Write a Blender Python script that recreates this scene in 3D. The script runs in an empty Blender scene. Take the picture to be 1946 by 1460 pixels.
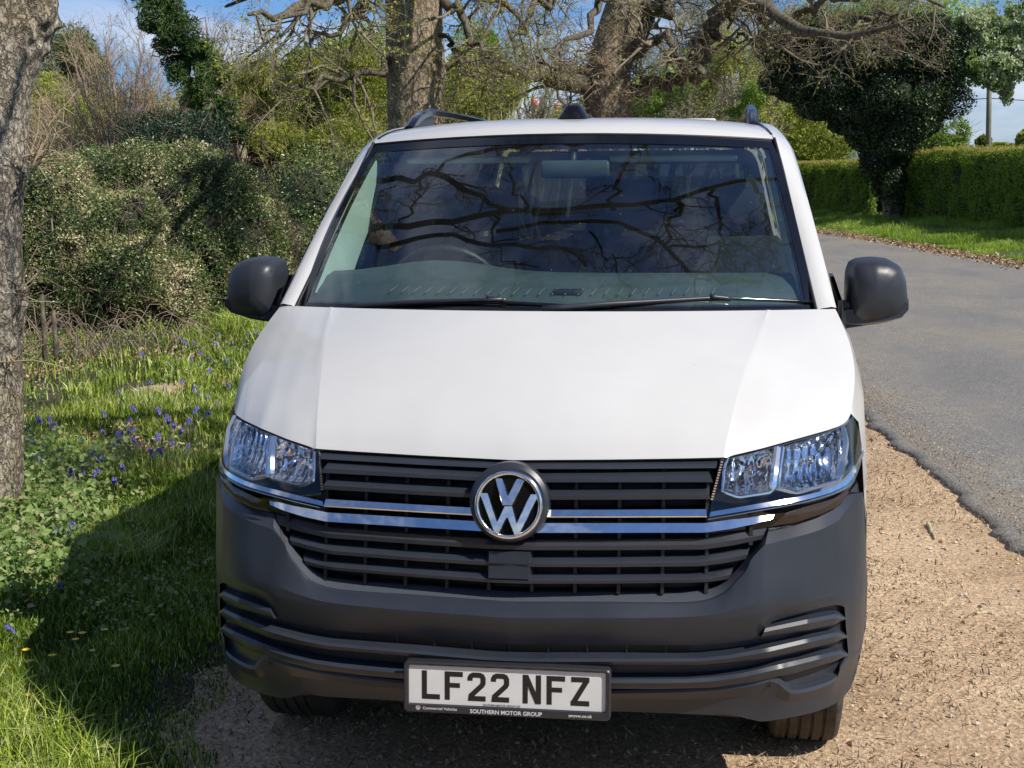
import bpy, math, random
import numpy as np
from mathutils import Vector, noise as mnoise

# ------------------------------------------------------------------ camera
scene = bpy.context.scene
COL = scene.collection
CAM_LOC = np.array([.52054, -3.4198, 1.75303])
CAM_YAW, CAM_PITCH, CAM_ROLL, CAM_F = -.147153, .149128, -.0078032, 2662.19 / 1946.
_fw = np.array([math.sin(CAM_YAW)*math.cos(CAM_PITCH), math.cos(CAM_YAW)*math.cos(CAM_PITCH), -math.sin(CAM_PITCH)])
_r = np.array([math.cos(CAM_YAW), -math.sin(CAM_YAW), 0]); _u = np.cross(_r, _fw)
_r2 = _r*math.cos(CAM_ROLL)+_u*math.sin(CAM_ROLL); _u2 = np.cross(_r2, _fw)
cam_data = bpy.data.cameras.new('camera'); cam = bpy.data.objects.new('camera', cam_data); COL.objects.link(cam)
from mathutils import Matrix
cam.matrix_world = Matrix(((_r2[0], _u2[0], -_fw[0], CAM_LOC[0]), (_r2[1], _u2[1], -_fw[1], CAM_LOC[1]),
                           (_r2[2], _u2[2], -_fw[2], CAM_LOC[2]), (0, 0, 0, 1)))
cam_data.sensor_width = 36; cam_data.lens = 36*CAM_F; cam_data.clip_end = 2000; cam_data.clip_start = .05
scene.camera = cam

def at(px, py, dist):
    """point at a horizontal distance along the line of sight of a survey pixel"""
    d = _fw+(px-973)/2662.19*_r2-(py-730)/2662.19*_u2
    return CAM_LOC+d*dist/math.hypot(d[0], d[1])

# ------------------------------------------------------------------ light
SUN_DIR = np.array([.92, -.43, 1.0]); SUN_DIR /= np.linalg.norm(SUN_DIR)
sun_d = bpy.data.lights.new('sun', 'SUN'); sun_d.energy = 4.25; sun_d.angle = math.radians(.5); sun_d.color = (1, .94, .84)
sun = bpy.data.objects.new('sun', sun_d); COL.objects.link(sun)
sun.rotation_euler = Vector(SUN_DIR).to_track_quat('Z', 'Y').to_euler()
world = bpy.data.worlds.new('World'); scene.world = world; world.use_nodes = True
wn, wl = world.node_tree.nodes, world.node_tree.links
wn.clear()
wo = wn.new('ShaderNodeOutputWorld'); bg = wn.new('ShaderNodeBackground'); sky = wn.new('ShaderNodeTexSky')
sky.sky_type = 'NISHITA'; sky.sun_disc = False; sky.sun_elevation = math.asin(SUN_DIR[2])
sky.sun_rotation = math.atan2(SUN_DIR[0], SUN_DIR[1]); sky.air_density = 1.0; sky.dust_density = .25; sky.ozone_density = 4.0
tc = wn.new('ShaderNodeTexCoord'); mp = wn.new('ShaderNodeMapping'); mp.inputs['Scale'].default_value = (1.6, 1.6, 4.2)
mp.inputs['Location'].default_value = (2.3, .4, 1.1)
nz = wn.new('ShaderNodeTexNoise'); nz.inputs['Scale'].default_value = 1.7; nz.inputs['Detail'].default_value = 9; nz.inputs['Roughness'].default_value = .55
nz.inputs['Distortion'].default_value = .25
cr = wn.new('ShaderNodeValToRGB'); cr.color_ramp.elements[0].position = .49; cr.color_ramp.elements[1].position = .66
mx = wn.new('ShaderNodeMixRGB'); mx.inputs['Color2'].default_value = (7.6, 7.9, 8.6, 1)
wl.new(tc.outputs['Generated'], mp.inputs['Vector']); wl.new(mp.outputs['Vector'], nz.inputs['Vector'])
wl.new(nz.outputs['Fac'], cr.inputs['Fac']); sx_ = wn.new('ShaderNodeSeparateXYZ'); wl.new(tc.outputs['Generated'], sx_.inputs['Vector'])
cr2 = wn.new('ShaderNodeValToRGB'); cr2.color_ramp.elements[0].position = .45; cr2.color_ramp.elements[0].color = (1, 1, 1, 1); cr2.color_ramp.elements[1].position = .8; cr2.color_ramp.elements[1].color = (.35, .35, .35, 1)
wl.new(sx_.outputs['Z'], cr2.inputs['Fac']); mq = wn.new('ShaderNodeMath'); mq.operation = 'MULTIPLY'; wl.new(cr.outputs['Color'], mq.inputs[0]); wl.new(cr2.outputs['Color'], mq.inputs[1])
wl.new(mq.outputs[0], mx.inputs['Fac'])
tint = wn.new('ShaderNodeMixRGB'); tint.blend_type = 'MULTIPLY'; tint.inputs['Fac'].default_value = 1; tg_ = wn.new('ShaderNodeValToRGB'); tg_.color_ramp.elements[0].position = 0; tg_.color_ramp.elements[0].color = (.40, .60, .95, 1); tg_.color_ramp.elements[1].position = .35; tg_.color_ramp.elements[1].color = (.66, .80, 1.0, 1); wl.new(sx_.outputs['Z'], tg_.inputs['Fac']); wl.new(tg_.outputs['Color'], tint.inputs['Color2']); wl.new(sky.outputs['Color'], tint.inputs['Color1'])
wl.new(tint.outputs['Color'], mx.inputs['Color1']); wl.new(mx.outputs['Color'], bg.inputs['Color'])
bg.inputs['Strength'].default_value = .085
wl.new(bg.outputs['Background'], wo.inputs['Surface'])
scene.view_settings.view_transform = 'Standard'; scene.view_settings.look = 'None'
scene.view_settings.exposure = 0.45; scene.view_settings.gamma = 1
try:
    scene.cycles.max_bounces = 8; scene.cycles.transparent_max_bounces = 16
    scene.cycles.diffuse_bounces = 3; scene.cycles.glossy_bounces = 4; scene.cycles.caustics_reflective = False
    scene.cycles.caustics_refractive = False
except Exception: pass

# ------------------------------------------------------------------ helpers
ROOT = {}
def tagp(o, label=None, cat=None, group=None, kind=None):
    if label: o['label'] = label
    if cat: o['category'] = cat
    if group: o['group'] = group
    if kind: o['kind'] = kind
    return o
def thing(name, loc, label, cat, group=None):
    o = bpy.data.objects.new(name, None); COL.objects.link(o); o.location = loc
    o.empty_display_size = .2
    ROOT[o] = np.array(loc, float)
    return tagp(o, label, cat, group)
def mesh(name, V, F, mat, parent=None, smooth=True, sharp=None, rnd=None, local=False):
    """V in world coordinates; F a list of faces or an (n,k) int array"""
    V = np.asarray(V, float).reshape(-1, 3)
    if parent is not None:
        org = ROOT[parent]
        if not local: V = V-org
    me = bpy.data.meshes.new(name)
    if isinstance(F, np.ndarray):
        n, k = F.shape
        me.vertices.add(len(V)); me.vertices.foreach_set('co', V.astype(np.float32).ravel())
        me.loops.add(n*k); me.loops.foreach_set('vertex_index', F.astype(np.int32).ravel())
        me.polygons.add(n); me.polygons.foreach_set('loop_start', np.arange(0, n*k, k, dtype=np.int32))
        me.update(calc_edges=True)
    else:
        me.from_pydata(V.tolist(), [], [tuple(int(i) for i in f) for f in F])
        me.update()
    if smooth:
        me.polygons.foreach_set('use_smooth', np.ones(len(me.polygons), bool))
        if sharp is not None: me.set_sharp_from_angle(angle=math.radians(sharp))
    else:
        me.polygons.foreach_set('use_smooth', np.zeros(len(me.polygons), bool))
    if rnd is not None:
        a = me.attributes.new('rnd', 'FLOAT', 'POINT'); a.data.foreach_set('value', np.asarray(rnd, np.float32))
    me.materials.append(mat)
    o = bpy.data.objects.new(name, me); COL.objects.link(o)
    if parent is not None:
        o.parent = parent; ROOT[o] = ROOT[parent]
    return o
class MB:
    def __init__(s): s.V = []; s.F = []; s.n = 0
    def add(s, V, F):
        V = [tuple(map(float, v)) for v in V]
        s.V += V; s.F += [tuple(int(i)+s.n for i in f) for f in F]; s.n += len(V); return s
    def grid(s, rows, closed=False, flip=False, skip=None):
        rows = [list(r) for r in rows]; m = len(rows[0]); V = [p for r in rows for p in r]; F = []
        for i in range(len(rows)-1):
            for j in range(m if closed else m-1):
                if skip and skip(i, j): continue
                k = (j+1) % m
                q = (i*m+j, i*m+k, (i+1)*m+k, (i+1)*m+j)
                F.append(q[::-1] if flip else q)
        return s.add(V, F)
    def box(s, a, b, bev=0):
        (x0, y0, z0), (x1, y1, z1) = a, b
        if bev <= 0:
            V = [(x, y, z) for z in (z0, z1) for y in (y0, y1) for x in (x0, x1)]
            return s.add(V, [(0, 2, 3, 1), (4, 5, 7, 6), (0, 1, 5, 4), (2, 6, 7, 3), (0, 4, 6, 2), (1, 3, 7, 5)])
        rows = []
        for z, i in ((z0, bev), (z0+bev, 0), (z1-bev, 0), (z1, bev)):
            r = []
            for cx, cy, sx, sy in ((x1, y1, 1, 1), (x0, y1, -1, 1), (x0, y0, -1, -1), (x1, y0, 1, -1)):
                a0 = math.atan2(sy, sx)-math.pi/4
                for k in range(4):
                    a_ = a0+k*math.pi/6
                    r.append((cx-sx*bev+(bev-i)*math.cos(a_), cy-sy*bev+(bev-i)*math.sin(a_), z))
            rows.append(r)
        s.grid(rows, closed=True)
        m = len(rows[0]); base = s.n-4*m
        s.F.append(tuple(base+k for k in range(m))[::-1]); s.F.append(tuple(base+3*m+k for k in range(m)))
        return s
    def tube(s, pts, r, k=8, cap=True):
        pts = np.asarray(pts, float); n = len(pts); r = np.broadcast_to(r, (n,))
        rows = []
        t = np.gradient(pts, axis=0); t /= np.linalg.norm(t, axis=1)[:, None]+1e-9
        up = np.array([0, 0, 1.]) if abs(t[0][2]) < .9 else np.array([1., 0, 0])
        for i in range(n):
            a = np.cross(t[i], up); a /= np.linalg.norm(a)+1e-9; b = np.cross(a, t[i]); up = b
            rows.append([pts[i]+r[i]*(math.cos(q)*a+math.sin(q)*b) for q in np.arange(k)*2*math.pi/k])
        s.grid(rows, closed=True, flip=True); base = s.n-n*k
        if cap:
            s.F.append(tuple(base+j for j in range(k))); s.F.append(tuple(base+(n-1)*k+j for j in range(k))[::-1])
        return s
    def build(s, name, mat, parent=None, **kw): return mesh(name, s.V, s.F, mat, parent, **kw)
def mirx(P): P = np.array(P, float); P = P*np.array([-1, 1, 1]); return P
def full(P):
    """centre-to-right curve -> left-to-right curve"""
    P = np.array(P, float).copy(); P[0, 0] = 0
    return np.vstack([mirx(P[:0:-1]), P])
def resample(P, n):
    P = np.asarray(P, float); s = np.r_[0, np.cumsum(np.linalg.norm(np.diff(P, axis=0), axis=1))]
    q = np.linspace(0, s[-1], n); return np.stack([np.interp(q, s, P[:, k]) for k in range(3)], 1)
def off(P, dx=0, dy=0, dz=0): return np.asarray(P, float)+np.array([dx, dy, dz])
def smoothstep(a, b, x): t = np.clip((x-a)/(b-a), 0, 1); return t*t*(3-2*t)

# ------------------------------------------------------------------ materials
def newmat(name):
    m = bpy.data.materials.new(name); m.use_nodes = True
    return m, m.node_tree.nodes, m.node_tree.links, m.node_tree.nodes['Principled BSDF']
def tex(n, l, scale, detail=4, rough=.55, coord='Object', dist=0, sc=None):
    t = n.new('ShaderNodeTexCoord'); z = n.new('ShaderNodeTexNoise'); z.inputs['Scale'].default_value = scale
    z.inputs['Detail'].default_value = detail; z.inputs['Roughness'].default_value = rough; z.inputs['Distortion'].default_value = dist
    if sc:
        m = n.new('ShaderNodeMapping'); m.inputs['Scale'].default_value = sc
        l.new(t.outputs[coord], m.inputs['Vector']); l.new(m.outputs['Vector'], z.inputs['Vector'])
    else: l.new(t.outputs[coord], z.inputs['Vector'])
    return z
def ramp(n, l, src, stops):
    r = n.new('ShaderNodeValToRGB'); e = r.color_ramp.elements
    while len(e) < len(stops): e.new(.5)
    for k, (p, c) in enumerate(stops):
        e[k].position = p; e[k].color = tuple(c)+(1,) if len(c) == 3 else c
    l.new(src, r.inputs['Fac']); return r
def bump(n, l, src, b, strength=.3, dist=.01, prev=None):
    q = n.new('ShaderNodeBump'); q.inputs['Strength'].default_value = strength; q.inputs['Distance'].default_value = dist
    l.new(src, q.inputs['Height'])
    if prev is not None: l.new(prev.outputs['Normal'], q.inputs['Normal'])
    l.new(q.outputs['Normal'], b.inputs['Normal']); return q
def plain(name, col, rough=.5, metal=0, coat=0, noise_scale=None, var=.15, bmp=0, bscale=400, bdist=.001, spec=.5):
    m, n, l, b = newmat(name)
    b.inputs['Base Color'].default_value = tuple(col)+(1,); b.inputs['Roughness'].default_value = rough
    b.inputs['Metallic'].default_value = metal; b.inputs['Coat Weight'].default_value = coat; b.inputs['Coat Roughness'].default_value = .04
    b.inputs['Specular IOR Level'].default_value = spec
    if noise_scale:
        z = tex(n, l, noise_scale, 5)
        c = np.array(col)
        r = ramp(n, l, z.outputs['Fac'], [(.3, c*(1-var)), (.7, np.minimum(c*(1+var), 1))]); l.new(r.outputs['Color'], b.inputs['Base Color'])
    if bmp:
        z = tex(n, l, bscale, 2); bump(n, l, z.outputs['Fac'], b, bmp, bdist)
    return m
def leafmat(name, cols, trans=.35, rough=.45, spec=.5):
    m, n, l, b = newmat(name)
    a = n.new('ShaderNodeAttribute'); a.attribute_name = 'rnd'
    st = [(i/(len(cols)-1), c) for i, c in enumerate(cols)]
    r = ramp(n, l, a.outputs['Fac'], st)
    l.new(r.outputs['Color'], b.inputs['Base Color']); b.inputs['Roughness'].default_value = rough
    b.inputs['Specular IOR Level'].default_value = spec
    if trans > 0:
        t = n.new('ShaderNodeBsdfTranslucent'); l.new(r.outputs['Color'], t.inputs['Color'])
        mx_ = n.new('ShaderNodeMixShader'); mx_.inputs['Fac'].default_value = trans
        o = n['Material Output']; l.new(b.outputs['BSDF'], mx_.inputs[1]); l.new(t.outputs['BSDF'], mx_.inputs[2]); l.new(mx_.outputs['Shader'], o.inputs['Surface'])
    return m

def paint_mat():
    m, n, l, b = newmat('white_paint')
    z = tex(n, l, 3.5, 6, .6); r = ramp(n, l, z.outputs['Fac'], [(.3, (.535, .530, .520)), (.75, (.572, .567, .555))])
    # sparse chips and flies on the paint
    v = n.new('ShaderNodeTexVoronoi'); v.inputs['Scale'].default_value = 26; t = n.new('ShaderNodeTexCoord'); l.new(t.outputs['Object'], v.inputs['Vector'])
    r2 = ramp(n, l, v.outputs['Distance'], [(.0, (.25, .22, .2)), (.035, (.3, .26, .24)), (.05, (1, 1, 1))])
    sel = n.new('ShaderNodeMath'); sel.operation = 'GREATER_THAN'; sel.inputs[1].default_value = .92
    sp = n.new('ShaderNodeSeparateColor'); l.new(v.outputs['Color'], sp.inputs['Color']); l.new(sp.outputs['Red'], sel.inputs[0])
    mu = n.new('ShaderNodeMixRGB'); mu.blend_type = 'MULTIPLY'; l.new(sel.outputs[0], mu.inputs['Fac']); l.new(r.outputs['Color'], mu.inputs['Color1']); l.new(r2.outputs['Color'], mu.inputs['Color2'])
    l.new(mu.outputs['Color'], b.inputs['Base Color'])
    z2 = tex(n, l, 9, 5); r3 = ramp(n, l, z2.outputs['Fac'], [(.3, (.28,)*3), (.8, (.42,)*3)]); l.new(r3.outputs['Color'], b.inputs['Roughness'])
    b.inputs['Coat Weight'].default_value = .7; b.inputs['Coat Roughness'].default_value = .05
    return m
M = {}
M['paint'] = paint_mat()
def plastic_mat(name, c0, c1, rough):
    m, n, l, b = newmat(name)
    z = tex(n, l, 6, 5); r = ramp(n, l, z.outputs['Fac'], [(.3, c0), (.75, c1)])
    z2 = tex(n, l, 900, 2, .7); r2 = ramp(n, l, z2.outputs['Fac'], [(.35, (.7,)*3), (.62, (1.05,)*3), (.75, (1.9,)*3)])
    mu = n.new('ShaderNodeMixRGB'); mu.blend_type = 'MULTIPLY'; mu.inputs['Fac'].default_value = 1
    l.new(r.outputs['Color'], mu.inputs['Color1']); l.new(r2.outputs['Color'], mu.inputs['Color2']); l.new(mu.outputs['Color'], b.inputs['Base Color'])
    b.inputs['Roughness'].default_value = rough
    bump(n, l, z2.outputs['Fac'], b, .25, .0006)
    return m
M['plastic'] = plastic_mat('bumper_plastic', (.022, .026, .035), (.031, .036, .048), .36)
M['plastic_smooth'] = plastic_mat('mirror_plastic', (.022, .025, .032), (.030, .034, .043), .40)
M['lip'] = plain('lit_chamfer_grey', (.060, .066, .080), .32, noise_scale=300, var=.2)  # bumper plastic in a lighter grey, painting in the light on the grille chamfer
M['black'] = plain('black_plastic', (.008, .008, .009), .5)
M['gloss'] = plain('gloss_black', (.006, .006, .008), .08, spec=.6)
M['chrome'] = plain('chrome', (.90, .90, .90), .12, metal=1, noise_scale=60, var=.06, bmp=.25, bscale=14, bdist=.006)
def reflector_mat():
    m, n, l, b = newmat('fluted_reflector'); b.inputs['Base Color'].default_value = (.85, .87, .90, 1); b.inputs['Metallic'].default_value = 1; b.inputs['Roughness'].default_value = .10
    t = n.new('ShaderNodeTexCoord'); w = n.new('ShaderNodeTexWave'); w.inputs['Scale'].default_value = 13; w.inputs['Distortion'].default_value = 2.5; w.inputs['Detail'].default_value = 1; l.new(t.outputs['Object'], w.inputs['Vector'])
    z = tex(n, l, 26, 2); q = bump(n, l, w.outputs['Fac'], b, .5, .004); bump(n, l, z.outputs['Fac'], b, .35, .012, q); return m
M['satin'] = plain('satin_reflector', (.80, .82, .85), .16, metal=1)
M['reflector'] = reflector_mat()
M['lampbody'] = plain('lamp_housing', (.17, .20, .26), .25, coat=.5)
M['rubber'] = plain('tyre_rubber', (.05, .043, .036), .85, noise_scale=25, var=.45, bmp=.4, bscale=300, bdist=.002)
M['tread'] = plain('muddy_tread', (.060, .046, .035), .9, noise_scale=30, var=.4, bmp=.5, bscale=260, bdist=.002)
M['rim'] = plain('wheel_rim', (.45, .46, .48), .35, metal=.8)
M['plate'] = plain('plate_white', (.60, .61, .60), .3, noise_scale=14, var=.05)
M['ink'] = plain('plate_black', (.012, .010, .011), .4)
M['print'] = plain('frame_print', (.62, .62, .64), .5)
M['frame'] = plain('plate_frame', (.024, .023, .028), .38)
M['trim'] = plain('cabin_trim', (.62, .70, .64), .6, noise_scale=6, var=.06)
M['dash'] = plain('dashboard_plastic', (.065, .078, .08), .55, noise_scale=14, var=.25, bmp=.4, bscale=200)
M['ventline'] = plain('vent_line', (.12, .14, .14), .6)
M['seat'] = plain('seat_fabric', (.02, .021, .026), .9, bmp=.3, bscale=350)
M['cabin'] = plain('cabin_lining', (.035, .037, .042), .85, noise_scale=5)
M['amber'] = plain('smoked_indicator', (.035, .022, .014), .12, bmp=.4, bscale=160, bdist=.002)
def glass_mat(name, tint, refl=1.0, specks=True, ior=1.5):
    m, n, l, b = newmat(name); n.remove(b); o = n['Material Output']
    tr = n.new('ShaderNodeBsdfTransparent'); tr.inputs['Color'].default_value = tuple(tint)+(1,)
    gl = n.new('ShaderNodeBsdfGlossy'); gl.inputs['Roughness'].default_value = .0; gl.inputs['Color'].default_value = (.95, .97, 1, 1)
    fr = n.new('ShaderNodeFresnel'); fr.inputs['IOR'].default_value = ior
    ge = n.new('ShaderNodeNewGeometry'); io = n.new('ShaderNodeMath'); io.operation = 'MULTIPLY_ADD'; io.inputs[1].default_value = 1/ior-ior; io.inputs[2].default_value = ior
    l.new(ge.outputs['Backfacing'], io.inputs[0]); l.new(io.outputs[0], fr.inputs['IOR'])
    mu = n.new('ShaderNodeMath'); mu.operation = 'MULTIPLY'; mu.inputs[1].default_value = refl; mu.use_clamp = True
    l.new(fr.outputs['Fac'], mu.inputs[0])
    mx_ = n.new('ShaderNodeMixShader'); l.new(mu.outputs[0], mx_.inputs['Fac']); l.new(tr.outputs['BSDF'], mx_.inputs[1]); l.new(gl.outputs['BSDF'], mx_.inputs[2])
    last = mx_
    if specks:
        v = n.new('ShaderNodeTexVoronoi'); v.inputs['Scale'].default_value = 42; t = n.new('ShaderNodeTexCoord'); l.new(t.outputs['Object'], v.inputs['Vector'])
        r2 = ramp(n, l, v.outputs['Distance'], [(.0, (1, 1, 1)), (.06, (1, 1, 1)), (.08, (0, 0, 0))])
        sp = n.new('ShaderNodeSeparateColor'); l.new(v.outputs['Color'], sp.inputs['Color'])
        sel = n.new('ShaderNodeMath'); sel.operation = 'GREATER_THAN'; sel.inputs[1].default_value = .8; l.new(sp.outputs['Red'], sel.inputs[0])
        m2 = n.new('ShaderNodeMath'); m2.operation = 'MULTIPLY'; l.new(sel.outputs[0], m2.inputs[0]); l.new(r2.outputs['Color'], m2.inputs[1])
        z = tex(n, l, 5, 6, .6); r4 = ramp(n, l, z.outputs['Fac'], [(.35, (.0,)*3), (.8, (.018,)*3)])
        ad = n.new('ShaderNodeMath'); ad.operation = 'MAXIMUM'; ml = n.new('ShaderNodeMath'); ml.operation = 'MULTIPLY'; ml.inputs[1].default_value = .3
        l.new(m2.outputs[0], ml.inputs[0]); l.new(ml.outputs[0], ad.inputs[0]); l.new(r4.outputs['Color'], ad.inputs[1])
        df = n.new('ShaderNodeBsdfDiffuse'); df.inputs['Color'].default_value = (.55, .55, .52, 1)
        m3 = n.new('ShaderNodeMixShader'); l.new(ad.outputs[0], m3.inputs['Fac']); l.new(mx_.outputs['Shader'], m3.inputs[1]); l.new(df.outputs['BSDF'], m3.inputs[2]); last = m3
    l.new(last.outputs['Shader'], o.inputs['Surface'])
    return m
M['glass'] = glass_mat('windscreen_glass', (.72, .86, .82), 2.3)
M['sideglass'] = glass_mat('door_glass', (.62, .74, .70), 1.8, False)
M['rearglass'] = glass_mat('privacy_glass', (.05, .055, .06), 1.8, False)
M['lens'] = glass_mat('headlight_lens', (.96, .97, .98), 1.0, False)
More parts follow.
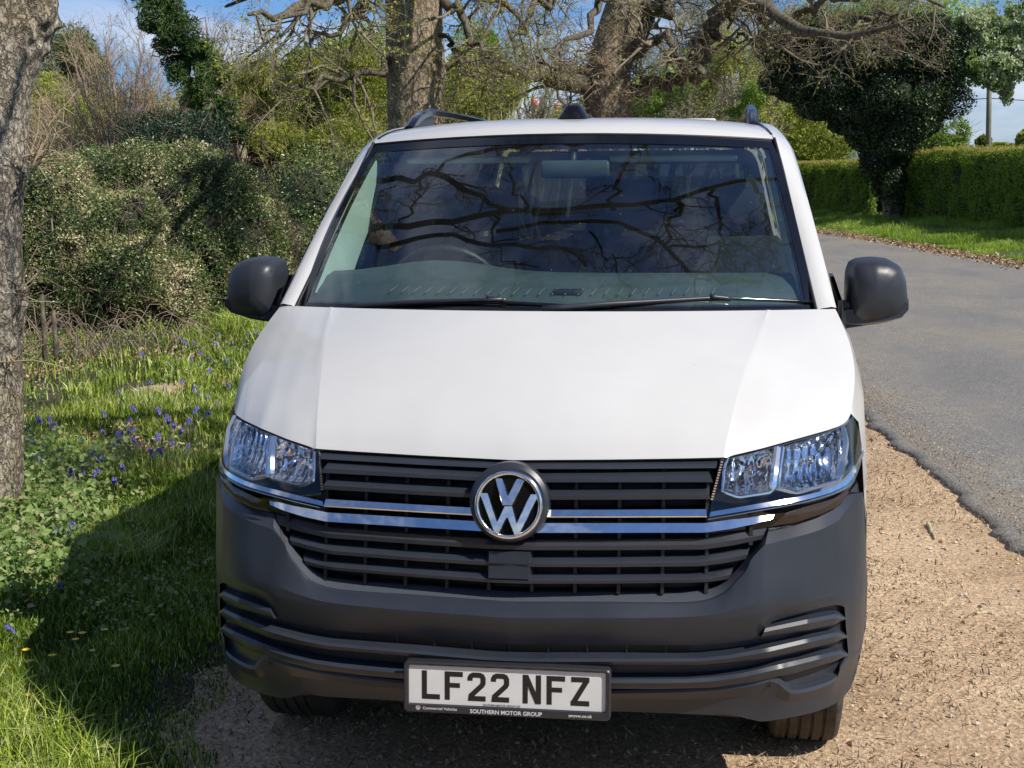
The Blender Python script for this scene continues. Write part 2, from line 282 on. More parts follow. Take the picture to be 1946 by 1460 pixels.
CV = {"bonnet_front":[[0.0,0.0994,1.0194],[0.2378,0.1111,1.0237],[0.4255,0.1303,1.0268],[0.539,0.1465,1.0287],[0.6302,0.1876,1.0446],[0.7256,0.2572,1.0595],[0.8115,0.3475,1.0677],[0.8552,0.4116,1.0706],[0.8757,0.4564,1.0768],[0.8875,0.4981,1.0889]],"hl_top":[[0.5298,0.14,1.0195],[0.556,0.1496,1.0245],[0.5822,0.1593,1.0295],[0.608,0.17,1.0343],[0.6329,0.1826,1.0387],[0.6568,0.1974,1.0428],[0.6799,0.2134,1.0465],[0.7022,0.2306,1.0499],[0.7237,0.2489,1.0529],[0.7442,0.2682,1.0554],[0.764,0.2885,1.0574],[0.7831,0.3093,1.0592],[0.8017,0.3307,1.0608],[0.8198,0.3525,1.0622],[0.8365,0.3753,1.0628],[0.8516,0.3993,1.0635],[0.865,0.4242,1.0658],[0.8759,0.45,1.0696],[0.885,0.4763,1.0752],[0.8924,0.5027,1.0823]],"hl_bot":[[0.5014,0.0752,0.8799],[0.5281,0.0788,0.8845],[0.5548,0.0822,0.8891],[0.5815,0.0865,0.8935],[0.6079,0.092,0.8976],[0.6338,0.1001,0.9011],[0.6591,0.1101,0.9038],[0.6838,0.1215,0.9061],[0.7077,0.1345,0.9081],[0.7309,0.149,0.9099],[0.7528,0.1652,0.9116],[0.7732,0.1832,0.9129],[0.7924,0.2028,0.914],[0.8105,0.2232,0.9151],[0.8278,0.2443,0.9164],[0.8435,0.2666,0.9175],[0.8579,0.2898,0.9186],[0.8715,0.3135,0.9204],[0.8844,0.337,0.9252],[0.8931,0.3595,0.9378]],"hl_chrome_t":[[0.509,0.0905,0.8983],[0.535,0.0942,0.9027],[0.5611,0.0979,0.9072],[0.587,0.1025,0.9115],[0.6127,0.1086,0.9153],[0.6378,0.117,0.9185],[0.6624,0.1271,0.9209],[0.6864,0.1385,0.923],[0.7098,0.1511,0.9248],[0.7323,0.1653,0.9266],[0.7536,0.1813,0.9282],[0.7734,0.1992,0.9295],[0.7919,0.2183,0.9307],[0.8097,0.2382,0.932],[0.8269,0.2585,0.9338],[0.8427,0.2799,0.9361],[0.8566,0.3024,0.939],[0.8694,0.3254,0.9434],[0.8804,0.3484,0.9511],[0.8894,0.3714,0.9611]],"hl_chrome_b":[[0.5052,0.0846,0.8873],[0.5317,0.0882,0.8917],[0.5582,0.0917,0.8961],[0.5846,0.0961,0.9003],[0.6107,0.102,0.9042],[0.6363,0.1102,0.9074],[0.6612,0.1204,0.9101],[0.6857,0.1318,0.9123],[0.7094,0.1447,0.9143],[0.7322,0.1591,0.9162],[0.7538,0.1754,0.9179],[0.7739,0.1935,0.9192],[0.7927,0.2129,0.9204],[0.8107,0.2331,0.9216],[0.828,0.2539,0.9233],[0.8438,0.2757,0.9254],[0.8579,0.2987,0.9278],[0.8711,0.3221,0.9316],[0.8828,0.3452,0.9392],[0.8922,0.368,0.9504]],"fr_in":[[0.5511,0.1688,1.0293],[0.5407,0.1399,1.0019],[0.5366,0.1121,0.9481],[0.5775,0.1149,0.9328],[0.6626,0.1379,0.9434],[0.6691,0.1634,0.993],[0.677,0.2194,1.0414]],"fr_out":[[0.6894,0.2278,1.0428],[0.68,0.1711,0.9986],[0.6746,0.1452,0.9517],[0.7265,0.1705,0.9348],[0.8386,0.2847,0.9443],[0.8515,0.3224,0.9849],[0.8634,0.3808,1.0309],[0.8577,0.4211,1.0609]],"s1":[[0.0378,0.0734,0.9863],[0.2402,0.0828,0.9905],[0.501,0.1097,0.9942]],"s1b":[[0.0389,0.0647,0.9689],[0.241,0.0735,0.972],[0.5133,0.1006,0.9727]],"s2":[[0.0402,0.0545,0.9464],[0.2419,0.0626,0.9498],[0.4977,0.0888,0.9531]],"s2b":[[0.0406,0.0505,0.9267],[0.2423,0.0587,0.9301],[0.5073,0.0849,0.9324]],"s3":[[0.0411,0.0455,0.9016],[0.2427,0.0537,0.9053],[0.4971,0.0787,0.9077]],"s3b":[[0.0413,0.0429,0.8816],[0.243,0.0508,0.8854],[0.5,0.0759,0.8872]],"c1":[[0.0431,0.0295,0.8705],[0.2434,0.0456,0.8723],[0.4936,0.0779,0.8715],[0.5741,0.0986,0.8803],[0.6405,0.1219,0.8916],[0.6756,0.1444,0.8967]],"c1b":[[0.0429,0.0302,0.8434],[0.2435,0.0455,0.8455],[0.4939,0.0771,0.8456],[0.5547,0.0938,0.852],[0.6144,0.112,0.8616],[0.6625,0.1357,0.8722]],"l1":[[0.042,0.0357,0.8239],[0.2431,0.0509,0.8261],[0.4887,0.0823,0.8296],[0.5682,0.1021,0.8407],[0.6508,0.1285,0.8502]],"l1b":[[0.0425,0.0307,0.7989],[0.2435,0.0462,0.8012],[0.4918,0.0776,0.802],[0.562,0.0962,0.8089],[0.6365,0.1203,0.8214]],"l2":[[0.0,0.026,0.7776],[0.2439,0.0417,0.7803],[0.4801,0.0722,0.7838],[0.5463,0.0903,0.792],[0.6074,0.1088,0.8]],"l2b":[[0.0,0.0215,0.7566],[0.2443,0.0373,0.7595],[0.4831,0.0677,0.761],[0.5427,0.0842,0.766],[0.5984,0.1017,0.774]],"l3":[[0.0303,0.0178,0.7341],[0.2447,0.0334,0.7371],[0.4702,0.0622,0.7393],[0.5191,0.0765,0.7425],[0.5668,0.0919,0.7507]],"l3b":[[0.0305,0.0152,0.7154],[0.245,0.0308,0.7185],[0.4731,0.0599,0.7208],[0.5168,0.0731,0.7212],[0.5553,0.0864,0.7242]],"seal":[[0.0,0.0885,1.0085],[0.2388,0.0992,1.0118],[0.5232,0.1301,1.0146]],"sealb":[[0.0,0.0797,0.9993],[0.2396,0.0901,1.0027],[0.5194,0.1206,1.0055]],"R0":[[0.0,0.0456,0.6843],[0.0143,0.046,0.6846],[0.0287,0.0464,0.685],[0.043,0.0468,0.6853],[0.0573,0.0472,0.6857],[0.0717,0.0476,0.6861],[0.086,0.048,0.6864],[0.1003,0.0484,0.6868],[0.1147,0.0488,0.6871],[0.129,0.0493,0.6875],[0.1433,0.0497,0.6879],[0.1577,0.0501,0.6882],[0.172,0.0506,0.6885],[0.1863,0.0511,0.6889],[0.2006,0.0516,0.6892],[0.215,0.0522,0.6895],[0.2293,0.0528,0.6898],[0.2436,0.0534,0.6901],[0.2579,0.0543,0.6903],[0.2723,0.0551,0.6905],[0.2866,0.0561,0.6906],[0.3009,0.0571,0.6907],[0.3152,0.0583,0.6908],[0.3295,0.0595,0.6909],[0.3437,0.0608,0.6909],[0.358,0.0621,0.691],[0.3723,0.0634,0.691],[0.3866,0.0648,0.6912],[0.4009,0.066,0.6913],[0.4152,0.0673,0.6916],[0.4294,0.0688,0.692],[0.4437,0.0704,0.6927],[0.4579,0.0721,0.6937],[0.4721,0.0738,0.6948],[0.4862,0.0756,0.6961],[0.5003,0.0775,0.6979],[0.5142,0.0795,0.7008],[0.5274,0.0817,0.7059],[0.5395,0.0841,0.7132],[0.5505,0.0866,0.7221],[0.5605,0.0891,0.732],[0.5706,0.0917,0.7419],[0.5804,0.0944,0.752],[0.5895,0.0975,0.7626],[0.5984,0.101,0.7734],[0.6076,0.1047,0.7837],[0.617,0.1087,0.7937],[0.6261,0.1127,0.804],[0.6343,0.1167,0.8151],[0.6418,0.1206,0.8267],[0.649,0.1246,0.8385],[0.6561,0.1285,0.8503],[0.6733,0.1364,0.852],[0.6905,0.1444,0.8537],[0.7075,0.1529,0.8554],[0.7239,0.1625,0.8573],[0.7394,0.1734,0.8592],[0.7544,0.185,0.8612],[0.7688,0.1972,0.8632],[0.7828,0.21,0.8653],[0.7961,0.2235,0.8675],[0.8086,0.2377,0.8698],[0.8205,0.2524,0.872],[0.8321,0.2673,0.8743],[0.8437,0.2823,0.8767],[0.85,0.2921,0.8822],[0.8563,0.302,0.8877],[0.8627,0.3118,0.8933],[0.869,0.3217,0.8988],[0.875,0.3319,0.904],[0.8806,0.3426,0.9087],[0.8862,0.3534,0.9133],[0.8918,0.3641,0.918],[0.8986,0.3689,0.9214]],"R1":[[0.0,0.011,0.6621],[0.014,0.0115,0.6625],[0.0281,0.0119,0.6629],[0.0421,0.0123,0.6633],[0.0561,0.0127,0.6637],[0.0701,0.0131,0.6641],[0.0842,0.0136,0.6645],[0.0982,0.014,0.6649],[0.1122,0.0144,0.6653],[0.1262,0.0148,0.6657],[0.1403,0.0153,0.6661],[0.1543,0.0157,0.6665],[0.1683,0.0161,0.6668],[0.1823,0.0166,0.6672],[0.1964,0.0171,0.6676],[0.2104,0.0175,0.6679],[0.2244,0.018,0.6683],[0.2384,0.0186,0.6686],[0.2525,0.0192,0.6689],[0.2665,0.0198,0.6691],[0.2805,0.0205,0.6693],[0.2945,0.0214,0.6693],[0.3085,0.0224,0.6693],[0.3225,0.0235,0.6691],[0.3365,0.0247,0.6691],[0.3505,0.0259,0.6692],[0.3645,0.0271,0.6693],[0.3784,0.0284,0.6693],[0.3924,0.0297,0.6694],[0.4064,0.031,0.6696],[0.4204,0.0324,0.6697],[0.4343,0.0338,0.6701],[0.4483,0.0353,0.6706],[0.4622,0.0368,0.6714],[0.4761,0.0384,0.6726],[0.4898,0.0402,0.6747],[0.5034,0.0421,0.678],[0.5166,0.0442,0.6823],[0.5294,0.0464,0.6876],[0.5416,0.0487,0.6941],[0.5527,0.0511,0.7023],[0.5621,0.0535,0.7124],[0.5711,0.0559,0.7229],[0.5807,0.0584,0.7329],[0.5902,0.0609,0.7429],[0.5988,0.0637,0.7536],[0.6049,0.0666,0.7658],[0.6097,0.0698,0.7786],[0.6174,0.0737,0.7896],[0.6267,0.0779,0.7993],[0.6364,0.0823,0.8085],[0.6461,0.0866,0.8176],[0.6638,0.0951,0.8203],[0.6814,0.1036,0.8231],[0.6989,0.1125,0.8257],[0.716,0.122,0.8282],[0.7324,0.1329,0.8303],[0.7481,0.1449,0.832],[0.7631,0.1576,0.8334],[0.7776,0.171,0.8348],[0.7915,0.1849,0.8366],[0.8046,0.1997,0.8387],[0.8169,0.215,0.841],[0.8289,0.2306,0.8433],[0.8408,0.2462,0.8456],[0.8576,0.2747,0.852],[0.8733,0.3027,0.8609],[0.8853,0.3291,0.8781],[0.897,0.3574,0.8921],[0.9029,0.3689,0.861],[0.9088,0.3805,0.8299],[0.9152,0.3947,0.8009],[0.9234,0.421,0.7815],[0.9317,0.4473,0.7621]],"R2":[[0.0,-0.0092,0.6247],[0.0128,-0.0088,0.6251],[0.0256,-0.0084,0.6254],[0.0384,-0.0081,0.6258],[0.0512,-0.0077,0.6261],[0.064,-0.0073,0.6265],[0.0768,-0.0069,0.6269],[0.0896,-0.0066,0.6272],[0.1024,-0.0062,0.6276],[0.1152,-0.0058,0.6279],[0.1279,-0.0054,0.6283],[0.1407,-0.005,0.6286],[0.1535,-0.0047,0.629],[0.1663,-0.0043,0.6294],[0.1791,-0.0038,0.6297],[0.1919,-0.0034,0.6301],[0.2047,-0.003,0.6304],[0.2175,-0.0026,0.6308],[0.2303,-0.0021,0.6312],[0.2431,-0.0016,0.6315],[0.2559,-0.001,0.6319],[0.2687,-0.0005,0.6323],[0.2814,0.0002,0.6327],[0.2942,0.0009,0.6331],[0.307,0.0019,0.6335],[0.3197,0.003,0.6339],[0.3325,0.0041,0.6343],[0.3452,0.0053,0.6347],[0.358,0.0065,0.635],[0.3707,0.0077,0.6354],[0.3835,0.0089,0.6357],[0.3962,0.0102,0.6359],[0.4089,0.0115,0.6362],[0.4217,0.0128,0.6365],[0.4344,0.0142,0.6368],[0.4471,0.0155,0.6372],[0.4598,0.0169,0.6375],[0.4726,0.0183,0.6379],[0.4853,0.0197,0.6384],[0.498,0.0211,0.6391],[0.5107,0.0226,0.6399],[0.5233,0.0242,0.6408],[0.536,0.0259,0.6421],[0.5486,0.0278,0.6434],[0.5612,0.0296,0.6448],[0.5737,0.0315,0.6464],[0.5863,0.0335,0.648],[0.5988,0.0356,0.6497],[0.6113,0.0378,0.6514],[0.6237,0.0402,0.6533],[0.6359,0.0433,0.6555],[0.6479,0.0471,0.6581],[0.6669,0.0573,0.6601],[0.6858,0.0675,0.6621],[0.7045,0.0781,0.664],[0.7227,0.0896,0.6655],[0.7401,0.1023,0.6664],[0.7567,0.1162,0.6668],[0.772,0.1315,0.6666],[0.7863,0.1476,0.6661],[0.8,0.1643,0.6654],[0.8133,0.1813,0.6645],[0.8265,0.1984,0.6636],[0.8396,0.2155,0.6626],[0.8527,0.2327,0.6617],[0.8657,0.2568,0.6567],[0.8788,0.281,0.6518],[0.8918,0.3051,0.6468],[0.9018,0.3307,0.6422],[0.9111,0.3566,0.6377],[0.9205,0.3824,0.6331],[0.927,0.4092,0.6353],[0.9326,0.4362,0.6395],[0.9382,0.4632,0.6437]],"R3":[[0.0,0.01,0.5537],[0.0127,0.0106,0.5539],[0.0253,0.0113,0.5542],[0.038,0.0119,0.5545],[0.0507,0.0125,0.5547],[0.0633,0.0131,0.555],[0.076,0.0137,0.5553],[0.0887,0.0143,0.5556],[0.1013,0.015,0.5558],[0.114,0.0156,0.5561],[0.1267,0.0162,0.5564],[0.1393,0.0168,0.5566],[0.152,0.0174,0.5569],[0.1647,0.018,0.5572],[0.1774,0.0187,0.5575],[0.19,0.0193,0.5577],[0.2027,0.0199,0.558],[0.2154,0.0205,0.5583],[0.228,0.0212,0.5585],[0.2407,0.0218,0.5588],[0.2534,0.0224,0.5591],[0.266,0.0231,0.5593],[0.2787,0.0237,0.5596],[0.2914,0.0244,0.5599],[0.304,0.025,0.5601],[0.3167,0.0257,0.5604],[0.3294,0.0264,0.5606],[0.342,0.0271,0.5609],[0.3547,0.0278,0.5611],[0.3673,0.0285,0.5614],[0.38,0.0293,0.5616],[0.3927,0.0301,0.5618],[0.4053,0.0309,0.562],[0.418,0.0318,0.5621],[0.4306,0.0328,0.5622],[0.4433,0.034,0.5621],[0.4559,0.0354,0.5618],[0.4684,0.0372,0.5614],[0.4809,0.0395,0.5614],[0.4934,0.0415,0.5618],[0.5059,0.0433,0.5627],[0.5184,0.0451,0.5637],[0.5309,0.0469,0.565],[0.5434,0.0487,0.5664],[0.5559,0.0506,0.5679],[0.5683,0.0525,0.5694],[0.5807,0.0544,0.5711],[0.5932,0.0564,0.5727],[0.6056,0.0584,0.5744],[0.618,0.0604,0.576],[0.6304,0.0627,0.5775],[0.6421,0.0668,0.5794],[0.6498,0.0664,0.6026],[0.6659,0.0731,0.6189],[0.6867,0.0845,0.625],[0.7078,0.0965,0.6285],[0.7287,0.1092,0.6308],[0.749,0.1229,0.6325],[0.7681,0.1382,0.6335],[0.7858,0.1552,0.6334],[0.8027,0.173,0.6326],[0.819,0.1912,0.6309],[0.8351,0.2096,0.6282],[0.8497,0.2282,0.6219],[0.862,0.2468,0.6117],[0.8723,0.267,0.6066],[0.8826,0.2872,0.6016],[0.8929,0.3073,0.5965],[0.9014,0.3283,0.5913],[0.9092,0.3494,0.5859],[0.9171,0.3706,0.5806],[0.9231,0.3926,0.5828],[0.9287,0.4148,0.5868],[0.9342,0.437,0.5909]],"R5":[[0.0,0.0049,0.4309],[0.0132,0.0053,0.4314],[0.0265,0.0057,0.4319],[0.0397,0.0061,0.4324],[0.053,0.0066,0.4329],[0.0662,0.007,0.4334],[0.0795,0.0074,0.4339],[0.0927,0.0078,0.4344],[0.106,0.0082,0.4349],[0.1192,0.0086,0.4354],[0.1325,0.0091,0.436],[0.1457,0.0095,0.4365],[0.1589,0.01,0.437],[0.1722,0.0105,0.4375],[0.1854,0.011,0.438],[0.1987,0.0115,0.4385],[0.2119,0.0121,0.4389],[0.2252,0.0127,0.4394],[0.2384,0.0133,0.4399],[0.2516,0.0141,0.4404],[0.2649,0.0148,0.4409],[0.2781,0.0157,0.4413],[0.2913,0.0167,0.4417],[0.3045,0.0177,0.4421],[0.3177,0.0188,0.4425],[0.3309,0.0201,0.4428],[0.3441,0.0213,0.4431],[0.3573,0.0227,0.4435],[0.3705,0.0241,0.4438],[0.3837,0.0256,0.4441],[0.3968,0.0271,0.4445],[0.41,0.0287,0.4449],[0.4231,0.0303,0.4455],[0.4363,0.0319,0.446],[0.4495,0.0334,0.4467],[0.4626,0.035,0.4476],[0.4757,0.0365,0.4485],[0.4889,0.0381,0.4495],[0.502,0.0397,0.4506],[0.5151,0.0414,0.4518],[0.5282,0.0431,0.453],[0.5412,0.0449,0.4544],[0.5543,0.0468,0.4559],[0.5673,0.0488,0.4575],[0.5803,0.051,0.4591],[0.5932,0.0534,0.461],[0.606,0.0562,0.463],[0.6186,0.0594,0.4654],[0.6311,0.0629,0.4681],[0.6435,0.0667,0.471],[0.6558,0.0707,0.4741],[0.6681,0.0746,0.477],[0.6894,0.0856,0.4661],[0.7041,0.095,0.4467],[0.7194,0.1072,0.4295],[0.7378,0.1246,0.4227],[0.7565,0.1431,0.4198],[0.775,0.1618,0.4183],[0.7935,0.1806,0.4175],[0.812,0.1994,0.4174],[0.8304,0.2183,0.4186],[0.8477,0.2366,0.4251],[0.8545,0.2464,0.4481],[0.8665,0.265,0.4622],[0.8786,0.2851,0.4744],[0.8858,0.3014,0.4699],[0.8931,0.3177,0.4655],[0.9003,0.334,0.461],[0.9064,0.351,0.4576],[0.9123,0.3681,0.4543],[0.9181,0.3853,0.4511],[0.923,0.4025,0.4535],[0.9277,0.4199,0.4576],[0.9323,0.4372,0.4618]],"R6":[[0.0,0.0465,0.3614],[0.0128,0.0466,0.3619],[0.0256,0.0467,0.3623],[0.0384,0.0468,0.3628],[0.0511,0.0468,0.3633],[0.0639,0.0469,0.3638],[0.0767,0.0469,0.3643],[0.0895,0.047,0.3648],[0.1023,0.0471,0.3653],[0.1151,0.0472,0.3657],[0.1278,0.0473,0.3662],[0.1406,0.0473,0.3667],[0.1534,0.0475,0.3671],[0.1662,0.0476,0.3676],[0.179,0.0477,0.368],[0.1918,0.0479,0.3684],[0.2045,0.0481,0.3688],[0.2173,0.0483,0.3692],[0.2301,0.0487,0.3695],[0.2429,0.049,0.3698],[0.2557,0.0495,0.37],[0.2685,0.05,0.3701],[0.2812,0.0507,0.3702],[0.294,0.0514,0.3702],[0.3068,0.0523,0.3701],[0.3195,0.0533,0.37],[0.3323,0.0544,0.3697],[0.345,0.0556,0.3694],[0.3577,0.0568,0.3691],[0.3705,0.058,0.3688],[0.3832,0.0593,0.3685],[0.3959,0.0606,0.3681],[0.4086,0.0619,0.3677],[0.4213,0.0634,0.3672],[0.434,0.0649,0.3667],[0.4467,0.0665,0.3661],[0.4594,0.0681,0.3656],[0.4721,0.0697,0.365],[0.4847,0.0713,0.3645],[0.4974,0.0728,0.364],[0.5101,0.0743,0.3637],[0.5229,0.0756,0.3639],[0.5356,0.0766,0.3646],[0.5483,0.0776,0.3656],[0.561,0.0791,0.3654],[0.5734,0.0814,0.3634],[0.5854,0.0842,0.36],[0.5971,0.0873,0.3559],[0.6088,0.0906,0.3518],[0.6205,0.0943,0.3482],[0.632,0.0984,0.3445],[0.6435,0.1026,0.3408],[0.666,0.1099,0.3407],[0.6866,0.1215,0.3403],[0.7066,0.1341,0.3398],[0.7263,0.1471,0.3392],[0.7457,0.1606,0.3386],[0.7645,0.175,0.338],[0.7821,0.1907,0.3372],[0.7984,0.2079,0.3361],[0.8135,0.226,0.3351],[0.8281,0.2446,0.3345],[0.8418,0.2639,0.3344],[0.8547,0.2837,0.3346],[0.8673,0.3037,0.335],[0.8751,0.3177,0.339],[0.883,0.3316,0.343],[0.8908,0.3455,0.347],[0.8976,0.3567,0.3554],[0.9031,0.3648,0.3686],[0.9086,0.373,0.3818],[0.9129,0.3822,0.3948],[0.9171,0.3914,0.4077],[0.9214,0.4006,0.4207]],"fA":[[0.6495,0.0493,0.6105],[0.7584,0.1148,0.6171],[0.8338,0.1981,0.6074],[0.8657,0.2492,0.5807]],"fAb":[[0.6361,0.045,0.5844],[0.7591,0.1154,0.5875],[0.8346,0.1993,0.5785],[0.8658,0.2493,0.5793]],"fB":[[0.0476,-0.0192,0.5277],[0.2685,-0.0082,0.5336],[0.4866,0.0155,0.5362],[0.5537,0.0264,0.5428],[0.6551,0.0496,0.5587],[0.7596,0.1146,0.566],[0.8352,0.1995,0.557],[0.8743,0.2673,0.5248]],"fBb":[[0.0472,-0.0171,0.5087],[0.2684,-0.0061,0.5147],[0.4868,0.0179,0.5145],[0.5541,0.0291,0.5191],[0.6558,0.0521,0.5293],[0.7604,0.1168,0.5365],[0.8362,0.2033,0.5284],[0.8744,0.2678,0.5226]],"fC":[[0.0464,-0.0129,0.4706],[0.2683,-0.0023,0.477],[0.4528,0.017,0.4791],[0.5202,0.0273,0.4833],[0.5889,0.0385,0.4922],[0.6911,0.071,0.5102],[0.7983,0.1569,0.5099],[0.845,0.2194,0.5002],[0.8767,0.2778,0.471]],"fCb":[[0.0457,-0.009,0.4437],[0.2681,0.0012,0.4504],[0.3853,0.0135,0.45],[0.5206,0.031,0.454],[0.6225,0.0474,0.4681],[0.7274,0.0965,0.4774],[0.7906,0.1522,0.4799],[0.8384,0.2128,0.4733],[0.8768,0.2784,0.4678]],"ind_t":[[0.7001,0.1262,0.8922],[0.7392,0.1525,0.8993],[0.8237,0.2369,0.9053],[0.8684,0.3057,0.9147]],"ind_b":[[0.6582,0.1026,0.8611],[0.7237,0.1371,0.864],[0.7892,0.193,0.8728],[0.8416,0.2579,0.8824],[0.8709,0.3087,0.9069]],"dot":[[0.6646,0.0758,0.4553]]}
WIPERS = [[[[-0.6236, 0.7991, 1.3479], [-0.3648, 0.699, 1.3732], [-0.1098, 0.6555, 1.3864]], [[-0.4199, 0.7271, 1.364], [-0.119, 0.6633, 1.3763], [0.1165, 0.652, 1.3663]], [[-0.159, 0.6681, 1.3881], [-0.099, 0.6568, 1.3832]]], [[[0.0119, 0.6195, 1.3611], [0.1785, 0.6482, 1.3732], [0.543, 0.794, 1.3838]], [[0.2528, 0.6836, 1.3688], [0.5353, 0.8037, 1.3798], [0.8068, 0.923, 1.3594]], [[0.4965, 0.7742, 1.3869], [0.5555, 0.7935, 1.3792]]]]
BOUGHS = [[[[-3.338, 3.924, 5.6], [-2.574, 3.51, 5.6], [-2.234, 3.448, 5.6], [-1.881, 3.215, 5.6], [-1.637, 2.796, 5.6], [-1.431, 2.444, 5.6], [-1.088, 2.214, 5.6], [-0.394, 1.988, 5.6]], 0.0668], [[[-3.896, 2.925, 5.8], [-3.027, 2.653, 5.8], [-2.436, 2.305, 5.8], [-1.885, 2.175, 5.8], [-1.368, 2.195, 5.8], [-0.896, 2.133, 5.8], [-0.58, 2.138, 5.8], [-0.032, 2.19, 5.8], [0.601, 2.31, 5.8], [1.285, 2.599, 5.8], [1.658, 2.914, 5.8], [1.948, 3.213, 5.8], [2.4, 3.45, 5.8]], 0.0788], [[[-3.44, 2.317, 5.4], [-2.377, 2.048, 5.4], [-1.504, 1.632, 5.4], [-1.01, 1.442, 5.4], [-0.319, 1.27, 5.4], [0.199, 1.103, 5.4]], 0.0509], [[[-1.314, 1.802, 5.6], [-0.843, 1.755, 5.6], [-0.526, 1.759, 5.6], [0.294, 1.817, 5.6], [0.719, 1.783, 5.6], [1.172, 1.538, 5.6], [1.441, 1.399, 5.6], [1.883, 1.235, 5.6], [2.388, 1.303, 5.6], [2.838, 1.45, 5.6], [3.178, 1.523, 5.6]], 0.0457], [[[1.334, 1.471, 5.6], [2.116, 1.799, 5.6], [2.797, 2.148, 5.6], [3.285, 2.411, 5.6]], 0.0296], [[[0.379, 2.156, 5.8], [0.342, 2.522, 5.8], [0.273, 3.08, 5.8], [0.403, 3.456, 5.8], [0.762, 3.612, 5.8]], 0.0417], [[[1.234, 2.58, 5.7], [1.328, 2.165, 5.7], [1.285, 1.828, 5.7], [1.262, 1.53, 5.7]], 0.0403], [[[1.659, 2.881, 5.7], [1.818, 2.555, 5.7], [1.975, 2.277, 5.7], [2.199, 1.795, 5.7], [2.282, 1.498, 5.7]], 0.0355], [[[2.137, 3.258, 5.7], [2.331, 3.02, 5.7], [2.542, 2.788, 5.7], [2.778, 2.516, 5.7], [3.052, 2.13, 5.7]], 0.0369], [[[-0.937, 2.214, 6.0], [-1.087, 2.83, 6.0], [-1.224, 3.255, 6.0], [-1.321, 3.63, 6.0], [-1.113, 3.828, 6.0]], 0.031], [[[-2.423, 3.68, 6.0], [-2.132, 3.925, 6.0], [-1.487, 3.86, 6.0], [-0.675, 3.731, 6.0], [0.228, 3.703, 6.0]], 0.0322], [[[-1.307, 2.113, 5.5], [-1.396, 1.705, 5.5], [-1.141, 1.286, 5.5], [-0.698, 1.0, 5.5]], 0.0223], [[[0.108, 1.616, 5.4], [0.308, 1.348, 5.4], [0.614, 1.06, 5.4], [0.931, 0.856, 5.4]], 0.0216], [[[-3.136, 2.709, 5.8], [-2.75, 2.977, 5.8], [-2.608, 3.327, 5.8], [-2.682, 3.628, 5.8]], 0.0323]]
# ------------------------------------------------------------------ the van
def nose_b(x):
    x = abs(x); t = min(max((x-.6)/.345, 0), .985); v = .13*x*x+.43*(1-math.sqrt(1-t*t))
    return v
_ZT = [.1, .2, .28, .33, .40, .46, .55, .62, .68, .75, .82, .90, .95, 1.0, 1.03, 1.06, 1.1, 1.2]
_YT = [.25, .16, .09, .05, .02, .01, .0, .0, .01, .02, .035, .045, .055, .08, .11, .16, .22, .4]
def S(x, z, d=0.): return np.array([x, float(np.interp(z, _ZT, _YT))+nose_b(x)+d, z])
def XS(z): return float(np.interp(z, [.2, .35, .5, .8, 1.0, 1.15, 1.25, 1.32, 1.36, 1.485, 1.625, 1.745, 1.82, 1.866, 1.898, 1.92],
                                  [.90, .93, .945, .952, .948, .938, .92, .898, .88, .846, .814, .787, .768, .748, .72, .665]))
C_ = {k: np.array(v) for k, v in CV.items()}
VAN = thing('panel_van', (0, 2.4, 0), 'white van with grey bumper parked nose-on on the gravel verge', 'van')

# bonnet with its side creases; the outer edge rolls over into the wings
F_ = resample(C_['bonnet_front'], 40)
F_[0, 0] = 0
def rear_pt(x): return np.array([x, .60+.42*x*x, 1.357-.016*(x/.815)**2])
xs = F_[:, 0]/F_[-1, 0]
ic = int(np.argmin(abs(F_[:, 0]-.545)))
rows = []
NT = 22
for k in range(NT+1):
    t = k/NT; row = []
    for i, f in enumerate(F_):
        s = f[0]/F_[-1, 0]
        if i <= ic: xr = f[0]/.545*.665; bl = .050
        else:
            q = (f[0]-.545)/(F_[-1, 0]-.545); xr = .665+(.872-.665)*q; bl = .050*(1-q)**1.0-.006*math.sin(math.pi*min(1, q*1.0))*(1-q)
        r = rear_pt(min(xr, .872)); te = t**1.12
        p = f+(r-f)*t
        prof = math.sin(math.pi*t**.72)
        p[2] += bl*prof*1.02
        p[1] -= .25*bl*prof
        if i > ic: p[0] += .030*math.sin(math.pi*t)*((f[0]-.545)/(F_[-1, 0]-.545))**2
        row.append(p)
        if i == ic:
            st = .0016*max(0, 1-t*1.12)**.6; q_ = p+(np.array(F_[i+1])-F_[i])*.30; q_[2] -= st; q_[1] += st*.5; row.append(q_)
    rows.append(row)
rows = [np.array(r) for r in rows]
under = [off(full(rows[0]), 0, .03, -.012)]; SHARPC = None
shoulder = np.array([r[-1] for r in rows])
b = MB(); b.grid(under+[full(r) for r in rows]+[off(full(rows[-1]), 0, .03, -.02)])
bonnet = b.build('bonnet', M['paint'], VAN, sharp=24)
mcol = 2*len(rows[0])-1; cc_ = {len(rows[0])-1+k for k in (ic, -ic)}   # pressed crease lines
at_ = bonnet.data.attributes.get('sharp_edge') or bonnet.data.attributes.new('sharp_edge', 'BOOLEAN', 'EDGE')
for e_ in bonnet.data.edges:
    a_, b_ = e_.vertices
    if a_ % mcol == b_ % mcol and a_ % mcol in cc_ and min(a_, b_)//mcol < NT-3: at_.data[e_.index].value = True
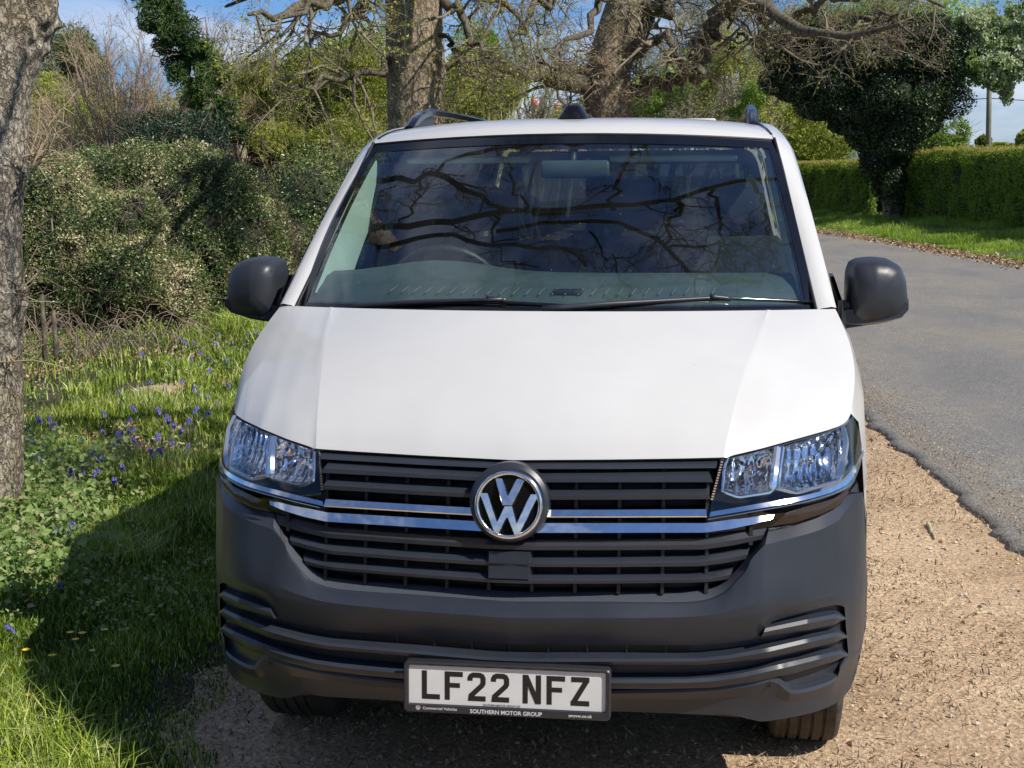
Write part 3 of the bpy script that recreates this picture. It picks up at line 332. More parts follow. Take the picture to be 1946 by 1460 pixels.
# wings below the shoulder
def side_z_low(Y):
    z = .30
    for yc in (.90, 3.90):
        if abs(Y-yc) < .405: z = max(z, .33+math.sqrt(max(0, .405**2-(Y-yc)**2)))
    return z
for sg in (1, -1):
    front = np.array([(.8875, .498, 1.089), (.912, .528, 1.06), (.920, .515, 1.0), (.922, .47, .93), (.924, .44, .87), (.932, .455, .80), (.94, .50, .75), (.944, .555, .62), (.942, .57, .565)])
    b = MB()
    Ys = shoulder[:, 1]
    rws = [shoulder]
    front_r = resample(front, 9)
    lo = front[1:]
    for j, fp in enumerate(lo):
        row = []
        for i, sp in enumerate(shoulder):
            t = i/(len(shoulder)-1); Y = fp[1]+(1.02-fp[1])*t
            zl = side_z_low(Y)
            zr = 1.335+(max(zl, .33)-1.335)*((j+1)/len(lo))**1.0
            z = fp[2]+(zr-fp[2])*smoothstep(0, 1, t)
            z = max(z, zl)
            x = fp[0]+(XS(z)-fp[0])*min(1, t*3)
            row.append((x, Y, z))
        rws.append(np.array(row))
    rws = [r*np.array([sg, 1, 1]) for r in rws]
    b.grid(rws, flip=sg > 0); b.build('wing', M['paint'], VAN, sharp=40)
# lower body sides with wheel arches
A_OUT = np.array([(.872, .925, 1.342), (.842, 1.10, 1.485), (.812, 1.28, 1.625), (.785, 1.44, 1.745), (.768, 1.56, 1.82), (.748, 1.66, 1.866), (.72, 1.74, 1.898), (.69, 1.80, 1.915), (.665, 1.85, 1.92)])
for sg in (1, -1):
    Y = np.unique(np.r_[np.arange(1.02, 4.86, .08), np.linspace(3.5, 4.3, 25), np.linspace(1.02, 1.31, 12), 4.88])
    rws = []
    for t in np.linspace(0, 1, 14):
        rws.append([(sg*XS(z)*(1 if y < 4.6 else 1-.04*((y-4.6)/.28)**2), y, z) for y in Y for z in [1.345+(side_z_low(y)-1.345)*t]])
    b = MB().grid(rws, flip=sg > 0); b.build('body_side', M['paint'], VAN, sharp=40)
    # upper side with window openings
    A = resample(A_OUT, 15); cols = []
    for f_, g in ((0, 0), (.012, 0), (.05, 0), (.085, 0)): cols.append([(a[0]*(1-f_*.2), a[1]+f_, a[2]) for a in A])
    for y in (2.0, 2.03, 2.12, 2.15, 3.30, 3.33, 3.42, 3.45, 4.62, 4.86): cols.append([(XS(a[2])*(1 if y < 4.8 else .985), y, a[2]) for a in A])
    cols = [[(sg*p[0], p[1], p[2]) for p in c] for c in cols]
    win = {3, 7, 11}
    b = MB().grid(cols, flip=sg < 0, skip=lambda i, j: i in win and 1 <= j <= 11); b.build('window_surround', M['paint'], VAN, sharp=35)
    for i in (3, 7, 11):
        g = MB().grid([[(p[0]-sg*.012, p[1], p[2]) for p in cols[k][1:13]] for k in (i, i+1)], flip=sg < 0)
        g.build('side_window', M['sideglass'] if i == 3 else M['rearglass'], VAN)
        # black rubber round each window
        e = MB(); q = [cols[i][k] for k in range(1, 13)]+[cols[i+1][k] for k in range(12, 0, -1)]; q.append(q[0])
        e.tube([(p[0]-sg*.002, p[1], p[2]) for p in q], .012, 6, False); e.build('window_seal', M['black'], VAN)
    # sill, seams and handle
    e = MB().box((sg*.905-.02, 1.32, .24), (sg*.905+.02, 3.48, .34), .008); e.build('sill', M['plastic'], VAN)
    for y in (1.16, 2.18, 3.42):
        e = MB().tube([(sg*(XS(z)+.0005), y, z) for z in np.linspace(.36, 1.33, 12)], .003, 4, False); e.build('door_seam', M['black'], VAN)
    e = MB().box((sg*.945-.015, 2.0, 1.14), (sg*.945+.015, 2.13, 1.17), .006); e.build('door_handle', M['plastic'], VAN)
# rear wall
b = MB().grid([[(x, 4.87, z) for x in (-XS(z)*.97, -.66, .66, XS(z)*.97)] for z in (.32, .7, 1.2, 1.36, 1.80, 1.88)], skip=lambda i, j: j == 1 and i == 3)
b.build('tailgate', M['paint'], VAN)
MB().grid([[(x, 4.865, z) for x in (-.66, .66)] for z in (1.36, 1.80)]).build('rear_window', M['rearglass'], VAN)

# roof
def top_pt(x): return np.array([x, 1.36+.32*x*x, 1.882-.047*x*x])
rs = np.array([0, .18, .36, .54, .7, .82, .90, .96, 1.0])
RC_ = [(1.36, 1.882), (1.372, 1.894), (1.41, 1.914), (1.47, 1.930), (1.60, 1.943), (1.80, 1.953), (2.1, 1.963), (2.4, 1.970), (3.2, 1.975), (4.2, 1.968), (4.7, 1.955), (4.88, 1.90)]
RE_ = [(.70, 1.516, 1.859), (.697, 1.53, 1.868), (.690, 1.56, 1.882), (.679, 1.62, 1.897), (.665, 1.72, 1.912), (.655, 1.85, 1.922), (.65, 2.1, 1.930), (.65, 2.4, 1.935), (.65, 3.2, 1.938), (.65, 4.2, 1.93), (.65, 4.7, 1.918), (.65, 4.88, 1.87)]
rx = rs*.70
rws = []
for k, ((yc, zc), (xe, ye, ze)) in enumerate(zip(RC_, RE_)):
    rws.append(np.array([(s_*xe, yc+(ye-yc)*s_**2, zc+(ze-zc)*s_**(2.0+.5*min(k, 2))) for s_ in rs]))
b = MB().grid([full(r) for r in rws]); roof = b.build('roof', M['paint'], VAN, sharp=40)
# A pillar outer skin and roof gutter between glass, roof and side
gl_side = resample([rear_pt(.812)+[0, .02, -.01], (.765, 1.18, 1.56), (.725, 1.40, 1.755), top_pt(.70)], 15)
for sg in (1, -1):
    A = resample(A_OUT, 15)
    r0 = np.vstack([gl_side[:-1][:12], resample([gl_side[12], top_pt(.70), (.679, 1.62, 1.897), (.655, 1.85, 1.921)], 8)[1:]]); r3 = resample(A_OUT, len(r0)); r0 = resample(r0, len(r3))
    r1 = r0*.72+r3*.28+np.array([.0, -.010, .008]); r2 = r0*.30+r3*.70+np.array([.006, -.014, .008])
    q = [r0+np.array([.002, .012, -.012]), r0+np.array([.003, -.006, .004]), r1, r2, r3+np.array([.003, -.004, 0]), r3+np.array([0, .01, 0])]
    MB().grid([x*np.array([sg, 1, 1]) for x in q], flip=sg > 0).build('windscreen_pillar', M['paint'], VAN, sharp=50)
    # cant rail joining the roof edge with the side
    rr = np.array([r[-1] for r in rws]); ed = np.vstack([resample(rr[:7], 16), resample(rr[6:], 8)[1:]])
    A2 = np.vstack([A_OUT[4:], [(.665, 4.86, 1.92)]])
    side = np.array([np.array([float(np.interp(p[1]+.04, A2[:, 1], A2[:, 0])), max(1.56, p[1]+.04) if p[1] < 4.8 else p[1], float(np.interp(p[1]+.04, A2[:, 1], A2[:, 2]))]) for p in ed])
    mid = ed*.6+side*.4+np.array([.0, 0, .0])
    MB().grid([x*np.array([sg, 1, 1]) for x in (ed, mid, side)], flip=sg > 0).build('cant_rail', M['paint'], VAN, sharp=50)
    gut = MB().tube([(sg*p[0], p[1], p[2]+.002) for p in ed[1:]], .0045, 5, False); gut.build('roof_gutter', M['gloss'], VAN)
    # gasket along the glass
    MB().tube([(sg*(p[0]+.001), p[1]-.007, p[2]+.006) for p in gl_side], .0055, 6, False).build('windscreen_gasket', M['black'], VAN)
MB().tube([tuple(p) for p in off(full(np.array([top_pt(x) for x in rx])), 0, -.004, .0)], .005, 6, False).build('windscreen_gasket', M['black'], VAN)

# windscreen
def ws(u, v):
    """u -1..1 across, v 0..1 up"""
    xb, xt = u*.815, u*.70
    p0 = rear_pt(abs(xb)); p0[0] = xb; p0 = p0+np.array([0, .03, -.012]); p1 = top_pt(xt)
    p = p0+(p1-p0)*v; bulge = .030*math.sin(math.pi*v)
    sx = np.array([0, -.65, .76])*bulge
    return p+sx
us = np.r_[-1, -.985, np.linspace(-.966, .966, 31), .985, 1]; vs = np.r_[0, .03, .06, np.linspace(.1, .93, 14), .965, 1]
G = [[ws(u, v) for u in us] for v in vs]
nu, nv = len(us), len(vs)
isf = lambda i, j: i < 1 or i >= nv-3 or j < 2 or j >= nu-3
glass = MB().grid(G, skip=isf).build('windscreen', M['glass'], VAN)
MB().grid([[p+np.array([0, -.0015, .0015]) for p in r] for r in G], skip=lambda i, j: not isf(i, j)).build('windscreen_border', M['gloss'], VAN)

# scuttle panel under the wipers
MB().grid([[rear_pt(abs(x))*np.array([0, 1, 1])+np.array([x, dy, dz]) for x in np.linspace(-.80, .80, 25)] for dy, dz in ((.004, -.004), (.03, -.006), (.06, .012))]).build('scuttle_panel', M['black'], VAN)
# wipers
for arm, blade, tip in WIPERS:
    w = MB().tube(resample(arm, 10), np.linspace(.011, .006, 10), 6).build('wiper', M['plastic_smooth'], VAN)
    MB().tube(resample(blade, 12), .0065, 6).build('blade', M['gloss'], w)
    MB().tube(resample(tip, 6), .0085, 6).build('blade_clip', M['plastic_smooth'], w)

# interior
MB().grid([[(x, y, z) for x, y, z in row] for row in
           [[(x, .62+.42*x*x+.055, 1.335) for x in np.linspace(-.78, .78, 21)],
            [(x, .80+.30*x*x, 1.385) for x in np.linspace(-.79, .79, 21)],
            [(x, .98+.12*x*x, 1.425+.018*math.exp(-((x+.38)/.22)**2)) for x in np.linspace(-.80, .80, 21)],
            [(x, 1.08+.06*x*x, 1.435+.04*math.exp(-((x+.38)/.22)**2)) for x in np.linspace(-.81, .81, 21)],
            [(x, 1.11, 1.40+.04*math.exp(-((x+.38)/.22)**2)) for x in np.linspace(-.81, .81, 21)],
            [(x, 1.14, 1.0) for x in np.linspace(-.81, .81, 21)]]]).build('dashboard', M['dash'], VAN, sharp=60)
dl = MB()
for k in range(26):
    x = -.50+k*.040
    y = .80+.3*x*x
    dl.tube([(x, y-.012, 1.389), (x+.012, y+.05, 1.404)], .0022, 4)
dl.build('dashboard_vents', M['ventline'], VAN)
MB().box((.02, .80, 1.385), (.11, .86, 1.402), .004).build('sensor_box', M['black'], VAN)
th = np.linspace(0, 2*math.pi, 33)
MB().tube([(-.40+.19*math.cos(a), 1.30-.10*math.sin(a)*.9+.0, 1.34+.165*math.sin(a)) for a in th], .015, 8, False).build('steering_wheel', M['black'], VAN)
for x in (-.42, .20, .56):
    s = MB().box((x-.22, 1.75, 1.0), (x+.22, 1.90, 1.52), .05).build('seat', M['seat'], VAN, sharp=50)
    MB().box((x-.12, 1.78, 1.54), (x+.12, 1.87, 1.73), .035).build('headrest', M['seat'], s, sharp=50)
m_ = MB().box((-.075, 1.285, 1.735), (.155, 1.305, 1.795), .008).build('interior_mirror', M['dash'], VAN)
MB().tube([(.03, 1.30, 1.76), (.03, 1.34, 1.84)], .016, 8).build('mirror_stalk', M['black'], m_)
for sg in (1, -1):
    n_ = 14
    e0 = np.array([ws(sg*.955, v)+np.array([0, .012, -.012]) for v in np.linspace(.10, .90, n_)])
    wd = np.interp(np.linspace(0, 1, n_), [0, .12, .5, .85, 1], [.12, .36, .33, .22, .10])
    e1 = np.array([(p[0]+sg*.0, p[1]+w_*1.0, p[2]-w_*.12) for p, w_ in zip(e0, wd)])
    MB().grid([e0, (e0+e1)/2+np.array([-sg*.012, 0, 0]), e1], flip=sg > 0).build('pillar_trim', M['trim'], VAN)
    # sun visor, door card, B pillar
    MB().box((sg*.36-.22, 1.50, 1.79), (sg*.36+.22, 1.66, 1.812), .006).build('sun_visor', M['trim'], VAN)
    MB().box((sg*.84-.02, 1.15, .5), (sg*.84+.02, 2.05, 1.37), .01).build('door_card', M['cabin'], VAN)
    MB().grid([[(sg*(XS(z)-.05), y, z) for z in (1.0, 1.36, 1.6, 1.85)] for y in (2.0, 2.14)]).build('door_pillar', M['trim'], VAN)
MB().grid([[(x, y, z) for x in (-.64, -.35, 0, .35, .64)] for y, z in ((1.62, 1.845), (2.5, 1.89), (4.8, 1.89))]).build('headlining', M['cabin'], VAN)
MB().box((-.80, 1.16, .42), (.80, 4.80, .46)).build('cabin_floor', M['cabin'], VAN)
MB().box((-.74, .30, .26), (.74, 4.75, .36), .03).build('underbody', M['black'], VAN)
MB().box((-.50, .24, .40), (.50, 1.10, .98), .02).build('engine_bay', M['black'], VAN)

# roof rails, aerial, roof rib
for sg in (1, -1):
    pts = np.array([(.637, 1.80, 1.918), (.635, 1.90, 1.955), (.633, 2.02, 1.983), (.631, 2.14, 1.996), (.630, 2.6, 2.002), (.630, 3.6, 2.002), (.632, 4.2, 1.992), (.636, 4.45, 1.965), (.638, 4.55, 1.925)])
    pts = resample(pts, 30)*np.array([sg, 1, 1])
    prof = [(-.017, -.012), (-.017, .007), (-.009, .014), (.009, .014), (.017, .007), (.017, -.012)]
    rws = [[(p[0]+a, p[1], p[2]+c) for a, c in prof] for p in pts]
    b = MB().grid(rws, closed=True, flip=sg > 0); b.F.append(tuple(range(6))[::sg]); b.F.append(tuple(range(b.n-6, b.n))[::-sg])
    rail = b.build('roof_rail', M['gloss'], VAN, sharp=40)
    for y0_, y1_, y2_ in ((1.74, 2.06, 2.24), (4.60, 4.42, 4.30)):
        o0 = [(sg*.642+a, y, z) for a in (-.016, .016) for y, z in ((y0_, 1.90), (y1_, 1.982), (y2_, 1.982), (y2_-(y2_-y1_)*.3, 1.92))]
        MB().add(o0, [(0, 1, 2, 3), (7, 6, 5, 4), (0, 4, 5, 1), (1, 5, 6, 2), (2, 6, 7, 3), (3, 7, 4, 0)]).build('rail_foot', M['plastic_smooth'], rail, smooth=False)
b = MB(); rws = []
for z, w_, l_ in ((1.944, .058, .085), (1.952, .052, .078), (1.985, .032, .05), (1.994, .022, .035)):
    rws.append([(w_*np.sign(math.cos(a))*abs(math.cos(a))**.5, 1.66+l_*np.sign(math.sin(a))*abs(math.sin(a))**.6, z) for a in np.linspace(0, 2*math.pi, 24, endpoint=False)])
b.grid(rws, closed=True); b.F.append(tuple(range(72, 96))); b.build('roof_aerial', M['gloss'], VAN, sharp=50)
MB().box((.36, 2.35, 1.94), (.50, 3.6, 1.9665), .006).build('roof_rib', M['paint'], VAN)

# ---------------- front end
# dark backing behind the grilles
MB().grid([[S(x, z, .075) for x in np.linspace(-.72, .72, 37)] for z in np.linspace(.66, .865, 5)]).grid([[S(x, z, .075) for x in np.linspace(-.512, .512, 27)] for z in np.linspace(.865, 1.02, 5)]).build('radiator_panel', M['black'], VAN)
for k in range(6):
    for sg in (1, -1):
        x = sg*(.056+.111*k); g = MB()
        for z0, z1 in ((.69, .86), (.86, 1.005)):
            if abs(x) > .52 and z1 > .9: continue
            zt = max(z0, .69 if abs(x) < .5 else .69+(abs(x)-.5)*1.1)
            for dx in (-.0045, .0045):
                r0 = [S(x+dx, z, .018)*[1, 1, 1] for z in np.linspace(zt, z1, 5)]; r1 = [p+[0, .05, 0] for p in r0]
                g.grid([r0, r1])
            r0 = [S(x-.0045, z, .018) for z in np.linspace(zt, z1, 5)]; r1 = [S(x+.0045, z, .018) for z in np.linspace(zt, z1, 5)]; g.grid([r0, r1])
        g.build('grille_bar', M['black'], VAN, smooth=False)
def strip(top, bot, deep=.024, ridge=.35, out=.012, n=60, mat='plastic', name='grille_slat', lip=.004, straight=True):
    T, B_ = full(resample(top, n)), full(resample(bot, n))
    r = [off(T, 0, deep, lip), off(T), off(T*(1-ridge)+B_*ridge, 0, -out, 0), off(T*.12+B_*.88, 0, -out*.8, 0), off(B_), off(B_, 0, deep, -lip)]
    b = MB().grid(r); m = len(T); base = b.n-6*m
    for j in (0, m-1): b.F.append(tuple(base+k*m+j for k in range(6)))
    return b.build(name, M[mat], VAN, sharp=28)
for k in ('s1', 's2'): strip(C_[k], C_[k+'b'])
for k in ('l1', 'l2', 'l3'): strip(C_[k], C_[k+'b'], ridge=.45)
strip(C_['seal'], C_['sealb'], out=.004, name='bonnet_seal', mat='plastic')
strip(C_['s3'], C_['s3b'], ridge=.72, out=.011, mat='chrome', name='chrome_strip')
strip(C_['c1'], C_['c1b'], ridge=.80, out=.014, mat='chrome', name='chrome_strip', deep=.03)
# black strip under the headlights, beside the chrome
for sg in (1, -1):
    HB = resample(C_['hl_bot'], 20); lo_ = resample(np.vstack([[S(.505, .80, .03)], [S(.60, .84, .03)], C_['R0'][51:70]]), 20)
    MB().grid([x*np.array([sg, 1, 1]) for x in (off(HB, 0, .006, .0), off((HB+lo_)/2, 0, .012, 0), off(lo_, 0, .004, 0))], flip=sg < 0).build('headlight_surround', M['gloss'], VAN, sharp=40)
    a, c = resample(C_['ind_t'], 14), resample(C_['ind_b'], 14)
    MB().grid([x*np.array([sg, 1, 1]) for x in (off(a, 0, .004), off((a+c)/2, 0, -.005), off(c, 0, .003))], flip=sg < 0).build('indicator', M['amber'], VAN)
# bonnet shut line above the headlights
# headlights
for sg in (1, -1):
    T = np.vstack([C_['hl_top'], [(.909, .545, 1.071)], [(.921, .59, 1.054)]]); B_ = np.vstack([C_['hl_bot'], [(.908, .43, .948)], [(.924, .51, .962)]])
    T, B_ = resample(T, 26), resample(B_, 26)
    m3 = lambda x: np.asarray(x)*np.array([sg, 1, 1])
    bk = .17
    rr = [off(T, 0, .004), off(T, 0, bk, -.01), off(T*.5+B_*.5, 0, bk+.01), off(B_, 0, bk, .01), off(B_, 0, .004)]
    h = MB().grid([m3(x) for x in rr], flip=sg < 0)
    base = h.n-5*26
    h.F.append(tuple(base+k*26 for k in range(5)))
    hl = h.build('headlight', M['lampbody'], VAN, sharp=30)
    L = [T*(1-t)+B_*t+np.array([0, -.014*math.sin(math.pi*t), 0]) for t in np.linspace(0, 1, 7)]
    MB().grid([m3(x) for x in L], flip=sg < 0).build('lens', M['lens'], hl)
    a, c = resample(np.vstack([C_['hl_chrome_t'], [(.926, .52, .985)]]), 22), resample(np.vstack([C_['hl_chrome_b'], [(.928, .52, .972)]]), 22)
    MB().grid([m3(x) for x in (off(a, 0, .03), off(a, 0, .0), off(c, 0, -.002), off(c, 0, .03))], flip=sg < 0).build('chrome_trim', M['chrome'], hl, sharp=30)
    # smooth inner side band
    for nm, key, dd in (('inner', 'fr_in', 0), ('outer', 'fr_out', 0)):
        P = C_[key]
        top = [P[-1], P[0]]
        loop = np.vstack([resample(P, 30), resample(top, 10)[1:-1]])
        cen = loop.mean(0)
        rings = []
        for s_, d_ in ((1, 0), (.97, .02), (.80, .045), (.55, .060), (.30, .066), (.10, .068)):
            rings.append(m3(cen+(loop-cen)*np.array([s_, s_, s_])+np.array([0, d_, 0])))
        q = MB().grid(rings, closed=True, flip=sg > 0); q.F.append(tuple(range(q.n-len(loop), q.n)))
        q.build('reflector', M['reflector'], hl, sharp=60)
        bz = MB().tube(m3(resample(P, 30)+np.array([0, -.004, 0])), np.r_[np.full(8, .004), np.full(12, .005), np.full(10, .011)] if key == 'fr_in' else np.r_[np.full(10, .0075), np.full(10, .005), np.full(10, .011)], 6)
        bz.build('bezel', M['satin'], hl, sharp=40)
        cb = cen+np.array([0, .065, .0])
        q = MB().tube([m3(cb), m3(cb+np.array([0, -.02, 0])), m3(cb+np.array([0, -.034, 0]))], [.009, .008, .002], 12); q.build('bulb', M['chrome'], hl, sharp=50)
    # fluted bright strip at the inner end
    fl = MB()
    p0, p1 = C_['fr_in'][0]+np.array([-.014, .0, -.01]), C_['fr_in'][2]+np.array([-.02, .0, .0])
    for t in np.linspace(0, 1.25, 16):
        p = p0+(p1-p0)*t; fl.box(*( (tuple(np.minimum(m3(p-[.003, .003, .002]), m3(p+[.003, .003, .002]))), tuple(np.maximum(m3(p-[.003, .003, .002]), m3(p+[.003, .003, .002]))))))
    fl.build('side_marker', M['satin'], hl, smooth=False)

# bumper skin
Rk = {}
for k, zs in (('R0', None), ('R1', (.80, .775, .545, .66)), ('R2', (.655, .66, .545, .655)), ('R3', (.59, .59, .53, .585)), ('R5', (.47, .48, .485, .517, .940, .948)), ('R6', (.435, .455, .445, .49, .930, .938))):
    P = C_[k].copy(); P[0, 0] = 0
    if zs:
        P = np.vstack([P, [((zs+(.942, .956))[4], zs[2], zs[0])], [((zs+(.942, .956))[5], zs[3], zs[1]-.005)]])
    Rk[k] = P
Rk['R0'] = np.vstack([Rk['R0'], Rk['R1'][-2:]])
if True:   # R1 tail made regular
    P = Rk['R1']; nC = 9
    tail = resample(np.vstack([P[64], [P[64]*.5+np.array([.905, .375, .895])*.5], [(.915, .395, .89)], [(.932, .47, .83)], [(.944, .55, .79)], [(.957, .66, .765)]]), 12)
    P[64:] = tail
def blend(a, c, t, d=0): return a*(1-t)+c*t+np.array([0, d, 0])
JR = 64
ncol = len(Rk['R0'])
bowout = np.array([-.006*math.sin(math.pi*min(1, j/ncol)) for j in range(ncol)])
R1b = blend(Rk['R1'], Rk['R2'], .5); R1b[:, 1] += np.linspace(.012, .0, ncol)*0
R1c = blend(Rk['R1'], Rk['R2'], .85, -.004)
R2b = blend(Rk['R2'], Rk['R3'], .12, -.002); R2c = blend(Rk['R2'], Rk['R3'], .6, -.002)
R0i = off(Rk['R0'], 0, .05, .0)
rowsA = [R0i, Rk['R0'], Rk['R1'], blend(Rk['R1'], Rk['R2'], .10, 0), R1b, R1c, Rk['R2'], R2b, R2c, Rk['R3']]
b = MB().grid([full(r) for r in rowsA])
# the recess with the fins, and the corner outside it
rec0 = off(Rk['R3'][:JR+1], 0, .026, -.004); rec1 = off(Rk['R5'][:JR+1], 0, .024, .005)
rec = [Rk['R3'][:JR+1], rec0]+[blend(rec0, rec1, t) for t in (.25, .5, .75)]+[rec1, Rk['R5'][:JR+1]]
b.grid([full(r) for r in rec])
for sg in (1, -1):
    mm = np.array([sg, 1, 1])
    b.grid([r*mm for r in (Rk['R3'][JR:], blend(Rk['R3'][JR:], Rk['R5'][JR:], .5, -.002), Rk['R5'][JR:])], flip=sg < 0)
    side_ = [blend(Rk['R3'][JR], Rk['R5'][JR], t) for t in (0, .25, .5, .75, 1)]
    rin = [rec0[-1]]+[blend(rec0[-1], rec1[-1], t) for t in (.25, .5, .75)]+[rec1[-1]]
    b.grid([np.array(side_)*mm, np.array(rin)*mm], flip=sg > 0)
R5b = blend(Rk['R5'], Rk['R6'], .10, -.008); R5c = blend(Rk['R5'], Rk['R6'], .45, .004)
b.grid([full(r) for r in (Rk['R5'], R5b, R5c, blend(Rk['R5'], Rk['R6'], .8, .004), Rk['R6'], off(Rk['R6'], 0, .05, -.002), off(Rk['R6'], 0, .20, .03))])
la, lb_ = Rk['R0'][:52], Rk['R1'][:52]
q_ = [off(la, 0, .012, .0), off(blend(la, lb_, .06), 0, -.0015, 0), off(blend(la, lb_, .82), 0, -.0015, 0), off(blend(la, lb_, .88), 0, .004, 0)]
MB().grid([full(x) for x in q_]).build('grille_lit_chamfer', M['lip'], VAN, sharp=30)  # strip over the bumper chamfer, its lit look put into the colour
bumper = b.build('bumper', M['plastic'], VAN, sharp=15)
# seam of the lower skirt and sensor holes
for sg in (1, -1):
    e = MB()
    cc = S(.662, .452, -.004)*np.array([sg, 1, 1]); ring = [(cc[0]+.0065*math.cos(a), cc[1], cc[2]+.0065*math.sin(a)) for a in np.linspace(0, 2*math.pi, 12, endpoint=False)]
    e.add(ring, [tuple(range(12))]); e.build('bumper_hole', M['ink'], bumper, smooth=False)
# black slot of the lower intake
sl = MB().grid([[S(x, z, .025)*[1, 1, 1] for x in np.linspace(-.46, .46, 31)] for z in (.528, .56)]); sl.build('lower_intake', M['ink'], VAN)
for k in range(-4, 5):
    e = MB(); e.grid([[S(.1*k-.002, z, .019) for z in (.528, .562)], [S(.1*k+.002, z, .019) for z in (.528, .562)]])
    e.build('intake_bar', M['plastic'], VAN, smooth=False)
def fin(top, bot, n=70, two=False):
    T, B_ = resample(top, n), resample(bot, n)
    def rws_(T, B_): return [off(T, 0, .045, .002), off(T), off(T*.72+B_*.28, 0, -.009, 0), off(T*.25+B_*.75, 0, -.006, 0), off(B_), off(B_, 0, .045, -.001)]
    if two:
        for sg in (1, -1):
            mm = np.array([sg, 1, 1]); b = MB().grid([r*mm for r in rws_(T, B_)], flip=sg < 0); base = b.n-6*n
            b.F.append(tuple(base+k*n for k in range(6)))
            b.build('bumper_fin', M['plastic'], VAN, sharp=26)
    else:
        MB().grid(rws_(full(T), full(B_))).build('bumper_fin', M['plastic'], VAN, sharp=26)
fin(C_['fA'], C_['fAb'], two=True); fin(C_['fB'], C_['fBb']); fin(C_['fC'], C_['fCb'])

# centre sensor covers
for z0, z1 in ((.768, .797), (.730, .760)):
    y = S(0, (z0+z1)/2)[1]
    b = MB(); V = [(-.052, y-.016, z0), (.052, y-.016, z0), (.052, y-.010, z1), (-.052, y-.010, z1), (-.060, y+.02, z0), (.060, y+.02, z0), (.060, y+.02, z1), (-.060, y+.02, z1)]
    b.add(V, [(0, 1, 2, 3), (1, 5, 6, 2), (4, 0, 3, 7), (3, 2, 6, 7), (0, 4, 5, 1)]); b.build('sensor_cover', M['plastic'], VAN, smooth=False)

# round badge: upright disc leaning back a little
BC = np.array([0, .018, .920]); lean = math.radians(9); BR = .0885
def bd(u, v, w): # u right, v up, w outwards
    return BC+np.array([u, v*math.sin(lean)-w*math.cos(lean), v*math.cos(lean)+w*math.sin(lean)])
ang = np.linspace(0, 2*math.pi, 56, endpoint=False)
def ringrow(r, w, dv=0): return [bd(r*math.cos(a), r*math.sin(a)+dv, w) for a in ang]
b = MB().grid([ringrow(.104, -.05, .006), ringrow(.102, -.006, .006), ringrow(.094, .003, .002), ringrow(.088, .004)], closed=True, flip=True)
badge = b.build('badge', M['plastic'], VAN, sharp=30)
b = MB().grid([ringrow(BR, .0), ringrow(BR, .004), ringrow(.0855, .009), ringrow(.0815, .0105), ringrow(.0775, .009), ringrow(.0755, .004), ringrow(.0755, -.001)], closed=True, flip=True); b.build('badge_ring', M['chrome'], badge)
b = MB(); b.add(ringrow(.077, .002), [tuple(range(56))[::-1]]); b.build('badge_disc', M['gloss'], badge, smooth=False)
def emb(pts): return [((u-458)/252*BR, (700-v)/262*BR) for u, v in pts]
Vp = emb([(356, 508), (402, 480), (458, 628), (521, 484), (572, 515), (492, 699), (424, 699)])
Wp = emb([(246, 628), (288, 566), (380, 826), (430, 706), (487, 706), (523, 834), (634, 572), (672, 636), (545, 912), (512, 926), (452, 790), (388, 926), (362, 906)])
for nm_i, (nm, P) in enumerate((('badge_letter', Vp), ('badge_letter', Wp))):
    n_ = len(P); cx = np.mean(P, axis=0)
    b = MB(); v0 = np.mean([p[1] for p in P]); tl = .42 if nm_i == 0 else .16; wz = (.010 if nm_i == 0 else .008)
    lf = lambda p, w: bd(p[0], p[1], w-(p[1]-v0)*tl*(1 if nm_i == 0 else 1))
    inset = []
    A = np.array(P)
    area = sum(A[i][0]*A[(i+1) % n_][1]-A[(i+1) % n_][0]*A[i][1] for i in range(n_)); sgn = 1 if area > 0 else -1
    for i in range(n_):
        p, q, r = A[i-1], A[i], A[(i+1) % n_]
        e1 = (q-p)/np.linalg.norm(q-p); e2 = (r-q)/np.linalg.norm(r-q)
        n1 = np.array([-e1[1], e1[0]])*sgn; n2 = np.array([-e2[1], e2[0]])*sgn
        mdir = n1+n2; mdir = mdir/max(.45, (mdir@mdir))*2; inset.append(q+mdir*.0013)
    b.grid([[bd(p[0], p[1], .001) for p in P], [lf(p, wz) for p in P], [lf(p, wz+.002) for p in inset]], closed=True, flip=sgn > 0)
    f = tuple(range(b.n-n_, b.n)); b.F.append(f if sgn > 0 else f[::-1])
    b.build(nm, M['chrome'], badge, smooth=False)

# number plate
PY = -.048; PZ = .452
tilt = math.radians(4)
def pl(u, v, w=0.): return np.array([u, PY-w*math.cos(tilt)+v*math.sin(tilt), PZ+v*math.cos(tilt)])
def rrect(x0, z0, x1, z1, r, w, k=5):
    out = []
    for cx, cz, a0 in ((x1-r, z1-r, 0), (x0+r, z1-r, 90), (x0+r, z0+r, 180), (x1-r, z0+r, 270)):
        for q in range(k): a = math.radians(a0+90*q/(k-1)); out.append(pl(cx+r*math.cos(a), cz+r*math.sin(a), w))
    return out
o0 = (-.266, -.066, .266, .066); i0 = (-.253, -.044, .253, .056)
b = MB().grid([rrect(*o0, .012, -.022), rrect(*o0, .012, .004), rrect(o0[0]+.003, o0[1]+.003, o0[2]-.003, o0[3]-.003, .010, .008),
               rrect(i0[0]-.002, i0[1]-.002, i0[2]+.002, i0[3]+.002, .006, .007), rrect(*i0, .005, .0)], closed=True, flip=False)
plate = b.build('number_plate', M['frame'], VAN, sharp=30)
b = MB(); b.add([pl(i0[0], i0[1], .0005), pl(i0[2], i0[1], .0005), pl(i0[2], i0[3], .0005), pl(i0[0], i0[3], .0005)], [(0, 1, 2, 3)]); b.build('plate_face', M['plate'], plate, smooth=False)
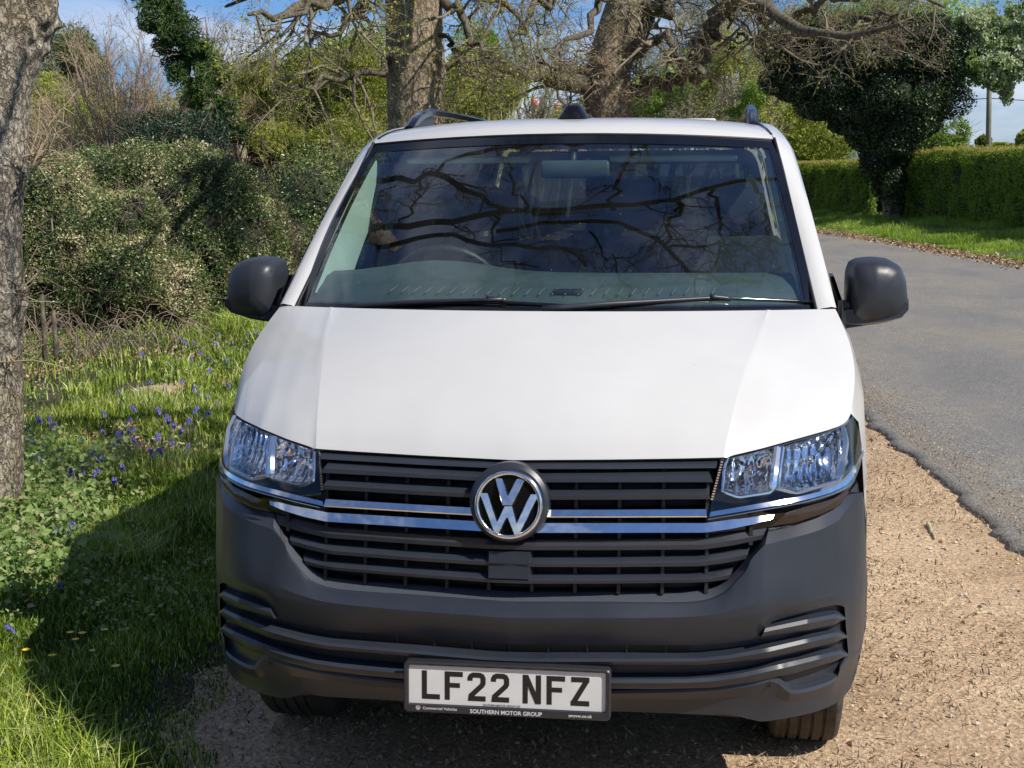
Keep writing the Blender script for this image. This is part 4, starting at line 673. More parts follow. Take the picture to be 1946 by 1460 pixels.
for k in range(9):
    x = -.20+k*.05
    MB().grid([[pl(x, .0605, .0085), pl(x+.018, .0605, .0085)], [pl(x, .0625, .0085), pl(x+.018, .0625, .0085)]]).build('frame_notch', M['black'], plate, smooth=False)
def stroke(mb, pts, w, place):
    A = np.array(pts, float); n_ = len(A); Lf, Rt = [], []
    for i in range(n_):
        if i == 0: d = A[1]-A[0]; d /= np.linalg.norm(d); nn = np.array([-d[1], d[0]])
        elif i == n_-1: d = A[-1]-A[-2]; d /= np.linalg.norm(d); nn = np.array([-d[1], d[0]])
        else:
            d1 = A[i]-A[i-1]; d1 /= np.linalg.norm(d1); d2 = A[i+1]-A[i]; d2 /= np.linalg.norm(d2)
            n1, n2 = np.array([-d1[1], d1[0]]), np.array([-d2[1], d2[0]]); nn = n1+n2; nn = nn/(nn@nn)*2
        Lf.append(A[i]+nn*w/2); Rt.append(A[i]-nn*w/2)
    mb.grid([[place(*p) for p in Rt], [place(*p) for p in Lf]])
GL = {  # strokes in a 50 x 79 cell
 'L': [[(7, 79), (7, 7), (50, 7)]],
 'F': [[(50, 72), (7, 72), (7, 0)], [(14, 41), (42, 41)]],
 '2': [[(7, 56), (7, 63), (10, 69), (16, 72), (34, 72), (40, 69), (43, 63), (43, 50), (40, 44), (10, 15), (9, 7), (50, 7)]],
 'N': [[(7, 0), (7, 79)], [(43, 79), (43, 0)]],
 'Z': [[(1, 72), (42, 72)], [(8, 7), (50, 7)]]}
def emit(ch, x0):
    mb = MB(); sc = .00094
    pc = lambda u, v: pl(x0+u*sc, -.0315+v*sc, .0012)
    for s_ in GL[ch]: stroke(mb, s_, 14 if len(s_) != 2 or ch != 'F' else 13, pc)
    if ch == 'N': mb.add([pl(x0+a*sc, -.0315+c*sc, .0016) for a, c in ((.2, 79), (15, 79), (49.8, 0), (35, 0))], [(0, 3, 2, 1)])
    if ch == 'Z': mb.add([pl(x0+a*sc, -.0315+c*sc, .0016) for a, c in ((34, 68), (50, 68), (16, 10), (0, 10))], [(0, 3, 2, 1)]); mb.add([pl(x0+a*sc, -.0315+c*sc, .0014) for a, c in ((42, 65.2), (50, 65.2), (50, 78.8), (42, 78.8))], [(0, 1, 2, 3)]); mb.add([pl(x0+a*sc, -.0315+c*sc, .0014) for a, c in ((0, .2), (8, .2), (8, 13.8), (0, 13.8))], [(0, 1, 2, 3)])
    mb.build('plate_character', M['ink'], plate, smooth=False)
for ch, u in zip('LF22NFZ', (238, 430, 620, 815, 1078, 1275, 1473)):
    emit(ch, (u-942)*.000311)
def text(body, size, u, v, mat, w, align='LEFT', bold=0.0):
    cu = bpy.data.curves.new('t', 'FONT'); cu.body = body; cu.size = size; cu.align_x = align; cu.resolution_u = 3; cu.offset = bold
    ob = bpy.data.objects.new('t', cu); COL.objects.link(ob)
    dg = bpy.context.evaluated_depsgraph_get(); me = ob.evaluated_get(dg).to_mesh()
    V = [pl(u+q.co.x, v+q.co.y, w) for q in me.vertices]; F = [tuple(p.vertices) for p in me.polygons]
    bpy.data.objects.remove(ob)
    if V: mesh('frame_lettering', V, F, mat, plate, smooth=False)
text('Commercial Vehicles', .0105, -.216, -.0565, M['print'], .0082, bold=.0001)
text('SOUTHERN MOTOR GROUP', .0145, .0, -.0605, M['print'], .0082, 'CENTER', .0003)
text('smgvw.co.uk', .0115, .160, -.0585, M['print'], .0082, bold=.0002)
text('SOUTHERN MOTOR GROUP LTD', .0065, -.012, -.0425, M['ink'], .0014, 'CENTER', .0001)
e = MB(); rc = (-.228, -.0530)
e.grid([[pl(rc[0]+r*math.cos(a), rc[1]+r*math.sin(a), .0082) for a in ang] for r in (.0048, .0058)], closed=True)
stroke(e, [(-.003, .0035), (0, -.001), (.003, .0035)], .0012, lambda u, v: pl(rc[0]+u, rc[1]+v, .0082)); stroke(e, [(-.0042, .001), (-.0018, -.0038), (0, -.001), (.0018, -.0038), (.0042, .001)], .0011, lambda u, v: pl(rc[0]+u, rc[1]+v, .0083))
e.build('frame_emblem', M['print'], plate, smooth=False)

# door mirrors
for sg in (1, -1):
    mm = np.array([sg, 1, 1])
    out = [(.922, 1.300), (.916, 1.36), (.918, 1.44), (.928, 1.468), (.95, 1.480), (1.0, 1.484), (1.045, 1.478), (1.082, 1.458), (1.101, 1.415), (1.108, 1.36), (1.106, 1.325), (1.085, 1.300), (1.03, 1.285), (.96, 1.275)]
    o = resample([(x, 0, z) for x, z in out+[out[0]]], 57)[:-1]; cen = np.array([1.0, 0, 1.385])
    rings = [o+np.array([0, 1.16, 0]), o+np.array([0, 1.10, 0])]
    for s_, yy in ((.988, 1.07), (.955, 1.045), (.895, 1.022), (.78, 1.004), (.55, .992), (.28, .987), (.05, .986)):
        rings.append(cen+(o-cen)*s_+np.array([0, yy, 0]))
    rings = [r.copy() for r in rings]
    for r in rings:
        r[:, 1] += np.clip(r[:, 0]-1.0, 0, 1)*.25*1.0
    b = MB().grid([r*mm for r in rings], closed=True, flip=sg > 0); b.F.append(tuple(range(b.n-56, b.n))[::-sg]); mir = b.build('door_mirror', M['plastic_smooth'], VAN, sharp=60)
    q = MB(); q.add([((cen+(p-cen)*.97)+np.array([0, 1.15, 0]))*mm for p in o], [tuple(range(56))]); q.build('mirror_glass', M['chrome'], mir, smooth=False)
    # lower shell, proud of the cap
    lo2 = [(.905, 1.268), (.900, 1.330), (.96, 1.336), (1.04, 1.348), (1.109, 1.362), (1.110, 1.328), (1.088, 1.297), (1.03, 1.281), (.96, 1.270)]
    o2 = resample([(x, 0, z) for x, z in lo2+[lo2[0]]], 41)[:-1]; c2 = o2.mean(0)
    R2_ = [o2+np.array([0, 1.165, 0]), o2+np.array([0, 1.075, 0]), c2+(o2-c2)*np.array([.985, 1, .94])+np.array([0, 1.045, 0]), c2+(o2-c2)*np.array([.94, 1, .7])+np.array([0, 1.012, 0.002])]
    for r in R2_: r[:, 1] += np.clip(r[:, 0]-1.0, 0, 1)*.25
    b = MB().grid([r*mm for r in R2_], closed=True, flip=sg < 0); b.F.append(tuple(range(b.n-40, b.n))[::sg]); b.build('lower_shell', M['plastic'], mir, sharp=35)
    # arm and foot plate
    ar = [(.885, .0, 1.262), (.885, 0, 1.352), (.935, 0, 1.345), (.955, 0, 1.30), (.965, 0, 1.275)]
    b = MB(); fr = [np.array(p)+np.array([0, 1.035, 0]) for p in ar]; bk_ = [np.array(p)+np.array([0, 1.13, 0]) for p in ar]
    fr2 = [c_*.0+f_ for c_, f_ in zip(fr, fr)]
    b.grid([[p*mm for p in bk_], [p*mm for p in fr]], closed=True, flip=sg < 0); b.F.append(tuple(range(b.n-5, b.n))[::sg]); b.build('mirror_arm', M['plastic_smooth'], mir, sharp=30)
    ft = [(.884, 1.0, 1.22), (.915, 1.02, 1.20), (.885, .98, 1.36), (.862, 1.02, 1.43), (.868, 1.16, 1.43), (.915, 1.15, 1.21)]
    b = MB(); V = [np.array(p)*mm for p in ft]+[(np.array(p)+np.array([.012, 0, 0]))*mm for p in ft]
    b.add(V, [(0, 1, 2), (1, 5, 4, 3, 2), (6, 8, 7), (7, 8, 9, 10, 11)]+[(i, (i+1) % 6, 6+(i+1) % 6, 6+i) for i in (0, 1, 3, 4)]); b.build('mirror_foot', M['plastic_smooth'], mir, smooth=False)

# wheels
def wheel(x, y, sg, steer=0):
    R_, w_ = .335, .108
    c = np.array([x, y, R_-.004])
    prof = [(-w_*.8, .20), (-w_*.98, .24), (-w_, .29), (-w_*.93, .322), (-w_*.80, .333)]
    tread = [(-w_*.80, .333)]
    gs = [-.052, -.018, .018, .052]
    for gx in gs: tread += [(gx-.005, R_), (gx-.0045, R_-.008), (gx+.0045, R_-.008), (gx+.005, R_)]
    tread += [(w_*.80, .333)]
    prof2 = [(w_*.80, .333), (w_*.93, .322), (w_, .29), (w_*.98, .24), (w_*.8, .20)]
    N = 96
    cs, sn = math.cos(steer), math.sin(steer)
    def rot(px_, r, a):
        v = np.array([px_*sg, r*math.cos(a), r*math.sin(a)]); v = np.array([v[0]*cs-v[1]*sn, v[0]*sn+v[1]*cs, v[2]]); return c+v
    aa = np.linspace(0, 2*math.pi, N, endpoint=False)
    t = MB().grid([[rot(p, r, a) for a in aa] for p, r in prof], closed=True).grid([[rot(p, r, a) for a in aa] for p, r in prof2], closed=True)
    w = t.build('wheel', M['rubber'], VAN, sharp=40)
    tb = MB().grid([[rot(p, r, a) for a in aa] for p, r in tread], closed=True)
    tb.build('tread', M['tread'], w, sharp=25)
    sh = MB()
    for i in range(0, N):
        a = aa[i]
        for s_ in (-1, 1):
            p0, p1 = rot(s_*w_*.62, R_+.0006, a), rot(s_*w_*.84, R_-.004, a+.012); p2, p3 = rot(s_*w_*.84, R_-.004, a+.026), rot(s_*w_*.62, R_+.0006, a+.012)
            sh.add([p0, p1, p2, p3], [(0, 1, 2, 3)])
    sh.build('tread_sipes', M['ink'], w, smooth=False)
    r = MB().grid([[rot(p, q, a) for a in aa] for p, q in ((.07, .02), (.075, .06), (.05, .12), (.055, .18), (.088, .205), (.09, .215))], closed=True)
    rm = r.build('rim', M['rim'], w, sharp=40)
    for i in range(10):
        a = i*math.pi/5; d = [rot(.066, rr, a+q) for rr, q in ((.10, -.10), (.10, .10), (.165, .11), (.165, -.11))]; MB().add(d, [(0, 1, 2, 3)]).build('rim_slot', M['ink'], rm, smooth=False)
for x, y, sg in ((.795, .90, 1), (-.795, .90, -1), (.795, 3.90, 1), (-.795, 3.90, -1)): wheel(x, y, sg)
# ------------------------------------------------------------------ numeric toolkit for plants
rng = np.random.default_rng(7)
def _hash(i, j, k):
    h = (i*374761393+j*668265263+k*2147483647 ^ (i*1274126177)) & 0xffffffff
    h = (h ^ (h >> 13))*1274126177 & 0xffffffff; h = (h ^ (h >> 16)) & 0xffffffff
    return h/4294967295.
def vnoise(P, s):
    P = np.asarray(P, float)*s+1000.; I = np.floor(P).astype(np.int64); f = P-I; f = f*f*(3-2*f); r = 0
    for a in (0, 1):
        for b_ in (0, 1):
            for c in (0, 1):
                w = (f[:, 0] if a else 1-f[:, 0])*(f[:, 1] if b_ else 1-f[:, 1])*(f[:, 2] if c else 1-f[:, 2])
                r = r+w*_hash(I[:, 0]+a, I[:, 1]+b_, I[:, 2]+c)
    return r
def unit(v): return v/(np.linalg.norm(v, axis=-1, keepdims=True)+1e-9)
def multitube(P, R, k=3):
    """P (N,n,3) polylines, R (N,n) radii -> verts, quads"""
    N, n, _ = P.shape
    T = np.gradient(P, axis=1); T = unit(T)
    ref = np.where(np.abs(T[..., 2:3]) > .9, np.array([1., 0, 0]), np.array([0, 0, 1.]))
    A = unit(np.cross(T, ref)); B_ = np.cross(T, A)
    an = np.arange(k)*2*math.pi/k
    V = P[:, :, None, :]+R[:, :, None, None]*(np.cos(an)[None, None, :, None]*A[:, :, None, :]+np.sin(an)[None, None, :, None]*B_[:, :, None, :])
    idx = np.arange(N*n*k).reshape(N, n, k)
    a = idx[:, :-1, :]; b_ = np.roll(a, -1, axis=2); c = idx[:, 1:, :]; d = np.roll(c, -1, axis=2)
    return V.reshape(-1, 3), np.stack([a, b_, d, c], -1).reshape(-1, 4)
def grow(P, R, nc, length, ang=(35, 75), wob=.25, up=.0, n=5, t0=.25, rf=.6, lr=(.6, 1.2), rmin=.002, taper=.35):
    """children polylines springing from parent polylines"""
    N, m, _ = P.shape
    par = np.repeat(np.arange(N), nc); K = len(par)
    t = t0+(1-t0)*rng.random(K)**.85; x = t*(m-1); i = np.minimum(x.astype(int), m-2); f = (x-i)[:, None]
    base = P[par, i]*(1-f)+P[par, i+1]*f; tan = unit(P[par, i+1]-P[par, i])
    br = R[par, i]*(1-f[:, 0])+R[par, i+1]*f[:, 0]
    rv = unit(np.cross(tan, rng.normal(size=(K, 3))))
    a = np.radians(rng.uniform(*ang, K))[:, None]
    d = unit(tan*np.cos(a)+rv*np.sin(a)+np.array([0, 0, up]))
    L = length*rng.uniform(*lr, K)*(1-.45*t)
    C2 = np.empty((K, n, 3)); C2[:, 0] = base; curl = rng.normal(size=(K, 3))*wob*.5
    for q in range(1, n):
        d = unit(d+rng.normal(size=(K, 3))*wob+curl+np.array([0, 0, up*.25]))
        C2[:, q] = C2[:, q-1]+d*(L/(n-1))[:, None]
    r0 = np.maximum(np.minimum(br*rf, L*.03), rmin)
    RR = r0[:, None]*np.linspace(1, taper, n)[None]
    return C2, RR
def padded(polys, n=14):
    return np.array([resample(np.array(p)[:, :3], n) for p in polys])
def leafcloud(P, size, aspect=.55, nrm=None, spread=1., droop=0., sv=.35):
    """diamond leaves, folded a little along the midrib"""
    N = len(P); d = unit(rng.normal(size=(N, 3))+np.array([0, 0, -droop])); nn = rng.normal(size=(N, 3))*spread
    if nrm is not None: nn = nn+nrm*1.2
    s = unit(np.cross(d, nn)); up = np.cross(s, d)
    L = (size*(1+sv*rng.normal(size=N)).clip(.4, 1.9))[:, None]
    V = np.stack([P-d*L*.5, P+s*L*aspect*.5+up*L*.09, P+d*L*.5, P-s*L*aspect*.5+up*L*.09], 1).reshape(-1, 3)
    F = np.arange(4*N).reshape(N, 4)
    return V, F
def leaves(name, P, size, mat, parent, rnd=None, **kw):
    V, F = leafcloud(P, size, **kw)
    r = rng.random(len(P)) if rnd is None else rnd
    return mesh(name, V, F, mat, parent, smooth=False, rnd=np.repeat(r, 4))
def ell_points(E, N, shell=.35, nscale=1.2, namp=.35, gap=.0, gscale=2.5, flat=True):
    """points near the surface of a union of ellipsoids E = [(cx,cy,cz, rx,ry,rz), ...] with uneven outline and gaps"""
    E = np.array(E, float); w = (E[:, 3]*E[:, 4]+E[:, 4]*E[:, 5]+E[:, 3]*E[:, 5]); w /= w.sum()
    out = []; nr = []; need = N; guard = 0
    while need > 0 and guard < 8:
        guard += 1; K = int(need*1.8)+100
        e = E[rng.choice(len(E), K, p=w)]
        d = unit(rng.normal(size=(K, 3)))
        rr = 1-shell*rng.random(K)**1.3
        disp = 1+namp*(vnoise(e[:, :3]+d*e[:, 3:6], nscale)-.5)*2
        p = e[:, :3]+d*e[:, 3:6]*(rr*disp)[:, None]
        ok = np.ones(K, bool)
        if gap > 0: ok &= vnoise(p, gscale) > gap
        if flat: ok &= p[:, 2] > .02
        for q in E:
            ok &= ~((((p-q[:3])/q[3:6])**2).sum(1) < (1-shell*1.05)**2)
        out.append(p[ok][:need]); nr.append(d[ok][:need]); need -= min(ok.sum(), need)
    return np.vstack(out), np.vstack(nr)
def barkmat(name, dark, light, sc=14, moss=None, bd=.02, stretch=.22):
    m, n, l, b = newmat(name)
    z = tex(n, l, sc, 7, .65, sc=(1, 1, stretch)); z2 = tex(n, l, sc*.18, 4)
    r = ramp(n, l, z.outputs['Fac'], [(.36, dark), (.52, tuple((np.array(dark)+np.array(light))*.5)), (.66, light)])
    mu = n.new('ShaderNodeMixRGB'); mu.inputs['Color2'].default_value = tuple(moss or light)+(1,)
    r2 = ramp(n, l, z2.outputs['Fac'], [(.5, (0, 0, 0)), (.72, (.6,)*3)])
    l.new(r2.outputs['Color'], mu.inputs['Fac']); l.new(r.outputs['Color'], mu.inputs['Color1']); l.new(mu.outputs['Color'], b.inputs['Base Color'])
    b.inputs['Roughness'].default_value = .9; b.inputs['Specular IOR Level'].default_value = .2
    bump(n, l, z.outputs['Fac'], b, .9, bd)
    return m
def crackbark(name, dark, mid, light, sc, stretch, bd=.03, crack=.2):
    m, n, l, b = newmat(name); t = n.new('ShaderNodeTexCoord'); mp_ = n.new('ShaderNodeMapping'); mp_.inputs['Scale'].default_value = (1, 1, stretch)
    z0 = tex(n, l, 9, 5, .6); ad = n.new('ShaderNodeMixRGB'); ad.inputs['Fac'].default_value = .16
    l.new(t.outputs['Object'], ad.inputs['Color1']); l.new(z0.outputs['Color'], ad.inputs['Color2']); l.new(ad.outputs['Color'], mp_.inputs['Vector'])
    v = n.new('ShaderNodeTexVoronoi'); v.feature = 'DISTANCE_TO_EDGE'; v.inputs['Scale'].default_value = sc; l.new(mp_.outputs['Vector'], v.inputs['Vector'])
    v2 = n.new('ShaderNodeTexVoronoi'); v2.feature = 'DISTANCE_TO_EDGE'; v2.inputs['Scale'].default_value = sc*2.6; l.new(mp_.outputs['Vector'], v2.inputs['Vector'])
    z = tex(n, l, sc*2.2, 6, .75, sc=(1, 1, .5)); z2 = tex(n, l, 3.0, 5, .6)
    r = ramp(n, l, z.outputs['Fac'], [(.32, dark), (.5, mid), (.66, light)])
    c1 = ramp(n, l, v.outputs['Distance'], [(.0, (crack,)*3), (.05, (.3+.7*crack,)*3), (.14, (1,)*3)]); c2 = ramp(n, l, v2.outputs['Distance'], [(.0, (.3+.7*crack,)*3), (.10, (1,)*3)])
    c3 = ramp(n, l, z2.outputs['Fac'], [(.35, (.78, .72, .62)), (.6, (1.05,)*3)]); src = r
    for c in (c1, c2, c3):
        mu = n.new('ShaderNodeMixRGB'); mu.blend_type = 'MULTIPLY'; mu.inputs['Fac'].default_value = 1; l.new(src.outputs['Color'], mu.inputs['Color1']); l.new(c.outputs['Color'], mu.inputs['Color2']); src = mu
    l.new(src.outputs['Color'], b.inputs['Base Color']); b.inputs['Roughness'].default_value = .92; b.inputs['Specular IOR Level'].default_value = .2
    q = bump(n, l, c1.outputs['Color'], b, .9, bd); q = bump(n, l, c2.outputs['Color'], b, .6, bd*.4, q); bump(n, l, z.outputs['Fac'], b, .7, bd*.5, q)
    return m
M['bark'] = crackbark('grey_bark', (.16, .13, .10), (.38, .34, .27), (.70, .64, .53), 34, .34, .014, .38)
M['bark_oak'] = crackbark('oak_bark', (.26, .215, .155), (.40, .34, .25), (.54, .46, .35), 24, .14, .012, .42)
M['bough'] = barkmat('dark_bough', (.03, .024, .018), (.085, .072, .055), 18, (.06, .055, .04), .01, .6)
M['limb'] = barkmat('limb_bark', (.045, .036, .026), (.20, .17, .125), 30, (.15, .15, .09), .02, .5)
M['twig_dark'] = plain('twig_dark', (.05, .042, .032), .85)
M['twig'] = plain('twig', (.20, .165, .115), .85, noise_scale=3, var=.35)
M['twig_grey'] = plain('twig_grey', (.24, .22, .17), .85, noise_scale=2, var=.3)
M['twig_red'] = plain('twig_brown', (.25, .185, .13), .85, noise_scale=2, var=.3)
M['hollyleaf'] = leafmat('dark_glossy_leaf', [(.045, .085, .022), (.08, .14, .035), (.13, .19, .05), (.22, .26, .08), (.36, .36, .15), (.60, .53, .32)], .2, .36, .6)
M['ivyleaf'] = leafmat('ivy_leaf', [(.012, .024, .010), (.022, .045, .014), (.04, .07, .02), (.08, .12, .03)], .15, .45, .5)
M['boxleaf'] = leafmat('box_leaf', [(.014, .035, .018), (.025, .055, .024), (.04, .08, .035)], .15, .4)
M['conifer'] = leafmat('conifer_leaf', [(.03, .07, .02), (.07, .13, .03), (.15, .22, .04), (.30, .33, .07)], .15, .6, .3)
M['olive'] = leafmat('olive_leaf', [(.12, .16, .02), (.23, .28, .035), (.38, .42, .06), (.54, .53, .12)], .4, .6, .3)
M['spring'] = leafmat('spring_leaf', [(.12, .22, .03), (.22, .36, .05), (.36, .50, .10), (.52, .62, .22)], .45, .5, .3)
M['birch'] = leafmat('birch_leaf', [(.12, .15, .05), (.20, .24, .09), (.28, .31, .13)], .45, .5, .3)
M['hedge'] = leafmat('clipped_hedge_leaf', [(.13, .22, .03), (.24, .37, .055), (.36, .50, .08), (.50, .60, .12)], .55, .5, .3)
M['hedgetip'] = leafmat('hedge_tip_leaf', [(.26, .34, .05), (.42, .42, .08), (.48, .30, .12), (.34, .44, .08)], .5, .5, .3)
M['grassblade'] = leafmat('grass_blade', [(.025, .05, .006), (.08, .14, .012), (.21, .32, .025), (.46, .56, .07), (.78, .78, .38)], .3, .45, .4)
M['vergeblade'] = leafmat('verge_grass', [(.10, .17, .02), (.22, .34, .035), (.36, .50, .07), (.55, .64, .18)], .4, .5, .3)
M['weed'] = leafmat('weed_leaf', [(.06, .12, .025), (.12, .21, .045), (.21, .32, .08), (.38, .43, .19), (.48, .33, .18)], .35, .5, .4)
M['litter'] = leafmat('dead_leaf', [(.12, .07, .04), (.27, .17, .09), (.44, .31, .18), (.58, .46, .30), (.18, .12, .08)], .1, .8, .2)
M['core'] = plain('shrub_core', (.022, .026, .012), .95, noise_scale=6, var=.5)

# ------------------------------------------------------------------ ground
FAR_EDGE = np.array([(9.5, -30), (8.6, 0), (7.4, 13), (5.94, 22.8), (5.23, 26.9), (4.67, 31.2), (3.49, 37.1), (1.0, 46), (-4, 58), (-14, 75), (-40, 100)], float)
NEAR_EDGE = np.array([(3.6, -30), (2.55, -3), (2.1, 1.5), (1.946, 3.2), (1.85, 4.46), (1.694, 6.03), (1.58, 6.95), (1.52, 7.6), (1.30, 10), (1.0, 14), (.3, 20), (-.8, 26), (-3.5, 34), (-9, 45), (-20, 60), (-45, 85)], float)
def edge_x(E, y): return np.interp(y, E[:, 1], E[:, 0])
def height(x, y):
    x = np.asarray(x, float); y = np.asarray(y, float)
    d = x-edge_x(FAR_EDGE, y); h = .45*smoothstep(0, 5.2, d)+.02*smoothstep(0, .5, d)
    dl = -1.6-x; h = h+.10*smoothstep(0, 2.5, dl)*smoothstep(-2, 3, y)
    h = h+.02*(vnoise(np.stack([x.ravel(), y.ravel(), 0*x.ravel()], 1), .9).reshape(x.shape)-.5)*smoothstep(0, .8, np.maximum(dl, d))
    return h
def gravel_mat():
    m, n, l, b = newmat('gravel_soil')
    z = tex(n, l, 5, 8, .7); z2 = tex(n, l, 70, 5, .75, sc=(1, .55, 1)); z3 = tex(n, l, 1.2, 4)
    v = n.new('ShaderNodeTexVoronoi'); v.inputs['Scale'].default_value = 75; t = n.new('ShaderNodeTexCoord'); l.new(t.outputs['Object'], v.inputs['Vector'])
    r = ramp(n, l, z2.outputs['Fac'], [(.30, (.16, .10, .06)), (.43, (.45, .345, .235)), (.6, (.60, .475, .335)), (.75, (.72, .60, .43))])
    r3 = ramp(n, l, z3.outputs['Fac'], [(.35, (.78, .70, .64)), (.7, (1.08, 1.05, 1.0))])
    mu = n.new('ShaderNodeMixRGB'); mu.blend_type = 'MULTIPLY'; mu.inputs['Fac'].default_value = 1
    l.new(r.outputs['Color'], mu.inputs['Color1']); l.new(r3.outputs['Color'], mu.inputs['Color2'])
    r4 = ramp(n, l, v.outputs['Color'], [(.2, (.72,)*3), (.6, (1.0,)*3), (.85, (1.3, 1.28, 1.25))])
    m2 = n.new('ShaderNodeMixRGB'); m2.blend_type = 'MULTIPLY'; m2.inputs['Fac'].default_value = .8
    l.new(mu.outputs['Color'], m2.inputs['Color1']); l.new(r4.outputs['Color'], m2.inputs['Color2']); l.new(m2.outputs['Color'], b.inputs['Base Color'])
    b.inputs['Roughness'].default_value = .95; b.inputs['Specular IOR Level'].default_value = .15
    q = bump(n, l, v.outputs['Distance'], b, .5, .006); bump(n, l, z2.outputs['Fac'], b, .7, .010, q)
    return m
M['gravel'] = gravel_mat()
def asphalt_mat():
    m, n, l, b = newmat('worn_asphalt')
    z = tex(n, l, 95, 5, .85); z2 = tex(n, l, .9, 6, .6, sc=(1, .45, 1)); z3 = tex(n, l, 9, 6, .7)
    r = ramp(n, l, z.outputs['Fac'], [(.38, (.045, .044, .044)), (.5, (.165, .157, .142)), (.62, (.40, .375, .33))])
    r2 = ramp(n, l, z2.outputs['Fac'], [(.34, (.80, .82, .86)), (.5, (.98, .97, .96)), (.66, (1.18, 1.10, .97))])
    mu = n.new('ShaderNodeMixRGB'); mu.blend_type = 'MULTIPLY'; mu.inputs['Fac'].default_value = 1
    l.new(r.outputs['Color'], mu.inputs['Color1']); l.new(r2.outputs['Color'], mu.inputs['Color2'])
    r3 = ramp(n, l, z3.outputs['Fac'], [(.3, (.88,)*3), (.7, (1.1,)*3)]); m2 = n.new('ShaderNodeMixRGB'); m2.blend_type = 'MULTIPLY'; m2.inputs['Fac'].default_value = 1
    l.new(mu.outputs['Color'], m2.inputs['Color1']); l.new(r3.outputs['Color'], m2.inputs['Color2']); l.new(m2.outputs['Color'], b.inputs['Base Color'])
    b.inputs['Roughness'].default_value = .85; bump(n, l, z.outputs['Fac'], b, .6, .004)
    return m
M['asphalt'] = asphalt_mat()
def turf_mat(name, a, c, d):
    m, n, l, b = newmat(name); z = tex(n, l, 7, 8, .7); r = ramp(n, l, z.outputs['Fac'], [(.33, a), (.5, c), (.68, d)]); l.new(r.outputs['Color'], b.inputs['Base Color'])
    b.inputs['Roughness'].default_value = .95; z2 = tex(n, l, 60, 4, .7); bump(n, l, z2.outputs['Fac'], b, .8, .02); return m
M['turf'] = turf_mat('turf_soil', (.022, .028, .010), (.05, .04, .022), (.11, .075, .04))
M['vergesoil'] = turf_mat('verge_soil', (.03, .05, .012), (.06, .09, .02), (.10, .11, .04))
def gridmesh(name, xs, ys, zf, mat, kind='structure'):
    X, Y = np.meshgrid(xs, ys); Z = zf(X, Y); V = np.stack([X, Y, Z], -1).reshape(-1, 3)
    i = np.arange(len(ys)*len(xs)).reshape(len(ys), len(xs)); F = np.stack([i[:-1, :-1], i[:-1, 1:], i[1:, 1:], i[1:, :-1]], -1).reshape(-1, 4)
    o = mesh(name, V, F, mat); o['kind'] = kind; return o
xs_ = np.unique(np.r_[np.linspace(-400, -30, 12), np.linspace(-30, 30, 121), np.linspace(30, 400, 12)]); ys_ = np.unique(np.r_[np.linspace(-60, -8, 10), np.linspace(-8, 60, 137), np.linspace(60, 600, 18)])
gridmesh('ground', xs_, ys_, lambda x, y: height(x, y)-.012*(x > edge_x(FAR_EDGE, y)-.5), M['gravel'])
# road with a broken near edge
ysr = np.unique(np.r_[np.arange(-8, 14, .025), np.arange(14, 60, .5), np.arange(60, 86, 2)])
nrx = edge_x(NEAR_EDGE, ysr)
jag = (vnoise(np.stack([ysr, 0*ysr, 0*ysr], 1), .5)-.5)*.12+(vnoise(np.stack([ysr, 0*ysr+5, 0*ysr], 1), 3)-.5)*.07+(vnoise(np.stack([ysr, 0*ysr+9, 0*ysr], 1), 11)-.5)*.04+(vnoise(np.stack([ysr, 0*ysr+9, 0*ysr], 1), 29)-.5)*.02
nrx = nrx+jag
frx = edge_x(FAR_EDGE, ysr)
rows_ = [np.stack([nrx-.015, ysr, 0*ysr-.01], 1), np.stack([nrx, ysr, 0*ysr+.022], 1)]
for t in (.01, .04, .2, .5, .8, 1.0): rows_.append(np.stack([nrx+(frx-nrx)*t, ysr, 0*ysr+.030+.03*math.sin(math.pi*t)], 1))
o = MB().grid(rows_, flip=True).build('road', M['asphalt']); o['kind'] = 'structure'
# turf under the grass on the left, and the bank beyond the road
def turf_edge(y):
    y = np.asarray(y, float); base = np.interp(y, [-6, -1, 0, .6, 1.2, 1.9, 2.6, 5, 14, 40], [-1.2, -.98, -.98, -1.12, -1.22, -1.05, -.95, -.9, -.8, -1.0])
    P = np.stack([y, 0*y+3, 0*y], 1); return base+(vnoise(P, 1.6)-.5)*.25+(vnoise(P, 7)-.5)*.10
yt = np.unique(np.r_[np.arange(-8, 15, .08), np.arange(15, 45, .5), np.arange(45, 400, 20)]); te = turf_edge(yt)
rw = []
for t in np.r_[0, .005, .015, .03, .05, np.linspace(.08, 1, 30), 2, 4, 10]:
    x = te-(te+30)*t; rw.append(np.stack([x, yt, height(x, yt)+.004], 1))
o = MB().grid(rw).build('turf', M['turf']); o['kind'] = 'structure'
yv = np.unique(np.r_[-60, -30, np.arange(-8, 60, .4), np.arange(60, 500, 20)]); fe = edge_x(FAR_EDGE, yv); rw = []
for d_ in (.35, .6, 1, 1.5, 2, 3, 4, 5, 6, 7, 8, 10, 14, 30, 80, 400):
    x = fe+d_+(.35*(vnoise(np.stack([yv, 0*yv+20, 0*yv], 1), .9)-.5) if d_ < .5 else 0); rw.append(np.stack([x, yv, height(x, yv)+.006], 1))
o = MB().grid(rw, flip=True).build('verge', M['vergesoil']); o['kind'] = 'structure'

